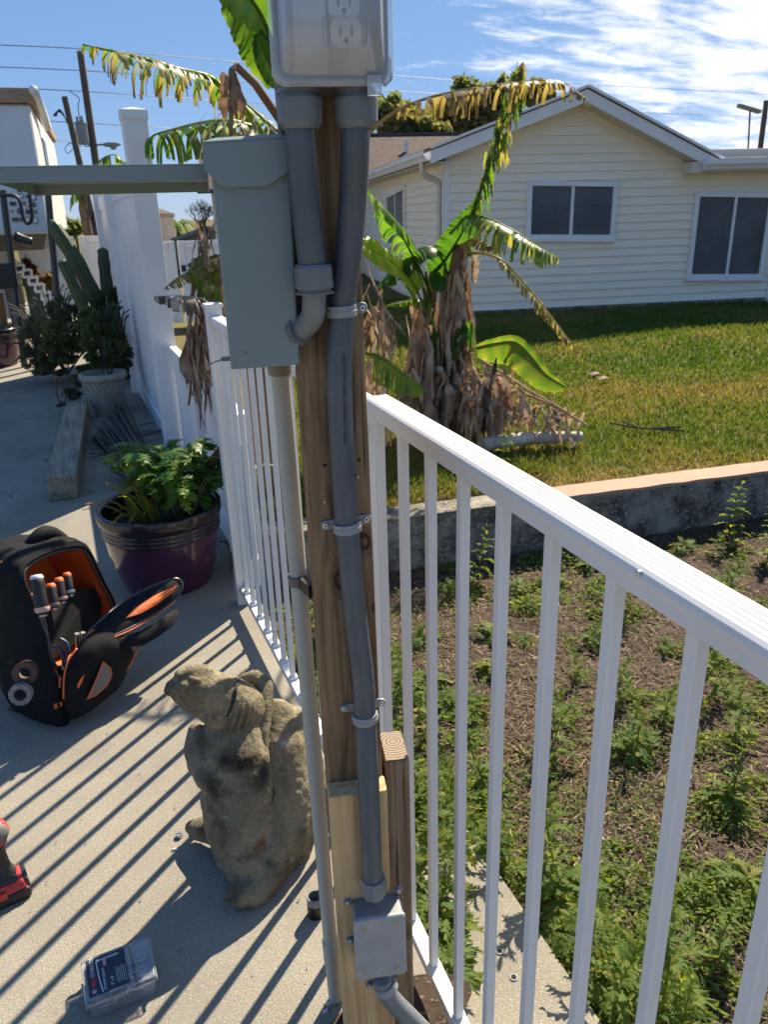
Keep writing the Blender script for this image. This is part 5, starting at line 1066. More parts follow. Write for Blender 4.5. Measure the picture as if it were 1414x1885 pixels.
for k, (x, y, D, lb) in enumerate(((141, 1166, 2.42, 'shorter silver socket bit beside the flap hinge in the bag'), (152, 1164, 2.44, 'taller silver socket bit nearest the flap hinge in the bag'))):
    a = at(x, y, D); t = empty('socket', a, lb, 'socket'); m = MB(); m.lathe([(0.0, 0.0), (0.0075, 0.0), (0.0085, -0.003), (0.0085, -0.03), (0.005, -0.034), (0.005, -0.07)], a, UPZ + RT0 * 0.2, 14); m.build('barrel', M['zinc'], t, smooth=True, auto=40)

# ------------------------------------------------------------------ red and black cordless drill at the left edge
M['red'] = mat('red', (0.52, 0.035, 0.04), 0.38, col2=(0.45, 0.03, 0.035), scale=12)
M['rubber'] = mat('rubber', (0.02, 0.021, 0.024), 0.6, col2=(0.03, 0.031, 0.034), scale=40)
DB0 = onz(22, 1660); dr_ = empty('cordless_drill', DB0, 'red and black cordless drill standing on its battery at the left edge', 'drill')
e1 = (onz(62, 1640) - onz(0, 1668)).normalized(); e2 = Vector((-e1.y, e1.x, 0))
c0 = onz(60, 1650); c0 = c0 - e1 * 0.0
def dbx(a0, a1, b0, b1, z0, z1, tp=0.0): 
    return [c0 + e1 * x + e2 * y + UPZ * z for z, t in ((z0, 0), (z1, tp)) for x, y in ((a0 + t, b0 + t), (a1 - t, b0 + t), (a1 - t, b1 - t), (a0 + t, b1 - t))]
m = MB(); m.hexa(dbx(-0.125, 0, 0, 0.078, 0.0, 0.03)); bt = m.build('battery', M['black'], dr_, bevel=0.007, seg=3)
m = MB(); m.hexa(dbx(-0.122, -0.004, 0.003, 0.075, 0.028, 0.052, 0.006)); m.build('battery_cover', M['red'], bt, bevel=0.006, seg=3)
m = MB(); m.hexa(dbx(-0.115, -0.018, 0.012, 0.066, 0.051, 0.066, 0.008)); m.build('foot', M['rubber'], dr_, bevel=0.006, seg=3)
m = MB(); m.hexa(dbx(-0.075, -0.05, -0.002, 0.004, 0.026, 0.044)); m.build('release_button', M['red'], bt, bevel=0.002)
m = MB(); m.hexa(dbx(-0.012, 0.0025, 0.01, 0.068, 0.004, 0.05, 0.002)); m.build('belt_clip', M['black_metal'], bt, bevel=0.002)
g0 = c0 + e1 * -0.046 + e2 * 0.045
m = MB(); gp_ = [g0 + UPZ * 0.06, g0 + UPZ * 0.10 + e1 * -0.002, g0 + UPZ * 0.15 + e1 * -0.005, g0 + UPZ * 0.185 - e1 * 0.008]; m.tube(curve(gp_, 14), [0.028, 0.026, 0.023, 0.021, 0.020, 0.020, 0.020, 0.021, 0.021, 0.022, 0.023, 0.024, 0.025, 0.027], 20); m.build('grip', M['rubber'], dr_, smooth=True)
h0 = g0 + UPZ * 0.215 - e1 * 0.012; hx = (e1 * 0.35 - e2 * 0.93).normalized()
m = MB(); m.lathe([(0.0, -0.066), (0.02, -0.064), (0.029, -0.056), (0.0315, -0.03), (0.031, 0.03), (0.028, 0.06), (0.024, 0.066)], h0, -hx, 24); m.build('motor_housing', M['red'], dr_, smooth=True)
m = MB(); m.lathe([(0.0, -0.0685), (0.018, -0.067), (0.0255, -0.060), (0.03, -0.050)], h0, -hx, 24); m.build('rear_cap', M['grey_panel'], dr_, smooth=True)
m = MB(); m.lathe([(0.024, 0.06), (0.026, 0.075), (0.022, 0.1), (0.012, 0.12), (0.0, 0.121)], h0, -hx, 20); m.build('chuck', M['black_metal'], dr_, smooth=True)
m = MB(); q = at(8, 1510, 1.60); q = g0 + UPZ * 0.172 + hx * 0.016; m.lathe([(0, 0.012), (0.016, 0.011), (0.02, 0.006), (0.02, -0.01)], q, hx + UPZ * 0.15, 20); m.build('badge_ring', M['black'], dr_, smooth=True)
m = MB(); m.lathe([(0, 0.0135), (0.013, 0.0125)], q, hx + UPZ * 0.15, 20); m.build('badge', M['red'], dr_, smooth=True)

# ------------------------------------------------------------------ clear box of screws
zl_ = 0.052
TLp, TRp, BRp, BLp = onz(148, 1768, zl_), onz(273, 1722, zl_), onz(290, 1796, zl_), onz(155, 1853, zl_)
x1 = ((TRp - TLp) + (BRp - BLp)) / 2; bw = x1.length; x1.normalize(); y1 = Vector((-x1.y, x1.x, 0)); bh = abs(((TLp - BLp) + (TRp - BRp)).dot(y1)) / 2
bc_ = (TLp + TRp + BRp + BLp) / 4; bc_.z = 0
sx_ = empty('screw_box', bc_, 'clear plastic hinged box of exterior screws with dark label on the patio', 'box')
M['box_clear'] = clear('box_clear', (0.72, 0.78, 0.86), 0.2, 0.05); M['box_lid'] = clear('box_lid', (0.74, 0.80, 0.88), 0.25, 0.09)
def bx(u, v, z): return bc_ + x1 * u + y1 * v + UPZ * z
def rr2(hw, hh, r, z, n=4, du=0, dv=0):
    pts = []
    for sx, sy, a0 in ((1, -1, -90), (1, 1, 0), (-1, 1, 90), (-1, -1, 180)):
        for i in range(n + 1): a = R(a0 + 90 * i / n); pts.append(bx(du + sx * (hw - r) + r * math.cos(a), dv + sy * (hh - r) + r * math.sin(a), z))
    return pts
m = MB(); loft(m, [rr2(bw / 2 - 0.009, bh / 2 - 0.007, 0.006, 0.001), rr2(bw / 2 - 0.004, bh / 2 - 0.003, 0.006, 0.044)], True, False); m.build('base', M['box_clear'], sx_, smooth=True, auto=40)
for u in (-0.028, 0.002, 0.035):
    m = MB(); m.box(bx(u, 0, 0.022), (0.001, bh - 0.012, 0.04), x1, y1); m.build('divider', M['box_clear'], sx_)
split = bw / 2 - 0.042
for (ua, ue) in ((-bw / 2, split - 0.001), (split + 0.001, bw / 2)):
    m = MB(); hwid = (ue - ua) / 2; du = (ua + ue) / 2
    loft(m, [rr2(hwid, bh / 2, 0.004, 0.040, du=du), rr2(hwid, bh / 2, 0.004, 0.048, du=du), rr2(hwid - 0.002, bh / 2 - 0.002, 0.004, zl_, du=du)], False, True)
    ld = m.build('lid', M['box_lid'], sx_, smooth=True, auto=30)
    m = MB(); m.tube([*rr2(hwid - 0.006, bh / 2 - 0.006, 0.004, zl_ + 0.0002, du=du), rr2(hwid - 0.006, bh / 2 - 0.006, 0.004, zl_ + 0.0002, du=du)[0]], 0.0012, 5); m.build('ridge', M['box_lid'], ld, smooth=True)
m = MB(); m.box(bx(-bw / 2 - 0.002, -bh * 0.0, 0.03), (0.004, 0.02, 0.02), x1, y1); m.build('latch', M['box_clear'], sx_, bevel=0.001)
M['label_dark'] = mat('label_dark', (0.012, 0.017, 0.035), 0.45); M['label_white'] = mat('label_white', (0.6, 0.62, 0.65), 0.5); M['label_red'] = mat('label_red', (0.5, 0.03, 0.025), 0.5); M['label_pink'] = mat('label_pink', (0.5, 0.3, 0.3), 0.5)
lu0, lu1, lv0, lv1 = -bw / 2 + 0.010, split - 0.012, -bh / 2 + 0.012, bh / 2 - 0.008
m = MB(); m.box(bx((lu0 + lu1) / 2, (lv0 + lv1) / 2, zl_ + 0.0008), (lu1 - lu0, lv1 - lv0, 0.0006), x1, y1); lab = m.build('label', M['label_dark'], sx_)
zz_ = zl_ + 0.0013
H_ = lv1 - lv0
text('STAINLESS', 0.0105, bx(lu0 + 0.014, lv0 + H_ * 0.50, zz_), y1, -x1, M['label_white'], lab)
for k in range(6):
    m = MB(); m.box(bx(lu0 + 0.0105, lv0 + H_ * (0.24 + 0.042 * k), zz_), (0.0075, H_ * 0.032, 0.0004), x1, y1); m.build('red_mark', M['label_red'], lab)
m = MB(); m.box(bx(lu0 + 0.010, lv0 + H_ * 0.11, zz_), (0.008, H_ * 0.09, 0.0004), x1, y1); m.build('pink_mark', M['label_pink'], lab)
text('EXTERIOR SCREWS', 0.0062, bx(lu0 + 0.0335, lv0 + H_ * 0.05, zz_), y1, -x1, M['label_white'], lab)
text('2" x 8', 0.0085, bx(lu0 + 0.049, lv0 + H_ * 0.10, zz_), y1, -x1, M['label_white'], lab)
for a, b_ in (((0.020, 0.90), (0.022, 0.42)), ((0.022, 0.42), (0.026, 0.03))):
    m = MB(); p, q = bx(lu0 + a[0], lv0 + H_ * a[1], zz_), bx(lu0 + b_[0], lv0 + H_ * b_[1], zz_); d = q - p; m.box((p + q) / 2, (d.length, 0.0022, 0.0004), d.normalized()); m.build('arrow_line', M['label_white'], lab)
m = MB(); m.box(bx(lu0 + 0.045, lv0 + H_ * 0.90, zz_), (0.040, 0.0026, 0.0004), x1, y1)
for k in range(9): m.box(bx(lu0 + 0.034 + k * 0.0035, lv0 + H_ * 0.90, zz_), (0.0012, 0.006, 0.0004), x1, y1)
m.lathe([(0.0, 0.0003), (0.004, 0.0003)], bx(lu0 + 0.023, lv0 + H_ * 0.90, zz_), UPZ, 10); m.build('screw_picture', M['label_white'], lab)
m = MB(); m.box(bx(lu0 + 0.036, lv0 + H_ * 0.80, zz_ + 0.0002), (0.006, H_ * 0.2, 0.0004), x1, y1); m.build('pink_mark', M['label_pink'], lab)
for k in range(6):
    m = MB(); m.box(bx(lu1 - 0.004 - 0.0035 * k, lv0 + H_ * (0.30 + 0.02 * (k % 3)), zz_), (0.0007, H_ * (0.45 - 0.05 * (k % 2)), 0.0003), x1, y1); m.build('fine_print', M['label_white'], lab)
# loose screws inside
random.seed(3); proto = None
for k in range(34):
    a = bx(random.uniform(-bw / 2 + 0.02, bw / 2 - 0.02), random.uniform(-bh / 2 + 0.013, bh / 2 - 0.013), 0.006 + 0.005 * (k % 6)); ang = random.choice((0, math.pi)) + random.uniform(-0.28, 0.28)
    if proto is None:
        m = MB(); m.lathe([(0, 0), (0.0038, 0), (0.0036, 0.0008), (0.0019, 0.003), (0.0017, 0.016), (0.0021, 0.0165), (0.0016, 0.018), (0.0021, 0.0195), (0.0016, 0.021), (0.0021, 0.0225), (0.0016, 0.024), (0.0020, 0.0255), (0.0015, 0.027), (0.0018, 0.0285), (0.0012, 0.030), (0.0002, 0.036)], Vector((0, 0, 0)), Vector((1, 0, 0)), 8)
        proto = m.build('screw', M['zinc'], None, smooth=True); o = proto
    else: o = proto.copy(); COL.objects.link(o)
    o.location = a; dv = x1 * math.cos(ang) + y1 * math.sin(ang); o.rotation_euler = (0, random.uniform(-0.12, 0.12), math.atan2(dv.y, dv.x))
    dx_ = (o.location - bc_)
    e = dx_.dot(x1) + math.cos(ang) * 0.036
    if abs(e) > bw / 2 - 0.01: o.location = o.location - x1 * (e - math.copysign(bw / 2 - 0.012, e))
    tag(o, 'loose steel screw lying inside the clear plastic screw box', 'screw', 'screws inside the clear box')

# ------------------------------------------------------------------ heavy beam, block, black rods, stone planter
def bar_px(name, label, cat, a, b_, w_, h_, mt):
    a, b_ = Vector(a), Vector(b_); c = (a + b_) / 2; t = empty(name, c, label, cat); d = (b_ - a); m = MB(); m.box(c + UPZ * h_ / 2, (w_, d.length, h_), Vector((d.y, -d.x, 0)).normalized(), d.normalized()); return t, m
M['beam_wood'] = wood('beam_wood', (0.33, 0.29, 0.22), (0.23, 0.19, 0.14), (0.09, 0.075, 0.055), along=1, ring=14, dist=2.5, crack=0.63, rough=0.9)
near = (onz(88, 922) + onz(150, 918)) / 2; far = (onz(138, 800) + onz(160, 800)) / 2
wbm = (onz(88, 922) - onz(150, 918)).length; ztop = 0.145
fr_ = (onz(122, 738, ztop) + onz(160, 736, ztop)) / 2; dirb = Vector((fr_.x - near.x, fr_.y - near.y, 0)); ln = min(dirb.length, 2.6)
t, m = bar_px('timber_beam', 'weathered square timber beam lying on the concrete, its cut end toward the camera', 'beam', near, near + dirb.normalized() * ln, wbm * 0.86, ztop, M['beam_wood']); m.build('timber', M['beam_wood'], t, bevel=0.008, seg=3)
ba, bb = onz(300, 845), onz(372, 842); 
t = empty('concrete_block', (ba + bb) / 2 + Vector((0, 0.1, 0)), 'grey concrete block behind the purple planter at the foot of the white post', 'block')
m = MB(); c = (onz(345, 846)); m.box(c + Vector((0.05, 0.1, 0.07)), (0.30, 0.19, 0.14)); m.build('block', M['old_concrete'], t, bevel=0.01, seg=2)
a = at(405, 830, 3.35); t = empty('broken_bark', a, 'jagged piece of red-brown bark leaning beside the leafy plant and white railing', 'bark')
m = MB(); pl_ = P3([(366, 868, 3.35), (385, 842, 3.36), (405, 818, 3.38), (427, 803, 3.40), (426, 822, 3.39), (414, 835, 3.38), (398, 852, 3.36), (380, 878, 3.35)]); m.prism(pl_, FW0 * 0.03 + RT0 * 0.01); m.build('shard', mat('bark_red', (0.21, 0.085, 0.04), 0.9, col2=(0.10, 0.05, 0.03), scale=25, bump=0.8), t, bevel=0.004)
# the fan of black rods: two bundles crossing on the ground
random.seed(21)
def rod(a, b_, r, label, grp):
    t = MB(); ax = (b_ - a); l_ = ax.length; ax.normalize(); t.lathe([(0, 0), (r * 1.4, 0.002), (r * 1.4, 0.012), (r, 0.016), (r, l_ - 0.03), (r * 0.7, l_ - 0.005), (0, l_)], a, ax, 8)
    o = t.build('metal_rod', M['black_metal'], None, smooth=True, auto=40, origin=a); tag(o, label, 'rod', grp)
for k in range(24):
    f = k / 23; sx = 175 + 50 * f + random.uniform(-6, 6); sy = 800 - 60 * f + random.uniform(-14, 12); A_ = onz(sx, sy, 0.02 + 0.03 * (k % 5)); ex = 262 + 36 * f + random.uniform(-5, 5); B_ = onz(ex, 905 - 25 * f + random.uniform(-8, 8), 0.02 + 0.025 * (k % 4))
    rod(B_, A_, 0.0095, 'black metal rod in the fanned bundle behind the purple planter', 'black metal rods in the fanned bundle')
for k in range(9):
    A_ = onz(206 + 5 * k + random.uniform(-2, 2), 864 - 1.5 * k + random.uniform(-6, 6), 0.08 + 0.015 * (k % 3)); B_ = onz(270 + 2 * k, 905 + random.uniform(-4, 4), 0.03 + 0.015 * (k % 3))
    rod(A_, B_, 0.013, 'thicker black rod with shiny rounded end beside the planter rim', 'thicker black rods at the planter rim')
for k in range(7):
    A_ = onz(168 + random.uniform(-6, 14), 800 + k * 7, 0.03); B_ = A_ + RT0 * random.uniform(0.3, 0.6) + FW0 * random.uniform(-0.1, 0.3) + UPZ * random.uniform(0.0, 0.06)
    rod(A_, B_, 0.004, 'thin black rod lying crosswise under the fanned bundle', 'thin black rods under the bundle')
# cast stone planter with relief
M['stone_pot'] = mat('stone_pot', (0.36, 0.335, 0.285), 0.9, col2=(0.25, 0.235, 0.2), scale=9, bump=0.6, bscale=70)
SC = at(196, 735, 6.75); SC.z = 0
t = empty('stone_planter', SC, 'pale cast stone planter with relief band below the dark green shrub', 'planter')
RS = 0.185
m = MB(); m.lathe([(0, 0), (RS * 0.66, 0), (RS * 0.74, 0.1), (RS * 0.84, 0.19), (RS * 0.88, 0.2), (RS * 0.86, 0.21), (RS * 0.9, 0.29)], SC, UPZ, 40); m.build('body', M['stone_pot'], t, smooth=True, auto=50)
m = MB(); m.lathe([(RS * 0.9, 0.288), (RS * 1.0, 0.295), (RS * 1.03, 0.31), (RS * 1.03, 0.335), (RS * 0.98, 0.345), (RS * 0.88, 0.345), (RS * 0.85, 0.30), (0, 0.30)], SC, UPZ, 40); m.build('rim', M['stone_pot'], t, smooth=True, auto=50)
m = MB()
for k in range(22):
    a = 2 * math.pi * k / 22
    for dz in (0.225, 0.25, 0.272): p = SC + Vector((math.cos(a + dz * 9), math.sin(a + dz * 9), 0)) * RS * 0.885 + UPZ * dz; m.ball(p, 0.012, seg=8, rg=6)
m.build('relief', M['stone_pot'], t, smooth=True)
# dark planter at the left edge
planter(at(0, 610, 9.9) * 1.0 - UPZ * at(0, 610, 9.9).z - Vector((0.10, 0, 0)), 0.30, 0.42, 'dark purple planter at the left edge beside the white trailer')
# thin grey conduit lying in the gap at the slab edge
a, b_ = Vector((0.565, 3.0, 0.0)), Vector((0.545, 2.25, -0.02)); t = tag((lambda m_: (m_.tube([a, a.lerp(b_, 0.5) + UPZ * 0.004, b_], 0.012, 10), m_.build('ground_pipe', M['pvc_grey'], None, smooth=True))[1])(MB()), 'thin grey pipe lying in the gap between patio edge and white railing', 'pipe')
# ------------------------------------------------------------------ white vinyl privacy fence along the patio
pf_ = empty('privacy_fence', (0.55, 5.15, 0), 'tall white vinyl privacy fence with capped posts along the patio', 'fence')
def vpost(x, y, h, w_=0.135):
    m = MB(); m.box((x, y, h / 2 - 0.05), (w_, w_, h + 0.06)); p = m.build('post', M['vinyl'], pf_, bevel=0.004)
    m = MB(); m.box((x, y, h + 0.0), (w_ + 0.012, w_ + 0.012, 0.05)); z = h + 0.025
    a = (w_ + 0.012) / 2; m.add([(x - a, y - a, z), (x + a, y - a, z), (x + a, y + a, z), (x - a, y + a, z), (x, y, z + 0.02)], [(0, 1, 4), (1, 2, 4), (2, 3, 4), (3, 0, 4)]); m.build('cap', M['vinyl'], p, bevel=0.002)
def vpanel(x, y0, y1, z0, z1, mids=()):
    for z in (z0, z1, *mids): m = MB(); m.box((x, (y0 + y1) / 2, z), (0.045, y1 - y0, 0.13)); m.build('rail', M['vinyl'], pf_, bevel=0.003)
    n = int((y1 - y0) / 0.15)
    for k in range(n):
        a, e = y0 + (y1 - y0) * k / n, y0 + (y1 - y0) * (k + 1) / n; m = MB(); m.box((x, (a + e) / 2, (z0 + z1) / 2), (0.022, e - a - 0.006, z1 - z0 - 0.12)); m.build('board', M['vinyl'], pf_, bevel=0.002, seg=1)
PX = 0.553; vpost(PX, 5.085, 2.06, 0.138); vpanel(PX + 0.01, 5.17, 7.45, 0.06, 1.72); vpost(PX, 7.55, 1.86); vpanel(PX + 0.02, 7.64, 9.6, 0.06, 1.68); vpost(PX + 0.02, 9.7, 1.80)
vpanel(0.60, 3.02, 5.00, 0.06, 0.70); vpost(0.60, 4.05, 0.78, 0.10)
# back fence with a double gate across the end of the drive
bf = empty('gate_fence', (0.0, 13.9, 0), 'low white vinyl fence with a braced double gate across the far end of the patio', 'gate')
def bpanel(x0, x1, y, z0, z1, brace=False, name='gate_leaf'):
    m = MB(); m.box(((x0 + x1) / 2, y, (z0 + z1) / 2), (x1 - x0 - 0.16, 0.02, z1 - z0 - 0.16)); g = m.build(name, M['vinyl'], bf)
    for sx in (x0 + 0.05, x1 - 0.05): m = MB(); m.box((sx, y - 0.004, (z0 + z1) / 2), (0.09, 0.05, z1 - z0)); m.build('stile', M['vinyl'], g, bevel=0.004)
    for sz in (z0 + 0.05, z1 - 0.05): m = MB(); m.box(((x0 + x1) / 2, y - 0.004, sz), (x1 - x0 - 0.2, 0.05, 0.09)); m.build('rail', M['vinyl'], g, bevel=0.004)
    if brace:
        a, e = Vector((x0 + 0.12, y - 0.018, z0 + 0.14)), Vector((x1 - 0.12, y - 0.018, z1 - 0.14)); d = e - a
        for o in (-0.05, 0.05): m = MB(); m.box((a + e) / 2 + UPZ * o, (d.length, 0.012, 0.035), d.normalized(), Vector((0, 1, 0)), d.normalized().cross(Vector((0, 1, 0))) * -1); m.build('brace', M['vinyl'], g)
zg = 1.30
bpanel(-3.6, -1.75, 13.9, 0.12, zg); bpanel(-1.7, -0.55, 13.9, 0.1, zg); gx = at(145, 470, 13.95).x; bpanel(-0.5, gx - 0.04, 13.9, 0.1, zg, True); bpanel(gx + 0.04, gx + 0.85, 13.9, 0.1, zg)
m = MB(); m.box((gx, 13.88, 0.72), (0.035, 0.03, 1.15)); m.build('gate_gap', M['black'], bf)
x0_, x1_ = at(288, 445, 12.0), at(318, 445, 12.0); bpanel(x0_.x - 0.4, x1_.x, 11.75, 0.1, 1.22); bpanel(x1_.x + 0.03, x1_.x + 1.3, 11.75, 0.1, 1.22, False); m = MB(); m.box((x1_.x + 0.08, 11.71, 0.85), (0.06, 0.03, 0.09)); m.build('latch', M['black'], bf)

# ------------------------------------------------------------------ leaf builders
def banana_leaf(parent, ctrl, w, fray=0.0, dry=0.1, hang=0.5, seed=0, n=64, stalk=0.0, rib=0.010, side=(1, 1), name='leaf', mt=None, tip_dry=0.25, normal=UPZ, droop=0.35, strip=3, ragged=0.35, gaps=0.16):
    """midrib through ctrl (photo px, px, distance); w = half width in metres; fray splits the blade into hanging strips"""
    rr = random.Random(seed); p = curve([at(*c) for c in ctrl], n); mb = MB(); N3 = Vector(normal).normalized()
    tn = [(p[min(i + 1, n - 1)] - p[max(i - 1, 0)]).normalized() for i in range(n)]
    rb = [max(0.0015, rib * (1 - 0.85 * i / n)) for i in range(n)]
    mb.tube(p, rb, 6, 0, True, [min(1, dry * 0.7 + 0.26)] * n)
    i0 = int(n * stalk)
    def width(i):
        t = (i - i0) / max(1, n - 1 - i0); return w * max(0.05, math.sin(math.pi * min(1, 0.08 + 0.90 * t)) ** 0.55)
    for sg, amount in ((1, side[0]), (-1, side[1])):
        if amount <= 0: continue
        i = i0
        while i < n - 1:
            if fray > 0: k = max(1, min(n - 1 - i, int(rr.choice((1, 1, 1, 2, 2, 3, strip)))))
            else: k = n - 1 - i
            gap = fray > 0 and rr.random() < fray * gaps
            if not gap:
                M_ = 6; vs = []; dr = []; ln = amount * (1 - ragged * fray * rr.random()); hg = hang * rr.uniform(0.6, 1.25) if fray > 0 else 0; tw = rr.uniform(-0.5, 0.5) * fray
                bd_ = min(1, dry + (rr.choice((-0.08, 0, 0.05, 0.1, 0.3, 0.5)) * fray if fray > 0 else 0)); nar = rr.uniform(0.45, 0.95) if fray > 0 else 1.0
                for j in range(i, i + k + 1):
                    t = tn[j]; s = t.cross(N3).normalized() * sg; u = s.cross(t) * sg; cen = (i + i + k) / 2
                    base = p[j]; wj = width(j) * ln; q = base.copy(); step = wj / M_
                    for a in range(M_ + 1):
                        f = a / M_
                        vs.append(q + (p[int(cen)] - base) * (1 - nar) * f * fray + t * tw * 0.02 * f + t * (0.010 * math.sin(j * 1.9 + a * 1.3) if fray == 0 else 0) * f)
                        dr.append(max(0, min(1, bd_ + tip_dry * f ** 3 * fray + (0.06 * math.sin(j * 0.9) if fray == 0 else 0) + (0.16 if (fray == 0 and a == M_) else 0) * (rr.random() < 0.5))))
                        dirn = (s * (1 - hg * f) - UPZ * (hg * (0.35 + f) + droop * f) + u * (0.25 * (1 - f))).normalized() if fray > 0 else (s * 1.0 + u * (0.35 - 0.6 * f) - UPZ * droop * f * 1.3 + u * 0.12 * math.sin(j * 0.8) * f).normalized()
                        q = q + dirn * step
                r_ = M_ + 1; mb.add(vs, [((jj) * r_ + a, (jj) * r_ + a + 1, (jj + 1) * r_ + a + 1, (jj + 1) * r_ + a) if sg > 0 else ((jj) * r_ + a, (jj + 1) * r_ + a, (jj + 1) * r_ + a + 1, (jj) * r_ + a + 1) for jj in range(k) for a in range(M_)], 0, dr)
            i += k
    return mb.build(name, mt or M['banana'], parent, smooth=True, dry=True)
def rags(parent, spots, count, ln, wd, dry, seed, mt=None, name='dead_leaf', spread=0.04, lean_=0.25):
    """dead sheaths: ragged strips hanging from round a path of (px, py, D)"""
    rr = random.Random(seed); pth = curve([at(*s) for s in spots], 20); out_ = []
    for c in range(count):
        b0 = pth[rr.randrange(20)] + Vector((rr.uniform(-1, 1), rr.uniform(-1, 1), rr.uniform(-0.5, 0.5))) * spread; a = rr.uniform(0, 6.28); l_ = ln * rr.uniform(0.5, 1.3); w_ = wd * rr.uniform(0.4, 1.3); mb = MB(); vs = []; dr = []
        d = Vector((math.cos(a), math.sin(a), 0)); s = Vector((-d.y, d.x, 0)).lerp(d, rr.uniform(0, 0.6)).normalized(); q = b0.copy(); dd = rr.choice(dry); n = 8
        cu = rr.uniform(-0.5, 0.5)
        for i in range(n + 1):
            f = i / n; ww = w_ * (math.sin(math.pi * (0.1 + 0.85 * f)) ** 0.6) * rr.uniform(0.6, 1.15); so = s + d * cu * f
            ro = rr.uniform(-0.7, 0.7); so = so * math.cos(ro) + d * math.sin(ro); vs += [q - so * ww, q + d * 0.7 * ww, q + so * ww]; dr += [min(1, max(0, dd + rr.uniform(-0.1, 0.12)))] * 3
            q = q + (d * lean_ * (1 - f) * rr.uniform(0.3, 1.6) - UPZ + s * rr.uniform(-0.25, 0.25)).normalized() * l_ / n
            q.z = max(q.z, 0.012)
        mb.add(vs, [f_ for i in range(n) for f_ in ((i * 3, i * 3 + 1, i * 3 + 4, i * 3 + 3), (i * 3 + 1, i * 3 + 2, i * 3 + 5, i * 3 + 4))], 0, dr); out_.append(mb.build(name, mt or M['dead'], parent, smooth=True, dry=True))
    return out_

# ------------------------------------------------------------------ banana plant on the lawn (right of the post)
BD = 5.4; b0 = at(840, 800, BD); b0.z = 0
br = empty('banana_plant', b0, 'ragged banana plant with dead brown skirt on the lawn before the cream house', 'banana plant')
m = MB(); tk = curve([b0, at(838, 700, BD), at(835, 600, BD), at(842, 510, BD), at(850, 450, BD)], 16); m.tube(tk, [0.13 - 0.085 * i / 15 for i in range(16)], 14, 0, True, [0.55] * 16); m.build('trunk', M['dead'], br, smooth=True, dry=True)
m = MB(); tk = curve([b0 + Vector((-0.25, 0.1, 0)), at(775, 640, BD), at(790, 560, BD), at(800, 500, BD)], 14); m.tube(tk, [0.08 - 0.045 * i / 13 for i in range(14)], 12, 0, True, [0.35] * 14); m.build('trunk', M['dead'], br, smooth=True, dry=True)
m = MB(); tk = curve([b0 + Vector((0.1, -0.1, 0)), at(828, 720, BD - .1), at(840, 680, BD - .1)], 8); m.tube(tk, [0.05 - 0.03 * i / 7 for i in range(8)], 10, 0, True, [0.3] * 8); m.build('trunk', M['dead'], br, smooth=True, dry=True)
bl_ = lambda *a, **k: banana_leaf(br, *a, **k)
cam_n = (-FW0 * 0.8 + UPZ * 0.5)
# tall leaf: whole at the foot, shredded above
bl_([(795, 505, BD), (820, 478, BD), (850, 430, BD - .05), (880, 375, BD - .1)], 0.125, 0, 0.03, seed=1, rib=0.016, normal=-FW0 + RT0 * 0.3, droop=0.05, stalk=0.0)
bl_([(868, 400, BD - .1), (890, 335, BD - .15), (912, 270, BD - .2), (935, 205, BD - .2), (952, 160, BD - .2), (962, 116, BD - .2)], 0.17, 0.95, 0.20, 1.7, seed=2, gaps=0.2, n=112, rib=0.014, normal=-FW0 + RT0 * 0.2, tip_dry=0.3, strip=4, droop=0.3, ragged=0.75)
rags(br, [(880, 370, BD - .15), (912, 270, BD - .22), (940, 190, BD - .22), (960, 120, BD - .2)], 70, 0.17, 0.012, (0.05, 0.12, 0.2, 0.3, 0.5, 0.75), 47, mt=M['banana'], spread=0.04, lean_=0.5)
bl_([(940, 190, BD - .2), (955, 140, BD - .2), (964, 114, BD - .2)], 0.10, 0.7, 0.55, 0.9, seed=31, n=35, rib=0.006, normal=-FW0 + RT0 * 0.2)
bl_([(838, 405, BD), (870, 398, BD - .15), (905, 405, BD - .3), (945, 425, BD - .4), (990, 452, BD - .45), (1028, 474, BD - .45)], 0.24, 0.75, 0.12, 0.9, seed=3, n=96, stalk=0.12, rib=0.012, strip=3, tip_dry=0.25)
bl_([(835, 482, BD), (875, 466, BD - .1), (920, 477, BD - .2), (955, 510, BD - .25), (1000, 563, BD - .3), (1045, 622, BD - .3), (1076, 666, BD - .3)], 0.13, 0.9, 0.42, 0.95, seed=4, n=128, stalk=0.33, rib=0.013, strip=2, tip_dry=0.35)
bl_([(832, 690, BD - .1), (855, 655, BD - .15), (880, 640, BD - .2), (915, 632, BD - .25), (948, 630, BD - .3), (975, 652, BD - .35), (1005, 688, BD - .4), (1042, 712, BD - .4)], 0.125, 0, 0.34, seed=5, n=70, stalk=0.28, rib=0.010, normal=-FW0 * 0.95 + UPZ * 0.25, droop=0.05, side=(1.25, 0.35))
bl_([(800, 560, BD), (775, 500, BD - .15), (752, 455, BD - .3), (725, 408, BD - .45), (695, 370, BD - .55), (660, 330, BD - .6)], 0.19, 0.42, 0.10, 0.8, seed=6, n=70, stalk=0.28, rib=0.012, strip=6, normal=UPZ - FW0 * 0.3)
bl_([(790, 590, BD - .1), (765, 530, BD - .2), (735, 495, BD - .35), (700, 470, BD - .5), (655, 445, BD - .6)], 0.15, 0, 0.33, seed=7, n=57, stalk=0.22, rib=0.010, normal=-FW0 * 0.7 + UPZ * 0.7, droop=0.35)
bl_([(830, 520, BD), (810, 470, BD - .1), (785, 455, BD - .15), (750, 475, BD - .2), (720, 500, BD - .25), (695, 525, BD - .25)], 0.17, 0.15, 0.02, 0.6, seed=8, n=54, stalk=0.22, rib=0.009, strip=8)
bl_([(800, 555, BD), (770, 552, BD - .1), (735, 555, BD - .15), (712, 562, BD - .2)], 0.07, 0.3, 0.2, 0.8, seed=9, n=38, rib=0.006)
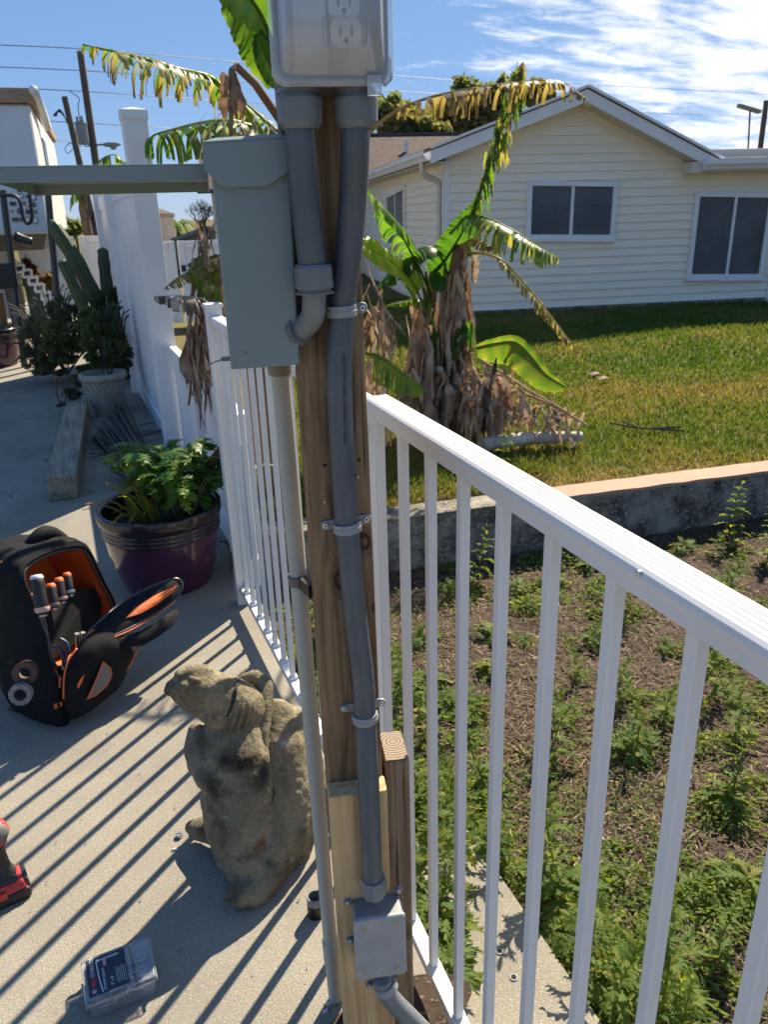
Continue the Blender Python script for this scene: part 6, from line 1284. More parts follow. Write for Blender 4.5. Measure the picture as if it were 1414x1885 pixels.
bl_([(640, 650, BD - .9), (680, 652, BD - .8), (705, 662, BD - .8), (740, 688, BD - .8), (780, 716, BD - .8)], 0.18, 0.18, 0.30, 0.85, seed=10, n=57, rib=0.010, strip=9, normal=UPZ - FW0 * 0.5, side=(1, 0.5))
bl_([(672, 480, BD - .4), (690, 525, BD - .4), (715, 575, BD - .4), (748, 615, BD - .4)], 0.12, 0.95, 0.85, 0.95, seed=11, n=70, rib=0.007, mt=M['dead'], strip=2)
bl_([(830, 660, BD - .2), (848, 620, BD - .2), (860, 602, BD - .2), (868, 640, BD - .25)], 0.05, 0, 0.06, seed=12, n=25, rib=0.005, normal=-FW0)
bl_([(800, 500, BD - .1), (806, 520, BD - .2), (815, 535, BD - .22)], 0.055, 0, 0.02, seed=13, n=22, rib=0.005, normal=UPZ - FW0)
bl_([(845, 455, BD), (870, 440, BD - .2), (895, 446, BD - .3), (902, 458, BD - .3)], 0.10, 0.8, 0.7, 0.8, seed=14, n=38, rib=0.006)
for k, (x, y, lean2) in enumerate(((770, 560, -40), (782, 540, -20), (815, 545, 5), (792, 560, -8))):
    m = MB(); p = curve([at(806 + 4 * k, 680, BD - .1), at((806 + x) / 2, 610, BD - .12), at(x, y, BD - .12), at(x + lean2, y - 60, BD - .15)], 14); m.tube(p, [0.020 - 0.011 * i / 13 for i in range(14)], 8, 0, True, [0.28] * 14); m.build('leaf_stalk', M['banana'], br, smooth=True, dry=True)
# dead skirt
DR = (0.0, 0.05, 0.1, 0.2, 0.3, 0.45, 0.62, 0.75, 0.8)
rags(br, [(848, 460, BD - .05), (842, 560, BD - .1), (835, 640, BD - .12)], 90, 0.36, 0.020, DR, 41, spread=0.10)
rags(br, [(800, 560, BD - .1), (800, 640, BD - .12), (820, 700, BD - .15), (850, 700, BD - .2)], 120, 0.42, 0.026, DR, 42, spread=0.18, lean_=0.35)
rags(br, [(740, 690, BD - .3), (790, 690, BD - .2), (850, 700, BD - .25), (930, 690, BD - .25)], 150, 0.40, 0.030, DR, 43, spread=0.18, lean_=0.7)
rags(br, [(690, 540, BD - .3), (680, 640, BD - .4), (700, 720, BD - .3)], 60, 0.32, 0.017, DR, 44, spread=0.12, lean_=0.5)
rags(br, [(905, 660, BD - .35), (905, 720, BD - .35)], 6, 0.5, 0.035, (0.65, 0.9, 1.0), 45, spread=0.03)
rags(br, [(930, 735, BD - .3), (990, 748, BD - .2), (1040, 768, BD - .15)], 70, 0.20, 0.018, (0.05, 0.2, 0.8, 0.9), 46, spread=0.12, lean_=1.2)
for k, c in enumerate(([(845, 700, BD - .1), (920, 690, BD - .2), (985, 725, BD - .2), (1050, 762, BD - .3)], [(880, 660, BD - .2), (930, 690, BD - .25), (985, 728, BD - .2)], [(905, 715, BD - .2), (980, 730, BD - .2), (1060, 770, BD - .25), (1085, 785, BD - .3)])):
    m = MB(); p = curve([at(*q) for q in c], 16); m.tube(p, [0.013 - 0.008 * i / 15 for i in range(16)], 6, 0, True, [0.1] * 16); m.build('dead_stalk', M['dead'], br, smooth=True, dry=True)
# pale fallen stem lying on the grass
fa, fb = at(880, 822, 4.95), at(1072, 786, 5.2); fa.z = 0.045; fb.z = 0.06
t = empty('fallen_log', (fa + fb) / 2, 'pale fallen plant stem lying on the lawn at the foot of the banana plant', 'stem'); m = MB(); p = curve([fa, fa.lerp(fb, 0.4) + UPZ * 0.02, fb], 14); m.tube(p, [0.045, 0.05, 0.05, 0.048, 0.048, 0.046, 0.045, 0.044, 0.042, 0.04, 0.04, 0.036, 0.034, 0.03], 10); m.build('stem', mat('pale_stem', (0.55, 0.50, 0.42), 0.7, col2=(0.32, 0.25, 0.18), scale=10), t, smooth=True)
ft = empty('fallen_twigs', at(1170, 765, 5.6) * 1.0, 'dry branched twig lying alone on the lawn right of the banana plant', 'twig'); m = MB()
for c in ([(1125, 752, 5.7), (1175, 765, 5.6), (1265, 768, 5.6)], [(1148, 738, 5.8), (1180, 762, 5.6)], [(1200, 762, 5.6), (1258, 752, 5.7)]):
    q = [at(*s) for s in c]
    for p in q: p.z = 0.03
    m.tube(curve(q, 8), 0.007, 5)
m.build('twig', M['bark'], ft)
for k, (x, y) in enumerate(((1095, 688), (1110, 696))):
    q = onz(x, y, 0.02); o = MB(); o.pillow([q + Vector((0.06 * math.cos(a), 0.05 * math.sin(a), 0.01 * math.sin(3 * a))) for a in [i * 0.7 for i in range(9)]], UPZ, 0.012, 2); tag(o.build('leaf_scrap', M['dead'], None, dry=True, origin=q), ('pale curled scrap of dead leaf on the lawn, nearer the house' if k == 0 else 'pale curled scrap of dead leaf on the lawn, nearer the railing'), 'dead leaf')

# ------------------------------------------------------------------ banana plant behind the railing and steel box (left)
LD = 4.3; c0_ = at(478, 690, LD); c0_.z = -0.03
bl2 = empty('banana_plant', c0_, 'tattered banana plant rising behind the steel box and white railing', 'banana plant')
m = MB(); tk = curve([c0_, at(476, 560, LD), at(485, 420, LD), at(500, 300, LD), at(512, 240, LD)], 16); m.tube(tk, [0.11 - 0.07 * i / 15 for i in range(16)], 14, 0, True, [0.5] * 16); m.build('trunk', M['dead'], bl2, smooth=True, dry=True)
b2 = lambda *a, **k: banana_leaf(bl2, *a, **k)
b2([(508, 300, LD), (470, 228, LD - .1), (430, 180, LD - .2), (385, 143, LD - .3), (330, 128, LD - .4), (280, 112, LD - .5), (225, 98, LD - .6), (152, 82, LD - .7)], 0.22, 0.85, 0.17, 0.95, seed=20, gaps=0.30, ragged=0.6, n=153, stalk=0.2, rib=0.020, strip=3, tip_dry=0.6)
b2([(525, 255, LD), (490, 225, LD + .1), (450, 190, LD + .2), (410, 165, LD + .2), (370, 145, LD + .2)], 0.20, 0.8, 0.16, 0.9, seed=21, gaps=0.25, n=96, stalk=0.1, rib=0.012, strip=3, tip_dry=0.5)
b2([(470, 235, LD), (420, 222, LD - .1), (370, 226, LD - .2), (320, 238, LD - .3), (285, 248, LD - .35), (272, 258, LD - .35)], 0.24, 0.55, 0.13, 0.95, seed=22, n=70, stalk=0.1, rib=0.012, strip=5, tip_dry=0.2)
b2([(500, 270, LD - .1), (455, 240, LD - .2), (440, 250, LD - .3), (425, 275, LD - .3)], 0.12, 0.9, 0.6, 0.95, seed=23, n=57, rib=0.006, strip=2, tip_dry=0.5)
rags(bl2, [(476, 600, LD), (485, 420, LD), (500, 300, LD)], 90, 0.4, 0.022, (0.0, 0.1, 0.3, 0.45, 0.62, 0.75), 56, spread=0.08, lean_=0.25)
# broken brown stalk with a bent top
m = MB(); p = [at(516, 222, LD - .6), at(470, 155, LD - .7), at(434, 121, LD - .8), at(427, 128, LD - .8), at(426, 180, LD - .8), at(424, 262, LD - .8)]; m.tube(p, [0.018, 0.017, 0.015, 0.013, 0.011, 0.008], 8, 0, True, [0.55, 0.5, 0.5, 0.95, 0.95, 0.95]); m.build('broken_stalk', M['dead'], bl2, smooth=True, dry=True)
rags(bl2, [(428, 125, LD - .8), (415, 140, LD - .8)], 4, 0.16, 0.03, (0.55, 0.9), 50, spread=0.03); rags(bl2, [(425, 215, LD - .8), (450, 235, LD - .5), (400, 240, LD - .6)], 22, 0.15, 0.006, (0.6, 0.9, 1.0), 51, spread=0.12, lean_=1.5)
# large whole leaf at the top, beside the outlet box
b2([(508, 310, 4.2), (532, 290, 3.6), (540, 240, 3.0), (518, 140, 2.65), (486, 40, 2.5), (440, -30, 2.4), (380, -95, 2.3)], 0.125, 0, 0.26, seed=24, n=80, stalk=0.50, rib=0.014, normal=-FW0 * 0.9 + UPZ * 0.15 + RT0 * 0.25, droop=0.12)
b2([(520, 150, 2.6), (500, 125, 2.55), (486, 95, 2.5), (474, 60, 2.48)], 0.05, 0, 0.24, seed=25, n=35, rib=0.008, normal=-FW0 + RT0 * 0.6, droop=0.5)
# bright young leaf and dead hanging leaves left of the box
b2([(470, 590, LD - .4), (420, 540, LD - .5), (385, 515, LD - .55), (346, 500, LD - .6)], 0.15, 0, 0.36, seed=26, n=41, stalk=0.15, rib=0.008, normal=UPZ * 0.6 - FW0 * 0.8)
b2([(430, 460, LD - .5), (385, 480, LD - .55), (340, 505, LD - .6), (303, 530, LD - .65)], 0.09, 0.6, 0.5, 0.6, seed=27, n=54, rib=0.009, strip=3, tip_dry=0.1)
b2([(400, 560, LD - .6), (370, 550, LD - .65), (330, 545, LD - .7), (284, 546, LD - .7)], 0.12, 0.45, 0.8, 0.9, seed=28, n=48, rib=0.009, mt=M['dead'], strip=4)
rags(bl2, [(395, 420, LD - .5), (372, 520, LD - .55), (375, 560, LD - .6)], 26, 0.30, 0.012, (0.6, 0.65, 0.9, 0.2), 52, spread=0.07, lean_=0.5)
rags(bl2, [(372, 540, LD - .6), (366, 600, LD - .6), (368, 650, LD - .6)], 40, 0.36, 0.014, (0.45, 0.6, 0.65, 0.3), 53, spread=0.05, lean_=0.25)
rags(bl2, [(385, 400, LD - .5), (360, 440, LD - .5)], 14, 0.4, 0.006, (0.6, 0.9), 54, spread=0.06, lean_=0.6)
# long dry leaf crossing the sky before the house (from this plant, to the right)
b2([(505, 320, LD), (560, 350, LD - .2), (610, 325, LD - .4), (680, 245, LD - .4), (730, 205, LD - .35), (790, 180, LD - .3), (870, 163, LD - .2), (950, 152, LD - .1), (1030, 150, LD), (1085, 183, LD)], 0.19, 0.95, 0.66, 0.98, seed=29, gaps=0.4, ragged=0.6, n=200, stalk=0.44, rib=0.012, strip=2, tip_dry=0.55)

# ------------------------------------------------------------------ crowns made of small leaves
def crown(name, parent, blobs, n, size, mt, seed, flat=0.5):
    r = np.random.default_rng(seed); V = []; Fc = []; Dr = []
    w_ = np.array([b[1][0] * b[1][1] * b[1][2] for b in blobs]); w_ = w_ / w_.sum()
    for (c, rad, dry), f in zip(blobs, w_):
        k = max(8, int(n * f)); d = r.normal(size=(k, 3)); d /= np.linalg.norm(d, axis=1)[:, None]; rr = r.uniform(0.45, 1.0, k) ** 0.5
        # clumps
        cl = r.normal(size=(max(3, k // 60), 3)); cl /= np.linalg.norm(cl, axis=1)[:, None]; pick = r.integers(0, len(cl), k); d = d * 0.45 + cl[pick] * 0.75
        P = np.array(c)[None, :] + d * rr[:, None] * np.array(rad)[None, :]
        t = r.normal(size=(k, 3)); t /= np.linalg.norm(t, axis=1)[:, None]; q = np.cross(t, r.normal(size=(k, 3))); q /= np.linalg.norm(q, axis=1)[:, None]; s = size * r.uniform(0.6, 1.4, (k, 1))
        base = len(V) and sum(len(x) for x in V); quad = np.stack([P - t * s, P + q * s * flat, P + t * s, P - q * s * flat], 1).reshape(-1, 3)
        V.append(quad); Fc.append(np.arange(k * 4).reshape(k, 4) + (base or 0)); Dr.append(np.repeat(np.clip(dry + r.uniform(-0.1, 0.12, k), 0, 1), 4))
    V = np.concatenate(V); Fc = np.concatenate(Fc); Dr = np.concatenate(Dr); off = np.array(parent_world(parent)) if parent else 0
    o = raw(name, V - off, Fc, mt, None, Dr)
    if parent: o.parent = parent
    return o
M['foliage'] = leafmat('foliage', [(0.0, (0.055, 0.095, 0.042)), (0.3, (0.115, 0.145, 0.075)), (0.55, (0.17, 0.165, 0.085)), (0.75, (0.16, 0.10, 0.06)), (1.0, (0.10, 0.03, 0.025))], 0.5, 0.6, 3, (1.9, 1.8, 0.8, 1), 0.15)
def tree(px, py, D, top, blobs, n, size, label, seed, trunk=0.14, dry=0.2, name='tree', group=None):
    b_ = at(px, py, D); b_.z = 0; t = empty(name, b_, label, 'tree', group); s = mpp(at(px, py, D)); B = []
    tp = at(px, top, D); m = MB(); m.tube(curve([b_, b_.lerp(tp, 0.5) + RT0 * 0.2, tp], 8), [trunk * (1 - 0.1 * i) for i in range(8)], 8)
    for (x, y, rx, ry, dd) in blobs: B.append((at(x, y, D + random.uniform(-0.6, 0.6)), (rx * s, rx * s, ry * s), dd)); m.tube(curve([b_.lerp(tp, 0.7), b_.lerp(tp, 0.9).lerp(at(x, y, D), 0.4) + UPZ * 0.2, at(x, y, D)], 6), [trunk * 0.5, trunk * .42, trunk * .35, trunk * .25, trunk * .18, trunk * .1], 6)
    m.build('trunk', M['bark'], t, smooth=True)
    if n: crown('crown', t, B, n, size, M['foliage'], seed)
    return t, B
random.seed(9)
tree(735, 330, 27, 260, [(705, 195, 34, 26, .3), (735, 225, 46, 30, .5), (780, 235, 40, 26, .42), (740, 190, 26, 20, .25), (810, 250, 34, 22, .5)], 3600, 0.13, 'olive green bushy tree behind the house roof, nearest the post', 61)
tree(870, 320, 30, 230, [(862, 160, 28, 22, .35), (820, 215, 40, 30, .4), (930, 165, 34, 22, .4), (970, 170, 40, 20, .42), (890, 190, 38, 30, .4), (850, 205, 34, 30, .45), (905, 225, 40, 28, .45), (940, 185, 40, 26, .4), (990, 190, 36, 22, .45), (845, 250, 40, 24, .5)], 6500, 0.13, 'dark broad tree behind the gable, under the long dry leaf', 62)
tree(118, 440, 34, 420, [(112, 412, 18, 14, .2), (130, 415, 20, 15, .25), (120, 424, 24, 12, .2)], 2500, 0.16, 'small round dark tree beyond the far gate, left of the cactus', 63)
# bare twiggy tree
t, B = tree(372, 450, 24, 400, [], 0, 0, 'bare twiggy tree beyond the far fence, left of the steel box', 64, trunk=0.07); m = MB(); random.seed(64)
def twig(p, d, l_, r, k):
    q = p + d * l_; m.tube([p, p.lerp(q, 0.5) + rdir(random.uniform(0, 6), 0) * l_ * 0.08, q], [r, r * .85, r * .7], 5)
    if k:
        for i in range(3): twig(p.lerp(q, random.uniform(0.5, 1)), (d + rdir(random.uniform(0, 6.28), random.uniform(-0.3, 0.6)) * 0.75).normalized(), l_ * 0.72, r * 0.6, k - 1)
for i in range(4): twig(at(372, 425, 24), (UPZ + rdir(i * 1.6, 0) * 0.5).normalized(), 0.38, 0.022, 4)
m.build('branches', M['bark'], t)
# feather palms
def palm(px, py0, py1, D, n, ln, label, seed, tr=0.1):
    random.seed(seed); b_ = at(px, py0, D); b_.z = 0; tp = at(px, py1, D); t = empty('palm_tree', b_, label, 'palm'); m = MB(); m.tube(curve([b_, b_.lerp(tp, 0.5), tp], 6), [tr, tr * .9, tr * .85, tr * .8, tr * .8, tr * .75], 8); m.build('trunk', M['bark'], t, smooth=True)
    for k in range(n):
        a = 6.28 * k / n + random.uniform(-.2, .2); e = random.uniform(0.1, 0.9); l_ = ln * random.uniform(0.8, 1.1); p = curve([tp, tp + rdir(a, e) * l_ * 0.5 + UPZ * 0.05 * l_, tp + rdir(a, e - 0.7) * l_], 12); mb = MB(); mb.tube(p, 0.012, 4, 0, True, [0.3] * 12)
        for i in range(2, 12):
            tng = (p[i] - p[i - 1]).normalized(); s = tng.cross(UPZ).normalized()
            for sg in (-1, 1):
                for o in (0, 0.5):
                    c = p[i - 1].lerp(p[i], o); e_ = c + (s * sg + tng * 0.6 - UPZ * 0.5) * l_ * 0.22 * math.sin(0.4 + 2.4 * i / 12); mb.add([c - tng * 0.012, c + tng * 0.012, e_], [(0, 1, 2)], 0, [0.15, 0.15, 0.35])
        mb.build('frond', M['leaf'], t, dry=True)
palm(328, 460, 421, 30, 14, 0.75, 'small feather palm far beyond the fence, right of the tall white post', 71)

# banana clump beyond the privacy fence (far left)
FD = 15.5; b_ = at(166, 470, FD); b_.z = 0
bf2 = empty('banana_plant', b_, 'small banana plant behind the privacy fence, seen below the steel lid', 'banana plant')
m = MB(); m.tube(curve([b_, at(160, 420, FD), at(152, 375, FD), at(165, 330, FD)], 8), [0.1, 0.1, 0.09, 0.085, 0.08, 0.075, 0.07, 0.06], 10); m.build('trunk', M['bark'], bf2, smooth=True)
for k, c in enumerate(([(160, 340), (145, 345), (132, 360), (128, 385)], [(165, 335), (175, 350), (176, 380)], [(165, 330), (195, 340), (208, 362)], [(165, 325), (185, 295), (210, 285), (232, 300)], [(168, 325), (190, 310), (205, 305), (196, 322)], [(160, 330), (150, 345), (152, 372)])):
    banana_leaf(bf2, [(x, y, FD) for x, y in c], 0.32, 0.5, 0.12, 0.9, seed=80 + k, n=41, rib=0.02, strip=4)

# ------------------------------------------------------------------ plants in the bed along the privacy fence
CD = 8.2
def cactus(ctrl, r, label, seed):
    p = [at(*c) for c in ctrl]; b_ = p[0].copy(); b_.z = 0; t = empty('cactus', b_, label, 'cactus'); pp_ = curve(p, 26); m = MB(); seg = 28; vs = []; fs = []
    rib_n = 7; u = Vector((1, 0, 0))
    for i, q in enumerate(pp_):
        tn = (pp_[min(i + 1, 25)] - pp_[max(i - 1, 0)]).normalized(); u = (u - tn * u.dot(tn)).normalized(); v = tn.cross(u); f = i / 25
        rr = r * (1 - 0.25 * f) * (1.0 if f < 0.9 else math.sqrt(max(0.02, 1 - ((f - 0.9) / 0.1) ** 2))) * (1 + 0.05 * math.sin(i * 1.3 + seed))
        for k in range(seg): a = 6.2832 * k / seg; vs.append(q + (u * math.cos(a) + v * math.sin(a)) * rr * (0.80 + 0.24 * abs(math.cos(a * rib_n / 2))))
    for i in range(25):
        for k in range(seg): a = i * seg + k; b2_ = i * seg + (k + 1) % seg; fs.append((a, b2_, b2_ + seg, a + seg))
    fs.append(tuple(range(25 * seg, 26 * seg))); m.add(vs, fs); m.build('stem', M['cactus'], t, smooth=True)
M['cactus'] = mat('cactus', (0.028, 0.060, 0.028), 0.55, col2=(0.045, 0.075, 0.03), scale=14, speck=(120, 0.68, (0.16, 0.15, 0.09)))
cactus([(225, 680, CD), (203, 605, CD), (172, 545, CD), (140, 482, CD), (113, 440, CD), (91, 405, CD)], 0.085, 'tallest leaning green cactus column, tip near the trailer', 1)
cactus([(205, 680, CD - .2), (180, 615, CD - .2), (150, 560, CD - .2), (125, 505, CD - .2), (110, 478, CD - .2)], 0.062, 'shorter leaning cactus column under the tallest one', 2)
cactus([(212, 680, CD + .2), (204, 600, CD + .2), (196, 530, CD + .2), (190, 480, CD + .2), (188, 455, CD + .2)], 0.068, 'upright cactus column with rounded top before the white fence', 3)
def shrub(name, label, blobs, D, n, size, seed, dry, wires=0, cat='shrub'):
    c = at(blobs[0][0], 690, D); c.z = 0; t = empty(name, c, label, cat); s = mpp(at(blobs[0][0], blobs[0][1], D)); rr = random.Random(seed)
    B = [(at(x, y, D + rr.uniform(-0.25, 0.25)), (rx * s, rx * s * 0.8, ry * s), dry + rr.uniform(-0.05, 0.05)) for x, y, rx, ry in blobs]
    B2 = []
    for c_, r_, d2 in B:
        for _ in range(6):
            o_ = Vector((rr.gauss(0, 0.55) * r_[0], rr.gauss(0, 0.5) * r_[1], rr.gauss(0, 0.5) * r_[2])); f_ = rr.uniform(0.3, 0.6); B2.append((Vector((c_.x + o_.x, c_.y + o_.y, max(0.05, c_.z + o_.z))), (r_[0] * f_, r_[1] * f_, r_[2] * f_), d2 + rr.uniform(-0.1, 0.14)))
    crown('foliage', t, B2, n, size, M['foliage'], seed, 0.35)
    if wires:
        m = MB()
        for k in range(wires):
            b_ = rr.choice(B); e = b_[0] + Vector((rr.uniform(-1.8, 1.6) * b_[1][0], rr.uniform(-1, 1) * b_[1][1], rr.uniform(0.3, 2.0) * b_[1][2])); s0 = Vector((b_[0].x * 0.75 + c.x * 0.25, b_[0].y * 0.75 + c.y * 0.25, max(0.03, b_[0].z * 0.5)))
            m.tube(curve([s0, s0.lerp(e, 0.6) + UPZ * 0.12, e], 7), 0.005, 4)
        m.build('stems', mat(name + '_stems', (0.06, 0.06, 0.045), 0.8), t)
    return t
shrub('wiry_shrub', 'sprawling wiry grey-green shrub spilling onto the patio beside the cactus', [(95, 620, 44, 36), (70, 645, 30, 26), (130, 645, 40, 36), (105, 575, 34, 26), (150, 600, 30, 30), (60, 600, 16, 16), (90, 672, 36, 18), (130, 676, 38, 18), (65, 668, 20, 14)], 8.4, 14000, 0.022, 91, 0.36, 170)
shrub('feathery_shrub', 'dense dark green feathery shrub directly above the stone planter', [(195, 640, 34, 40), (180, 610, 26, 30), (215, 660, 22, 24), (205, 585, 20, 22), (190, 670, 30, 14), (220, 680, 14, 14)], 6.9, 12000, 0.017, 92, 0.16, 30)
shrub('red_plant', 'dark red leaved plant between the feathery shrub and white fence', [(222, 630, 16, 34), (228, 665, 10, 22), (214, 608, 12, 12)], 7.3, 2600, 0.022, 93, 0.98, 30, 'plant')
shrub('cactus_base_plant', 'spiky dark green plant at the foot of the cactus columns', [(200, 560, 22, 26), (215, 575, 12, 24)], 8.0, 2600, 0.03, 94, 0.08, 20, 'plant')
shrub('small_weed', 'small leafy green clump left of the stone planter', [(135, 725, 14, 14), (128, 738, 12, 8)], 6.75, 700, 0.022, 95, 0.15, 8, 'plant')
a = onz(112, 748); t = empty('metal_hoop', a, 'thin dark red metal hoop leaning by the stone planter', 'hoop'); m = MB(); m.tube([at(111, 722, 6.8) + (RT0 * 0.035 * math.cos(i * 0.2618) + UPZ * 0.115 * math.sin(i * 0.2618)) for i in range(25)], 0.006, 6); m.build('ring', mat('rust_red', (0.10, 0.03, 0.03), 0.6), t, smooth=True)
# climbing scrap of green in the gap by the railing foot
shrub('gap_weed', 'small dark weed growing in the gap at the foot of the railing', [(440, 1070, 12, 16), (448, 1100, 8, 14)], 3.0, 420, 0.012, 96, 0.1, 6, 'weed')

# ------------------------------------------------------------------ white trailer, bins, folding lattice
TD = 10.0; M['trailer'] = mat('trailer', (0.62, 0.62, 0.61), 0.4, col2=(0.56, 0.56, 0.55), scale=1.5)
tv = empty('travel_trailer', at(40, 560, TD) * 1.0 - UPZ * at(40, 560, TD).z, 'white fifth-wheel travel trailer with stickers, raised front at the left edge', 'trailer')
def tp_(x, y): return at(x, y, TD)
ztop_, zbot_ = tp_(62, 185).z, tp_(78, 430).z; xr = tp_(70, 300); sd_ = (Vector((0, 1, 0)) * 0.995 + Vector((0.06, 0, 0))).normalized(); lf = Vector((-1, 0.06, 0)).normalized()
def tvp(l_, d, z): return Vector((xr.x, xr.y, 0)) + lf * l_ + sd_ * d + UPZ * z
m = MB(); m.hexa([tvp(2.4, 0, zbot_), tvp(0, 0, zbot_), tvp(0, 5, zbot_), tvp(2.4, 5, zbot_), tvp(2.4, 0.25, ztop_), tvp(0, 0.25, ztop_), tvp(0, 5, ztop_), tvp(2.4, 5, ztop_)]); m.build('body', M['trailer'], tv, bevel=0.04, seg=3)
m = MB(); m.hexa([tvp(2.4, 0.2, ztop_ + 0.003), tvp(-0.04, 0.2, ztop_ + 0.003), tvp(-0.04, 5, ztop_ + 0.003), tvp(2.4, 5, ztop_ + 0.003), tvp(2.4, 0.26, ztop_ + 0.16), tvp(-0.04, 0.26, ztop_ + 0.16), tvp(-0.04, 5, ztop_ + 0.12), tvp(2.4, 5, ztop_ + 0.12)]); m.build('roof_cap', mat('tan_cap', (0.36, 0.22, 0.11), 0.6), tv, bevel=0.02)
m = MB(); m.tube([tvp(-0.07, 0.15, ztop_ + 0.12), tvp(-0.08, 1.2, ztop_ + 0.0), tvp(-0.09, 1.45, ztop_ - 0.12)], 0.05, 8); m.build('awning', M['trim'], tv, smooth=True)
m = MB(); m.hexa([tvp(-0.004, 1.4, 2.0), tvp(-0.012, 1.4, 2.0), tvp(-0.012, 2.0, 2.0), tvp(-0.004, 2.0, 2.0), tvp(-0.004, 1.4, 2.5), tvp(-0.012, 1.4, 2.5), tvp(-0.012, 2.0, 2.5), tvp(-0.004, 2.0, 2.5)]); m.build('window', M['glass'], tv)
m = MB(); m.hexa([tvp(2.4, 0.3, zbot_ - 0.18), tvp(0.12, 0.3, zbot_ - 0.18), tvp(0.12, 4, zbot_ - 0.18), tvp(2.4, 4, zbot_ - 0.18), tvp(2.4, 0.1, zbot_ + 0.01), tvp(0.05, 0.1, zbot_ + 0.01), tvp(0.05, 4, zbot_ + 0.01), tvp(2.4, 4, zbot_ + 0.01)]); m.build('underside', M['black_metal'], tv)
for x0, x1_2 in ((3, 26), (86, 100)):
    p, q = at(x0 + 1, 350, TD - .4), at(x1_2, 580, TD - .4); q.z = 0; m = MB(); m.tube([p, q], 0.035, 8); m.build('jack_leg', M['black_metal'], tv)
m = MB(); m.tube(curve([at(0, 360, TD - .5), at(25, 360, TD - .5), at(36, 372, TD - .5), at(42, 400, TD - .5), at(50, 412, TD - .5), at(58, 402, TD - .5), at(55, 370, TD - .5), at(51, 340, TD - .5)], 30), 0.018, 8); m.build('hose', M['black'], tv, smooth=True)
m = MB(); m.tube(curve([at(25, 433, TD - .3), at(40, 440, TD - .3), at(58, 446, TD - .3)], 8), 0.05, 8); m.build('hitch', M['black_metal'], tv, smooth=True)
m = MB(); m.box(at(4, 508, TD - .3), (0.3, 0.3, 0.26)); m.build('battery_box', M['black'], tv, bevel=0.03)
stk = [mat('sticker_%d' % i, c, 0.5) for i, c in enumerate(((0.05, 0.05, 0.055), (0.22, 0.2, 0.16), (0.45, 0.16, 0.08), (0.07, 0.10, 0.06), (0.12, 0.12, 0.13)))]
for i, (x, y, r, sh) in enumerate(((35, 351, 4, 4), (37, 361, 5, 20), (21, 361, 5, 4), (49, 362, 4, 3), (60, 363, 6, 20), (23, 375, 6, 4), (41, 374, 5, 4), (51, 376, 4, 20), (61, 377, 5, 5), (36, 389, 6, 6), (51, 390, 5, 5), (63, 390, 6, 4), (21, 389, 3, 4), (27, 404, 6, 4), (38, 404, 4, 5), (51, 404, 5, 20), (64, 406, 6, 20))):
    p = onp(x, y, tvp(0, 0, zbot_) - sd_ * 0.006, -sd_ + UPZ * 0.17); s = mpp(p); n_ = (-sd_ + UPZ * 0.17).normalized(); ux = lf * -1; uz = n_.cross(ux) * -1
    if uz.z < 0: uz = -uz
    m = MB(); m.prism([p + (ux * math.cos(6.2832 * k / sh + 0.785) * (1.25 if sh == 4 else 1) + uz * math.sin(6.2832 * k / sh + 0.785) * (0.8 if sh == 4 else 1)) * r * s for k in range(sh)], n_ * 0.004); o = m.build('sticker', stk[i % 5], tv)
    if sh == 20: m = MB(); m.prism([p + n_ * 0.005 + (ux * math.cos(6.2832 * k / 16) + uz * math.sin(6.2832 * k / 16)) * r * s * 0.7 for k in range(16)], n_ * 0.002); m.build('sticker_centre', M['trim'], o)
def bin_(x0, x1_, y0, y1, D, col, label):
    a, b_ = at(x0, y1, D), at(x1_, y1, D); a.z = b_.z = 0; top_z = at(x0, y0, D).z; c = (a + b_) / 2; w_ = (b_ - a).length; t = empty('wheelie_bin', c, label, 'bin'); e = (b_ - a).normalized(); d = Vector((-e.y, e.x, 0)); m = MB()
    m.hexa([c + e * sx * w_ * .42 * 1 + d * (dy) + UPZ * z if z == 0.03 else c + e * sx * w_ * .5 + d * (dy * 1.12) + UPZ * z for z in (0.03, top_z - 0.06) for sx, dy in ((-1, 0), (1, 0), (1, w_), (-1, w_))]); m.build('body', mat('bin', col, 0.5), t, bevel=0.02)
    m = MB(); m.box(c + d * w_ * 0.55 + UPZ * (top_z - 0.03), (w_ * 1.08, w_ * 1.2, 0.06), e, d); m.build('lid', mat('bin_lid', tuple(v * 0.8 for v in col), 0.5), t, bevel=0.02)
bin_(16, 50, 492, 582, 13.0, (0.10, 0.085, 0.08), 'grey-brown wheeled bin under the white trailer'); bin_(54, 86, 500, 580, 13.0, (0.025, 0.05, 0.04), 'dark green wheeled bin right of the grey-brown bin')
fl_ = empty('folding_lattice', at(60, 560, 11) * 1.0 - UPZ * at(60, 560, 11).z, 'stepped white folding lattice before the wheeled bins', 'lattice')
for (x, y) in ((35, 494), (49, 503), (60, 517), (72, 530), (84, 545), (90, 556)):
    p = [at(x - 8, y - 6, 11), at(x + 8, y - 7, 11), at(x + 8, y + 6, 11), at(x - 8, y + 7, 11)]; m = MB()
    for k in range(4): m.tube([p[k], p[(k + 1) % 4]], 0.018, 6)
    m.build('frame', M['vinyl'], fl_)
shrub('dried_plant', 'rust brown dried plant in a bin-top pot beneath the trailer', [(52, 492, 16, 13), (38, 494, 10, 8)], 11.6, 900, 0.04, 97, 0.85, 10, 'plant'); shrub('pale_dried_plant', 'pale dried flower heads beside the dark green bin', [(92, 515, 13, 13)], 11.3, 500, 0.05, 98, 0.62, 8, 'plant')
t = empty('brown_sticks', at(4, 580, 9.9) * 1.0 - UPZ * at(4, 580, 9.9).z, 'brown wooden handles standing in the left planter', 'handles')
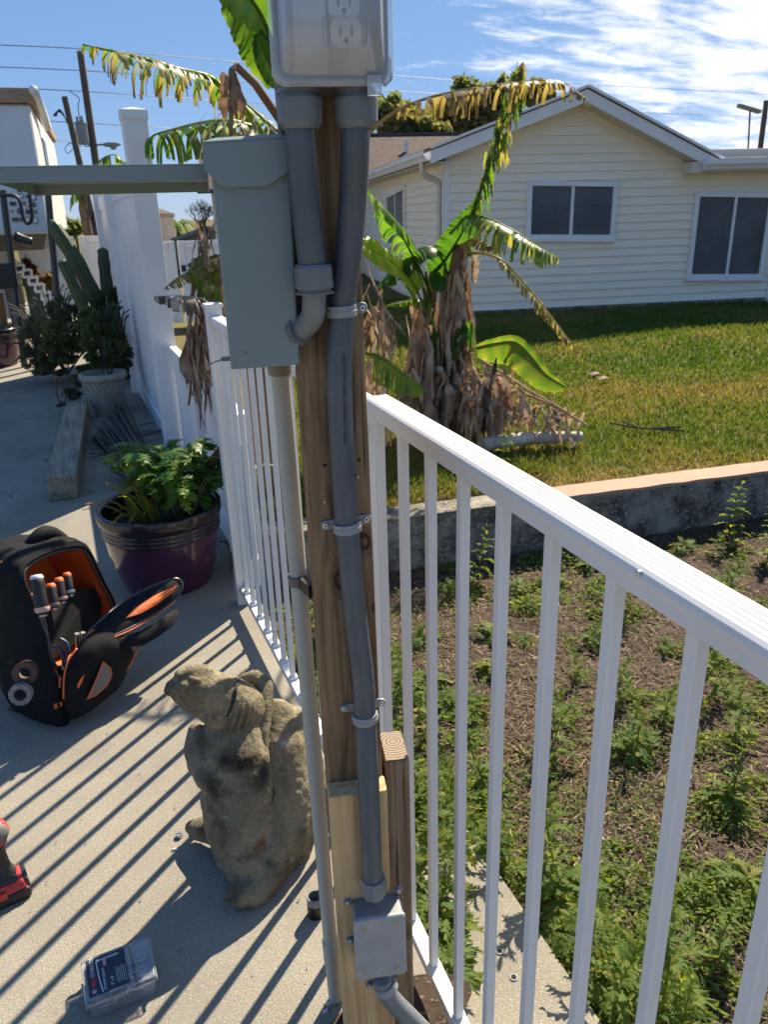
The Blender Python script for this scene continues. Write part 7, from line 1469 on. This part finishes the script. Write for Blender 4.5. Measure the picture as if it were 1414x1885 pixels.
for k in range(3): m = MB(); m.tube([at(2 + 5 * k, 600, 9.9), at(-4 + 3 * k, 540, 9.9)], 0.018, 6); m.build('handle', mat('handle', (0.25, 0.13, 0.05), 0.6), t)

# ------------------------------------------------------------------ utility poles, lamp, wires
M['pole'] = mat('pole', (0.14, 0.11, 0.09), 0.9, col2=(0.09, 0.07, 0.06), scale=3, stretch=(1, 1, 0.2)); M['galv'] = mat('galv', (0.25, 0.27, 0.28), 0.5)
UD = 32.0
def pole(x0, y0, x1_, y1, D, r, label):
    tpp, q = at(x0, y0, D), at(x1_, y1, D); d = (q - tpp) / (tpp.z - q.z); b_ = tpp + d * tpp.z; t = empty('utility_pole', b_, label, 'pole'); m = MB(); m.tube([b_, tpp], [r * 1.25, r], 12); m.build('shaft', M['pole'], t, smooth=True, auto=40); return t
p1_ = pole(147, 95, 176, 300, UD, 0.115, 'taller wooden utility pole carrying a transformer and street lamp')
m = MB(); c = at(151, 246, UD - .2); m.lathe([(0, -0.36), (0.20, -0.35), (0.21, -0.2), (0.21, 0.28), (0.23, 0.29), (0.23, 0.33), (0.12, 0.38), (0, 0.39)], c, UPZ, 18); tr1 = m.build('transformer', M['galv'], p1_, smooth=True, auto=40)
for sx in (-0.1, 0.05): m = MB(); m.lathe([(0.04, 0.36), (0.06, 0.42), (0.03, 0.46), (0.055, 0.5), (0.02, 0.56)], c + RT0 * sx, UPZ, 8); m.build('bushing', M['galv'], tr1, smooth=True)
for dz in (-0.15, 0.15): m = MB(); m.tube([c + UPZ * dz, at(166, 246, UD) + UPZ * dz], 0.03, 6); m.build('bracket', M['galv'], p1_)
m = MB(); m.tube(curve([at(170, 272, UD), at(176, 268, UD), at(185, 266, UD - .2), at(196, 266, UD - .3)], 8), 0.035, 6); m.build('lamp_arm', M['galv'], p1_, smooth=True)
m = MB(); m.ball(at(205, 266, UD - .3), (0.34, 0.14, 0.09), (RT0, FW0, UPZ), 14, 8); m.ball(at(208, 271, UD - .3), (0.12, 0.1, 0.09), (RT0, FW0, UPZ), 10, 6); m.build('street_lamp', M['galv'], p1_, smooth=True)
m = MB(); m.tube(curve([at(128, 168, UD), at(138, 175, UD), at(146, 182, UD), at(143, 195, UD), at(147, 225, UD), at(151, 232, UD)], 12), 0.015, 5); m.tube(curve([at(150, 258, UD - .2), at(158, 270, UD - .2), at(172, 262, UD)], 8), 0.018, 5); m.build('service_wire', M['black'], p1_)
p2_ = pole(118, 178, 146, 300, UD - 1, 0.10, 'shorter wooden utility pole with curled wires, left of the taller one')
m = MB()
for k in range(5): m.tube(curve([at(124, 228 - k, UD - 1), at(114 - k, 206, UD - 1), at(107 - k * 2, 202 + k * 2, UD - 1), at(103 - k, 214, UD - 1)], 8), 0.018, 5)
m.tube(curve([at(130, 262, UD - 1), at(119, 272, UD - 1), at(124, 282, UD - 1), at(133, 275, UD - 1)], 10), 0.012, 5); m.build('service_wire', M['black'], p2_)
for k, (y0, y1, y2, lb) in enumerate(((86, 106, 150, 'highest thin power line crossing the blue sky'), (126, 140, 176, 'second power line from the top crossing the sky'), (164, 178, 206, 'third power line from the top, reaching the transformer pole'), (222, 232, 240, 'lowest power line, level with the transformer'))):
    m = MB(); m.tube(curve([at(-160, y0 - 8, UD + .3), at(150, y0 + 4, UD + .1), at(480, y1 + 12, UD + 4), at(860, y2, UD + 9)], 20), 0.013, 4); tag(m.build('power_line', M['black'], None, origin=at(150, y0, UD)), lb, 'wire')
m = MB(); m.tube(curve([at(60, 246, 28), at(110, 258, 30), at(150, 270, UD)], 8), 0.010, 4); tag(m.build('power_line', M['black'], None, origin=at(110, 258, 30)), 'short slack wire between the trailer and the utility poles', 'wire')
for k, (y0, y1) in enumerate(((160, 178), (208, 220))):
    m = MB(); m.tube([at(1050, y0 - 6, 40), at(1500, y1, 40)], 0.006, 4); tag(m.build('power_line', M['galv'], None, origin=at(1300, y0, 40)), ('upper faint wire before the clouds right of the gable', 'lower faint wire before the clouds right of the gable')[k], 'wire')
pole(1412, 185, 1399, 285, 28, 0.075, 'thin dark pole at the right edge above the low roof')
a = at(1383, 285, 26); t = empty('roof_antenna', a - UPZ * 0.5, 'flat panel antenna on a thin mast above the right-hand roof', 'antenna'); m = MB(); m.tube([a - UPZ * 1.0, at(1382, 200, 26)], 0.025, 6); m.build('mast', M['pole'], t); m = MB(); c = at(1380, 200, 26); d = (at(1400, 207, 26) - at(1360, 195, 26)); m.box(c, (d.length, 0.25, 0.09), d.normalized(), FW0); m.build('panel', M['galv'], t, bevel=0.02)
# neighbours beyond
def far_house(pts, D, depth, label, mt, rf_=None):
    q = [at(x, y, D) for x, y in pts]; lo = [Vector((p.x, p.y, 0)) for p in (q[0], q[-1])]; c = (lo[0] + lo[1]) / 2; t = empty('far_house', c, label, 'house'); m = MB(); m.prism([lo[0], *q, lo[1]], FW0 * depth); m.build('wall', mt, t)
    m = MB()
    for a_, b_ in zip(q[:-1], q[1:]): m.hexa([a_ - FW0 * 0.2, b_ - FW0 * 0.2, b_ + FW0 * (depth + .2), a_ + FW0 * (depth + .2), a_ - FW0 * 0.2 + UPZ * 0.12, b_ - FW0 * 0.2 + UPZ * 0.12, b_ + FW0 * (depth + .2) + UPZ * 0.12, a_ + FW0 * (depth + .2) + UPZ * 0.12])
    m.build('roof', rf_ or M['shingle'], t); return t
far_house([(168, 425), (168, 402), (192, 390), (230, 402)], 22, 5, 'small dark grey gabled building beyond the far gate', mat('dark_wall', (0.10, 0.09, 0.10), 0.8))
far_house([(318, 446), (380, 424), (470, 430)], 26, 5, 'low pale-roofed house far beyond the fence, left of the steel box', mat('pale_wall', (0.45, 0.45, 0.44), 0.8), mat('pale_roof', (0.42, 0.42, 0.41), 0.8))
# ------------------------------------------------------------------ grass, straw, weeds
def scatter_blades(name, P, h, wd, mt, seed, lean_=0.5, dry=None):
    r = np.random.default_rng(seed); k = len(P); a = r.uniform(0, 6.283, k); s = np.stack([np.cos(a), np.sin(a), 0 * a], 1) * (wd * r.uniform(0.6, 1.3, k))[:, None]; b_ = r.uniform(0, 6.283, k)
    hh = h * r.uniform(0.5, 1.3, k); tip = P + np.stack([np.cos(b_) * hh * lean_, np.sin(b_) * hh * lean_, hh], 1) * 1.0; mid = P * 0.5 + tip * 0.5 + np.array([0, 0, 1.0])[None] * (hh * 0.12)[:, None]
    V = np.stack([P - s, P + s, mid + s * 0.7, mid - s * 0.7, tip], 1).reshape(-1, 3); i = np.arange(k) * 5
    F = np.concatenate([np.stack([i, i + 1, i + 2, i + 3], 1), np.stack([i + 3, i + 2, i + 4, i + 4], 1)])
    D = np.repeat(np.clip((dry if dry is not None else 0.1) + r.uniform(-0.1, 0.15, k), 0, 1), 5)
    me = bpy.data.meshes.new(name); q4 = F[:k]; q3 = F[k:, :3]
    me.vertices.add(len(V)); me.vertices.foreach_set('co', V.astype(np.float32).ravel()); lp = np.concatenate([q4.ravel(), q3.ravel()]); me.loops.add(len(lp)); me.loops.foreach_set('vertex_index', lp.astype(np.int32))
    me.polygons.add(2 * k); me.polygons.foreach_set('loop_start', np.concatenate([np.arange(k) * 4, 4 * k + np.arange(k) * 3]).astype(np.int32)); me.polygons.foreach_set('loop_total', np.concatenate([np.full(k, 4), np.full(k, 3)]).astype(np.int32))
    at_ = me.attributes.new('dry', 'FLOAT', 'POINT'); at_.data.foreach_set('value', D.astype(np.float32)); me.update(calc_edges=True); me.materials.append(mt)
    o = bpy.data.objects.new(name, me); COL.objects.link(o); o['kind'] = 'stuff'; return o
M['grass'] = leafmat('grass', [(0.0, (0.048, 0.095, 0.016)), (0.3, (0.085, 0.125, 0.026)), (0.55, (0.16, 0.145, 0.055)), (0.75, (0.22, 0.165, 0.09)), (1.0, (0.12, 0.08, 0.05))], 0.38, 0.6, 2, (1.8, 1.7, 0.7, 1), 0.15)
r = np.random.default_rng(31)
def fnoise(P, sc, seed):   # cheap value noise on numpy points
    return np.array([mnoise.noise(Vector((x * sc, y * sc, seed))) for x, y in P[:, :2]])
# lawn: thick near the camera, thinner away; brown patches, greener by the house
n = 150000; rad = 3.3 * (14.5 / 3.3) ** r.uniform(0, 1, n); an = r.uniform(R(12), R(64), n); P = np.stack([rad * np.sin(an), rad * np.cos(an), 0 * rad], 1)
wn = np.array(WN)[:2]; d_ = (P[:, :2] - np.array([W0.x, W0.y])) @ wn; hd_ = (P[:, :2] - np.array([HP.x, HP.y])) @ np.array([HN.x, HN.y]); hu_ = (P[:, :2] - np.array([corner.x, corner.y])) @ np.array([HE.x, HE.y])
keep = (d_ > 0.18) & ((hd_ > 0.02) | (hu_ < -0.05)) & (P[:, 0] > 0.68); P = P[keep]; hd_ = hd_[keep]; d_ = d_[keep]
P[:, 2] = np.array([lawn_z(x, y) for x, y in P[:, :2]]) - 0.012
f = fnoise(P, 0.55, 4.0) + 0.5 * fnoise(P, 1.7, 9.0) + 0.35 * fnoise(P, 5.0, 2.0); dry = np.clip(0.35 + 0.52 * f - 0.10 * np.clip((4.0 - hd_) / 3, 0, 1) + 0.18 * np.clip((0.7 - d_) / 0.5, 0, 1), 0, 0.9)
thin = r.uniform(0, 1, len(P)) < np.clip(1.15 - 1.0 * np.clip(dry - 0.35, 0, 1), 0.3, 1); P = P[thin]; dry = dry[thin]; dist = np.hypot(P[:, 0], P[:, 1])
scatter_blades('grass', P, 0.024 + 0.0026 * dist, 0.0016 + 0.00065 * dist, M['grass'], 5, 0.55, dry)
# grass at the foot of the banana plant and behind the railing
k = 7000; P = np.stack([r.uniform(0.66, 2.6, k), r.uniform(3.75, 5.2, k), np.full(k, -0.03)], 1); scatter_blades('grass', P, np.full(k, 0.07), np.full(k, 0.003), M['grass'], 6, 0.7, np.full(k, 0.15))
# garden bed
def in_bed(P): d_ = (P[:, :2] - np.array([W0.x, W0.y])) @ wn; return (d_ < -0.02) & (P[:, 0] > 0.56) & ~((P[:, 0] < 0.885) & (P[:, 1] < 1.64)) & (P[:, 1] > -0.6)
def bed_points(n, seed):
    r = np.random.default_rng(seed); rad = 0.75 * (6.5 / 0.75) ** r.uniform(0, 1, n); an = r.uniform(R(8), R(95), n); P = np.stack([rad * np.sin(an), rad * np.cos(an), np.full(n, -0.30)], 1); return P[in_bed(P)]
# dry straw lying flat
P = bed_points(70000, 41); k = len(P); r = np.random.default_rng(42); a = r.uniform(0, 6.283, k); l_ = r.uniform(0.008, 0.036, k); w_ = r.uniform(0.0010, 0.0028, k); d = np.stack([np.cos(a), np.sin(a), r.uniform(-0.25, 0.35, k)], 1); s = np.stack([-np.sin(a), np.cos(a), r.uniform(-0.3, 0.3, k)], 1)
P[:, 2] += r.uniform(0.001, 0.016, k); V = np.stack([P - d * l_[:, None] - s * w_[:, None], P - d * l_[:, None] + s * w_[:, None], P + d * l_[:, None] + s * w_[:, None] * .5, P + d * l_[:, None] - s * w_[:, None] * .5], 1).reshape(-1, 3)
M['straw'] = leafmat('straw', [(0.0, (0.36, 0.28, 0.195)), (0.25, (0.17, 0.12, 0.082)), (0.6, (0.095, 0.066, 0.046)), (1.0, (0.055, 0.038, 0.028))], 0.1, 0.8, 6)
raw('straw', V, np.arange(4 * k).reshape(k, 4), M['straw'], 'stuff', np.repeat(np.clip(r.normal(0.55, 0.28, k), 0, 1), 4))
# low ground cover in patches
M['weed'] = leafmat('weed', [(0.0, (0.07, 0.13, 0.032)), (0.3, (0.135, 0.185, 0.046)), (0.55, (0.19, 0.20, 0.055)), (0.8, (0.26, 0.19, 0.08)), (1.0, (0.14, 0.08, 0.05))], 0.5, 0.6, 20, (2.3, 2.1, 0.6, 1), 0.18)
P = bed_points(90000, 43); f = fnoise(P, 1.6, 7.0) + 0.5 * fnoise(P, 4.5, 3.0); rr = np.random.default_rng(44); wd_ = (P[:, :2] - np.array([W0.x, W0.y])) @ wn; left = np.clip((1.7 - P[:, 0]) / 0.8, 0, 1) * 0.35
P = P[(f + rr.uniform(-0.25, 0.25, len(P)) + left + 0.35 * (wd_ > -0.55)) > 0.30]; k = len(P); P[:, 2] += rr.uniform(0.004, 0.04, k); t = rr.normal(size=(k, 3)) * np.array([1, 1, 0.45]); t /= np.linalg.norm(t, axis=1)[:, None]; q = np.cross(t, np.array([0, 0, 1.0]) + rr.normal(size=(k, 3)) * 0.4); q /= np.linalg.norm(q, axis=1)[:, None]; s = rr.uniform(0.004, 0.010, (k, 1))
V = np.stack([P - t * s, P - t * s * 0.1 + q * s * 0.6, P + t * s, P - t * s * 0.1 - q * s * 0.6], 1).reshape(-1, 3); raw('ground_cover', V, np.arange(4 * k).reshape(k, 4), M['weed'], 'stuff', np.repeat(np.clip(rr.normal(0.25, 0.13, k), 0, 1), 4))
# sprawling leafy mounds between them
rr = np.random.default_rng(48); V = []; D = []
C = bed_points(800, 49); f = fnoise(C, 1.1, 5.0) + 0.4 * fnoise(C, 3.1, 8.0); C = C[f + rr.uniform(-0.2, 0.2, len(C)) + np.clip((1.6 - C[:, 0]) / 0.8, 0, 1) * 0.3 - 0.16 * (C[:, 1] < 0.95) > -0.02]
for c in C:
    R_ = rr.uniform(0.035, 0.13); k = int(2600 * R_); a = rr.uniform(0, 6.283, k); q = R_ * rr.uniform(0, 1, k) ** 0.6; st = rr.uniform(0.6, 1.6); P = np.stack([c[0] + q * np.cos(a) * st, c[1] + q * np.sin(a) / st, c[2] + (1 - (q / R_) ** 2) * R_ * 0.55 * rr.uniform(0.3, 1.0, k) + 0.004], 1)
    rad_ = np.stack([np.cos(a), np.sin(a), rr.uniform(-0.5, 0.6, k)], 1); s = rr.uniform(0.005, 0.015, (k, 1)); sd_ = np.cross(rad_, np.array([0, 0, 1.0]) + rr.normal(size=(k, 3)) * 0.5); sd_ /= np.linalg.norm(sd_, axis=1)[:, None]
    V.append(np.stack([P - rad_ * s, P + sd_ * s * 0.45, P + rad_ * s * 0.5 + sd_ * s * 0.25, P + rad_ * s, P + rad_ * s * 0.3 - sd_ * s * 0.5, P - sd_ * s * 0.3], 1).reshape(-1, 3)); D.append(np.repeat(np.clip(rr.normal(rr.uniform(0.12, 0.42), 0.1, k), 0, 1), 6))
V = np.concatenate(V); raw('ground_cover', V, np.arange(len(V)).reshape(-1, 6), M['weed'], 'stuff', np.concatenate(D))
# taller weeds, one by one
def weed_mesh(seed, h, nl, rosette=False):
    rr = random.Random(seed); mb = MB(); random.seed(seed); top = Vector((rr.uniform(-.04, .04), rr.uniform(-.04, .04), h)); p = curve([Vector((0, 0, -0.01)), top * 0.5 + Vector((rr.uniform(-.02, .02), rr.uniform(-.02, .02), 0)), top], 10); mb.tube(p, [0.0035 * (1 - 0.08 * i) for i in range(10)], 5, 0, True, [0.3] * 10)
    mb = mb if not rosette else MB()
    for i in range(nl):
        f = i / nl * (0.25 if rosette else 1); q = p[min(9, int(f * 9.5))]; a = i * 2.4 + rr.uniform(-.5, .5); ln = (0.095 - 0.062 * f) * rr.uniform(0.7, 1.2) * (h / 0.22) ** 0.3; cut_leaf(mb, q, rdir(a, 0.15 + 0.8 * f + rr.uniform(-.2, .2)), UPZ, ln, ln * rr.uniform(0.14, 0.24), rr.choice((4, 5, 6)), max(0, rr.gauss(0.24, 0.14)), 0.45)
    return mb
protos = []
for k in range(10): mb = weed_mesh(200 + k, 0.10 + 0.022 * k, 20 + 3 * k, k in (4, 5, 6)); o = mb.build('weed', M['weed'], None, dry=True); protos.append(o)
rr = random.Random(77); spots = []
WL = 'jagged-leaved green weed growing in the mulched bed behind the white railing'
for (x, y, k) in ((1350, 1000, 9), (1380, 930, 8), (1300, 1030, 7), (1250, 1010, 5), (1200, 1050, 6), (1340, 1080, 8), (1400, 1050, 9), (1090, 1060, 4), (1040, 1090, 6), (1160, 1130, 7), (880, 1070, 7), (935, 1080, 5), (850, 1090, 6), (1020, 1080, 4), (1060, 1250, 8), (1080, 1300, 9), (1140, 1280, 7), (1040, 1340, 8), (1170, 1390, 8), (1150, 1420, 6), (1320, 1300, 9), (1330, 1370, 8), (1390, 1470, 9), (1350, 1500, 7), (1300, 1480, 6), (960, 1400, 7), (950, 1470, 8), (880, 1340, 5), (830, 1320, 6), (870, 1240, 5), (800, 1260, 6), (780, 1350, 7), (820, 1440, 6), (900, 1560, 7), (940, 1600, 8), (1010, 1600, 6), (1030, 1700, 9), (1110, 1700, 6), (1090, 1780, 9), (1120, 1850, 8), (1250, 1840, 9), (1260, 1770, 7), (1310, 1880, 9), (1230, 1870, 8), (1370, 1650, 5), (1290, 1600, 4), (1180, 1560, 5), (1220, 1330, 7), (960, 1180, 5), (760, 1180, 6), (745, 1300, 7), (920, 1170, 4), (1240, 1200, 6), (1390, 1190, 7), (1340, 1210, 5), (1110, 1180, 6)):
    spots.append(onz(x, y, -0.30) * 1.0); spots[-1] = (spots[-1], k)
for x, y, k in ((770, 1500, 6), (790, 1560, 7), (775, 1640, 7), (810, 1620, 8), (800, 1700, 6), (830, 1720, 5), (780, 1760, 7), (815, 1790, 6), (840, 1650, 7), (860, 1560, 7), (800, 1480, 8), (840, 1490, 7)): spots.append((onz(x, y, -0.245), k))
used = set()
for p, k in spots:
    src = protos[k]
    if k in used: o = src.copy(); COL.objects.link(o)
    else: o = src; used.add(k)
    s = rr.uniform(0.65, 1.3); o.location = p + Vector((rr.uniform(-.08, .08), rr.uniform(-.08, .08), 0)) * (p.z < -0.27); o.rotation_euler = (rr.uniform(-.4, .4), rr.uniform(-.4, .4), rr.uniform(0, 6.28)); o.scale = (s, s, s * rr.uniform(0.85, 1.15)); lab_, grp_ = (('jagged green weed sprouting over the concrete footing beside the railing', 'weeds over the concrete footing') if p.z > -0.27 else
        ('green weed growing close to the foot of the low retaining wall', 'weeds along the low wall') if (p - W0).dot(WN) > -0.75 else
        ('jagged green weed in the corner of the bed nearest the camera', 'weeds in the near corner of the bed') if p.y < 1.15 else
        ('jagged green weed in the middle of the mulched bed', 'weeds in the middle of the bed')); tag(o, lab_, 'weed', grp_)
for k, o in enumerate(protos):
    if k not in used: bpy.data.objects.remove(o)
# weed by the fallen stem on the lawn
o = protos[9].copy(); COL.objects.link(o); o.location = at(925, 850, 4.4) * 1.0; o.location.z = -0.01; o.scale = (0.9, 0.9, 1.3); tag(o, 'single upright green weed on the lawn in front of the fallen stem', 'weed')
# old anchor holes on the footing
for k, (x, y, lb) in enumerate(((920, 1752, 'upper rusty anchor ring on the concrete footing beyond the railing'), (946, 1800, 'lower rusty anchor ring on the concrete footing beyond the railing'))):
    a = onz(x, y, -0.245); t = empty('anchor_ring', a, lb, 'anchor'); m = MB(); m.lathe([(0.006, 0.001), (0.007, 0.003), (0.0095, 0.003), (0.0105, 0.001)], a, UPZ, 16); m.build('ring', M['galv'], t, smooth=True); m = MB(); m.lathe([(0, 0.0012), (0.006, 0.0012)], a, UPZ, 12); m.build('hole', M['dark_hole'], t)
# leaf litter and crumbs on the patio
r = np.random.default_rng(55); V = []; F = []
def flake(p, l_, w_, a):
    d = np.array([math.cos(a), math.sin(a), 0]); s = np.array([-d[1], d[0], 0]); z = np.array([0, 0, 1.0]); k = len(V); V.extend([p - d * l_, p + s * w_ + z * 0.003, p + d * l_ + z * 0.004, p - s * w_ + z * 0.002]); F.append((k, k + 1, k + 2, k + 3))
for i in range(70):
    y = r.uniform(3.6, 7.2); x = r.uniform(-1.2, 0.4); flake(np.array([x, y, 0.004]), r.uniform(0.012, 0.035), r.uniform(0.003, 0.008), r.uniform(0, 6.28))
for i in range(60): flake(np.array([r.uniform(-0.3, 0.45), r.uniform(1.1, 3.2), 0.002]), r.uniform(0.0015, 0.005), r.uniform(0.001, 0.003), r.uniform(0, 6.28))
for i in range(120): flake(np.array([r.uniform(0.50, 0.56), r.uniform(1.4, 3.0), -0.05]), r.uniform(0.006, 0.02), r.uniform(0.002, 0.005), r.uniform(0, 6.28))
for i in range(16): q = onz(r.uniform(560, 640), r.uniform(1780, 1885)); flake(np.array([q.x, q.y, 0.003]), r.uniform(0.001, 0.006), r.uniform(0.001, 0.003), r.uniform(0, 6.28))
raw('leaf_litter', np.array(V), np.array(F), M['straw'], 'stuff', np.full(len(V), 0.95))
for k, (x, y, lb) in enumerate(((600, 1862, 'larger white chip of plaster on the slab near the foot of the post'), (606, 1848, 'smaller white chip of plaster on the slab near the foot of the post'), (320, 1565, 'tiny white sliver on the shaded patio by the statue'))):
    q = onz(x, y); m = MB(); m.hexa([q + Vector((a, b_, z)) for z, s in ((0, 1), (0.005, 0.6)) for a, b_ in ((-.006 * s, -.003 * s), (.006 * s, -.004 * s), (.005 * s, .004 * s), (-.007 * s, .003 * s))]); tag(m.build('chip', M['white_pl'], None, origin=q), lb, 'chip')
soil = MB(); soil.pillow([Vector((0.40 + 0.16 * math.cos(i * 0.4), 1.0 + 0.07 * math.sin(i * 0.4), 0.0)) for i in range(16)], UPZ, 0.012, 3); tag(soil.build('dirt_patch', M['soil'], None, smooth=True), kind='stuff')
scene.frame_set(1)
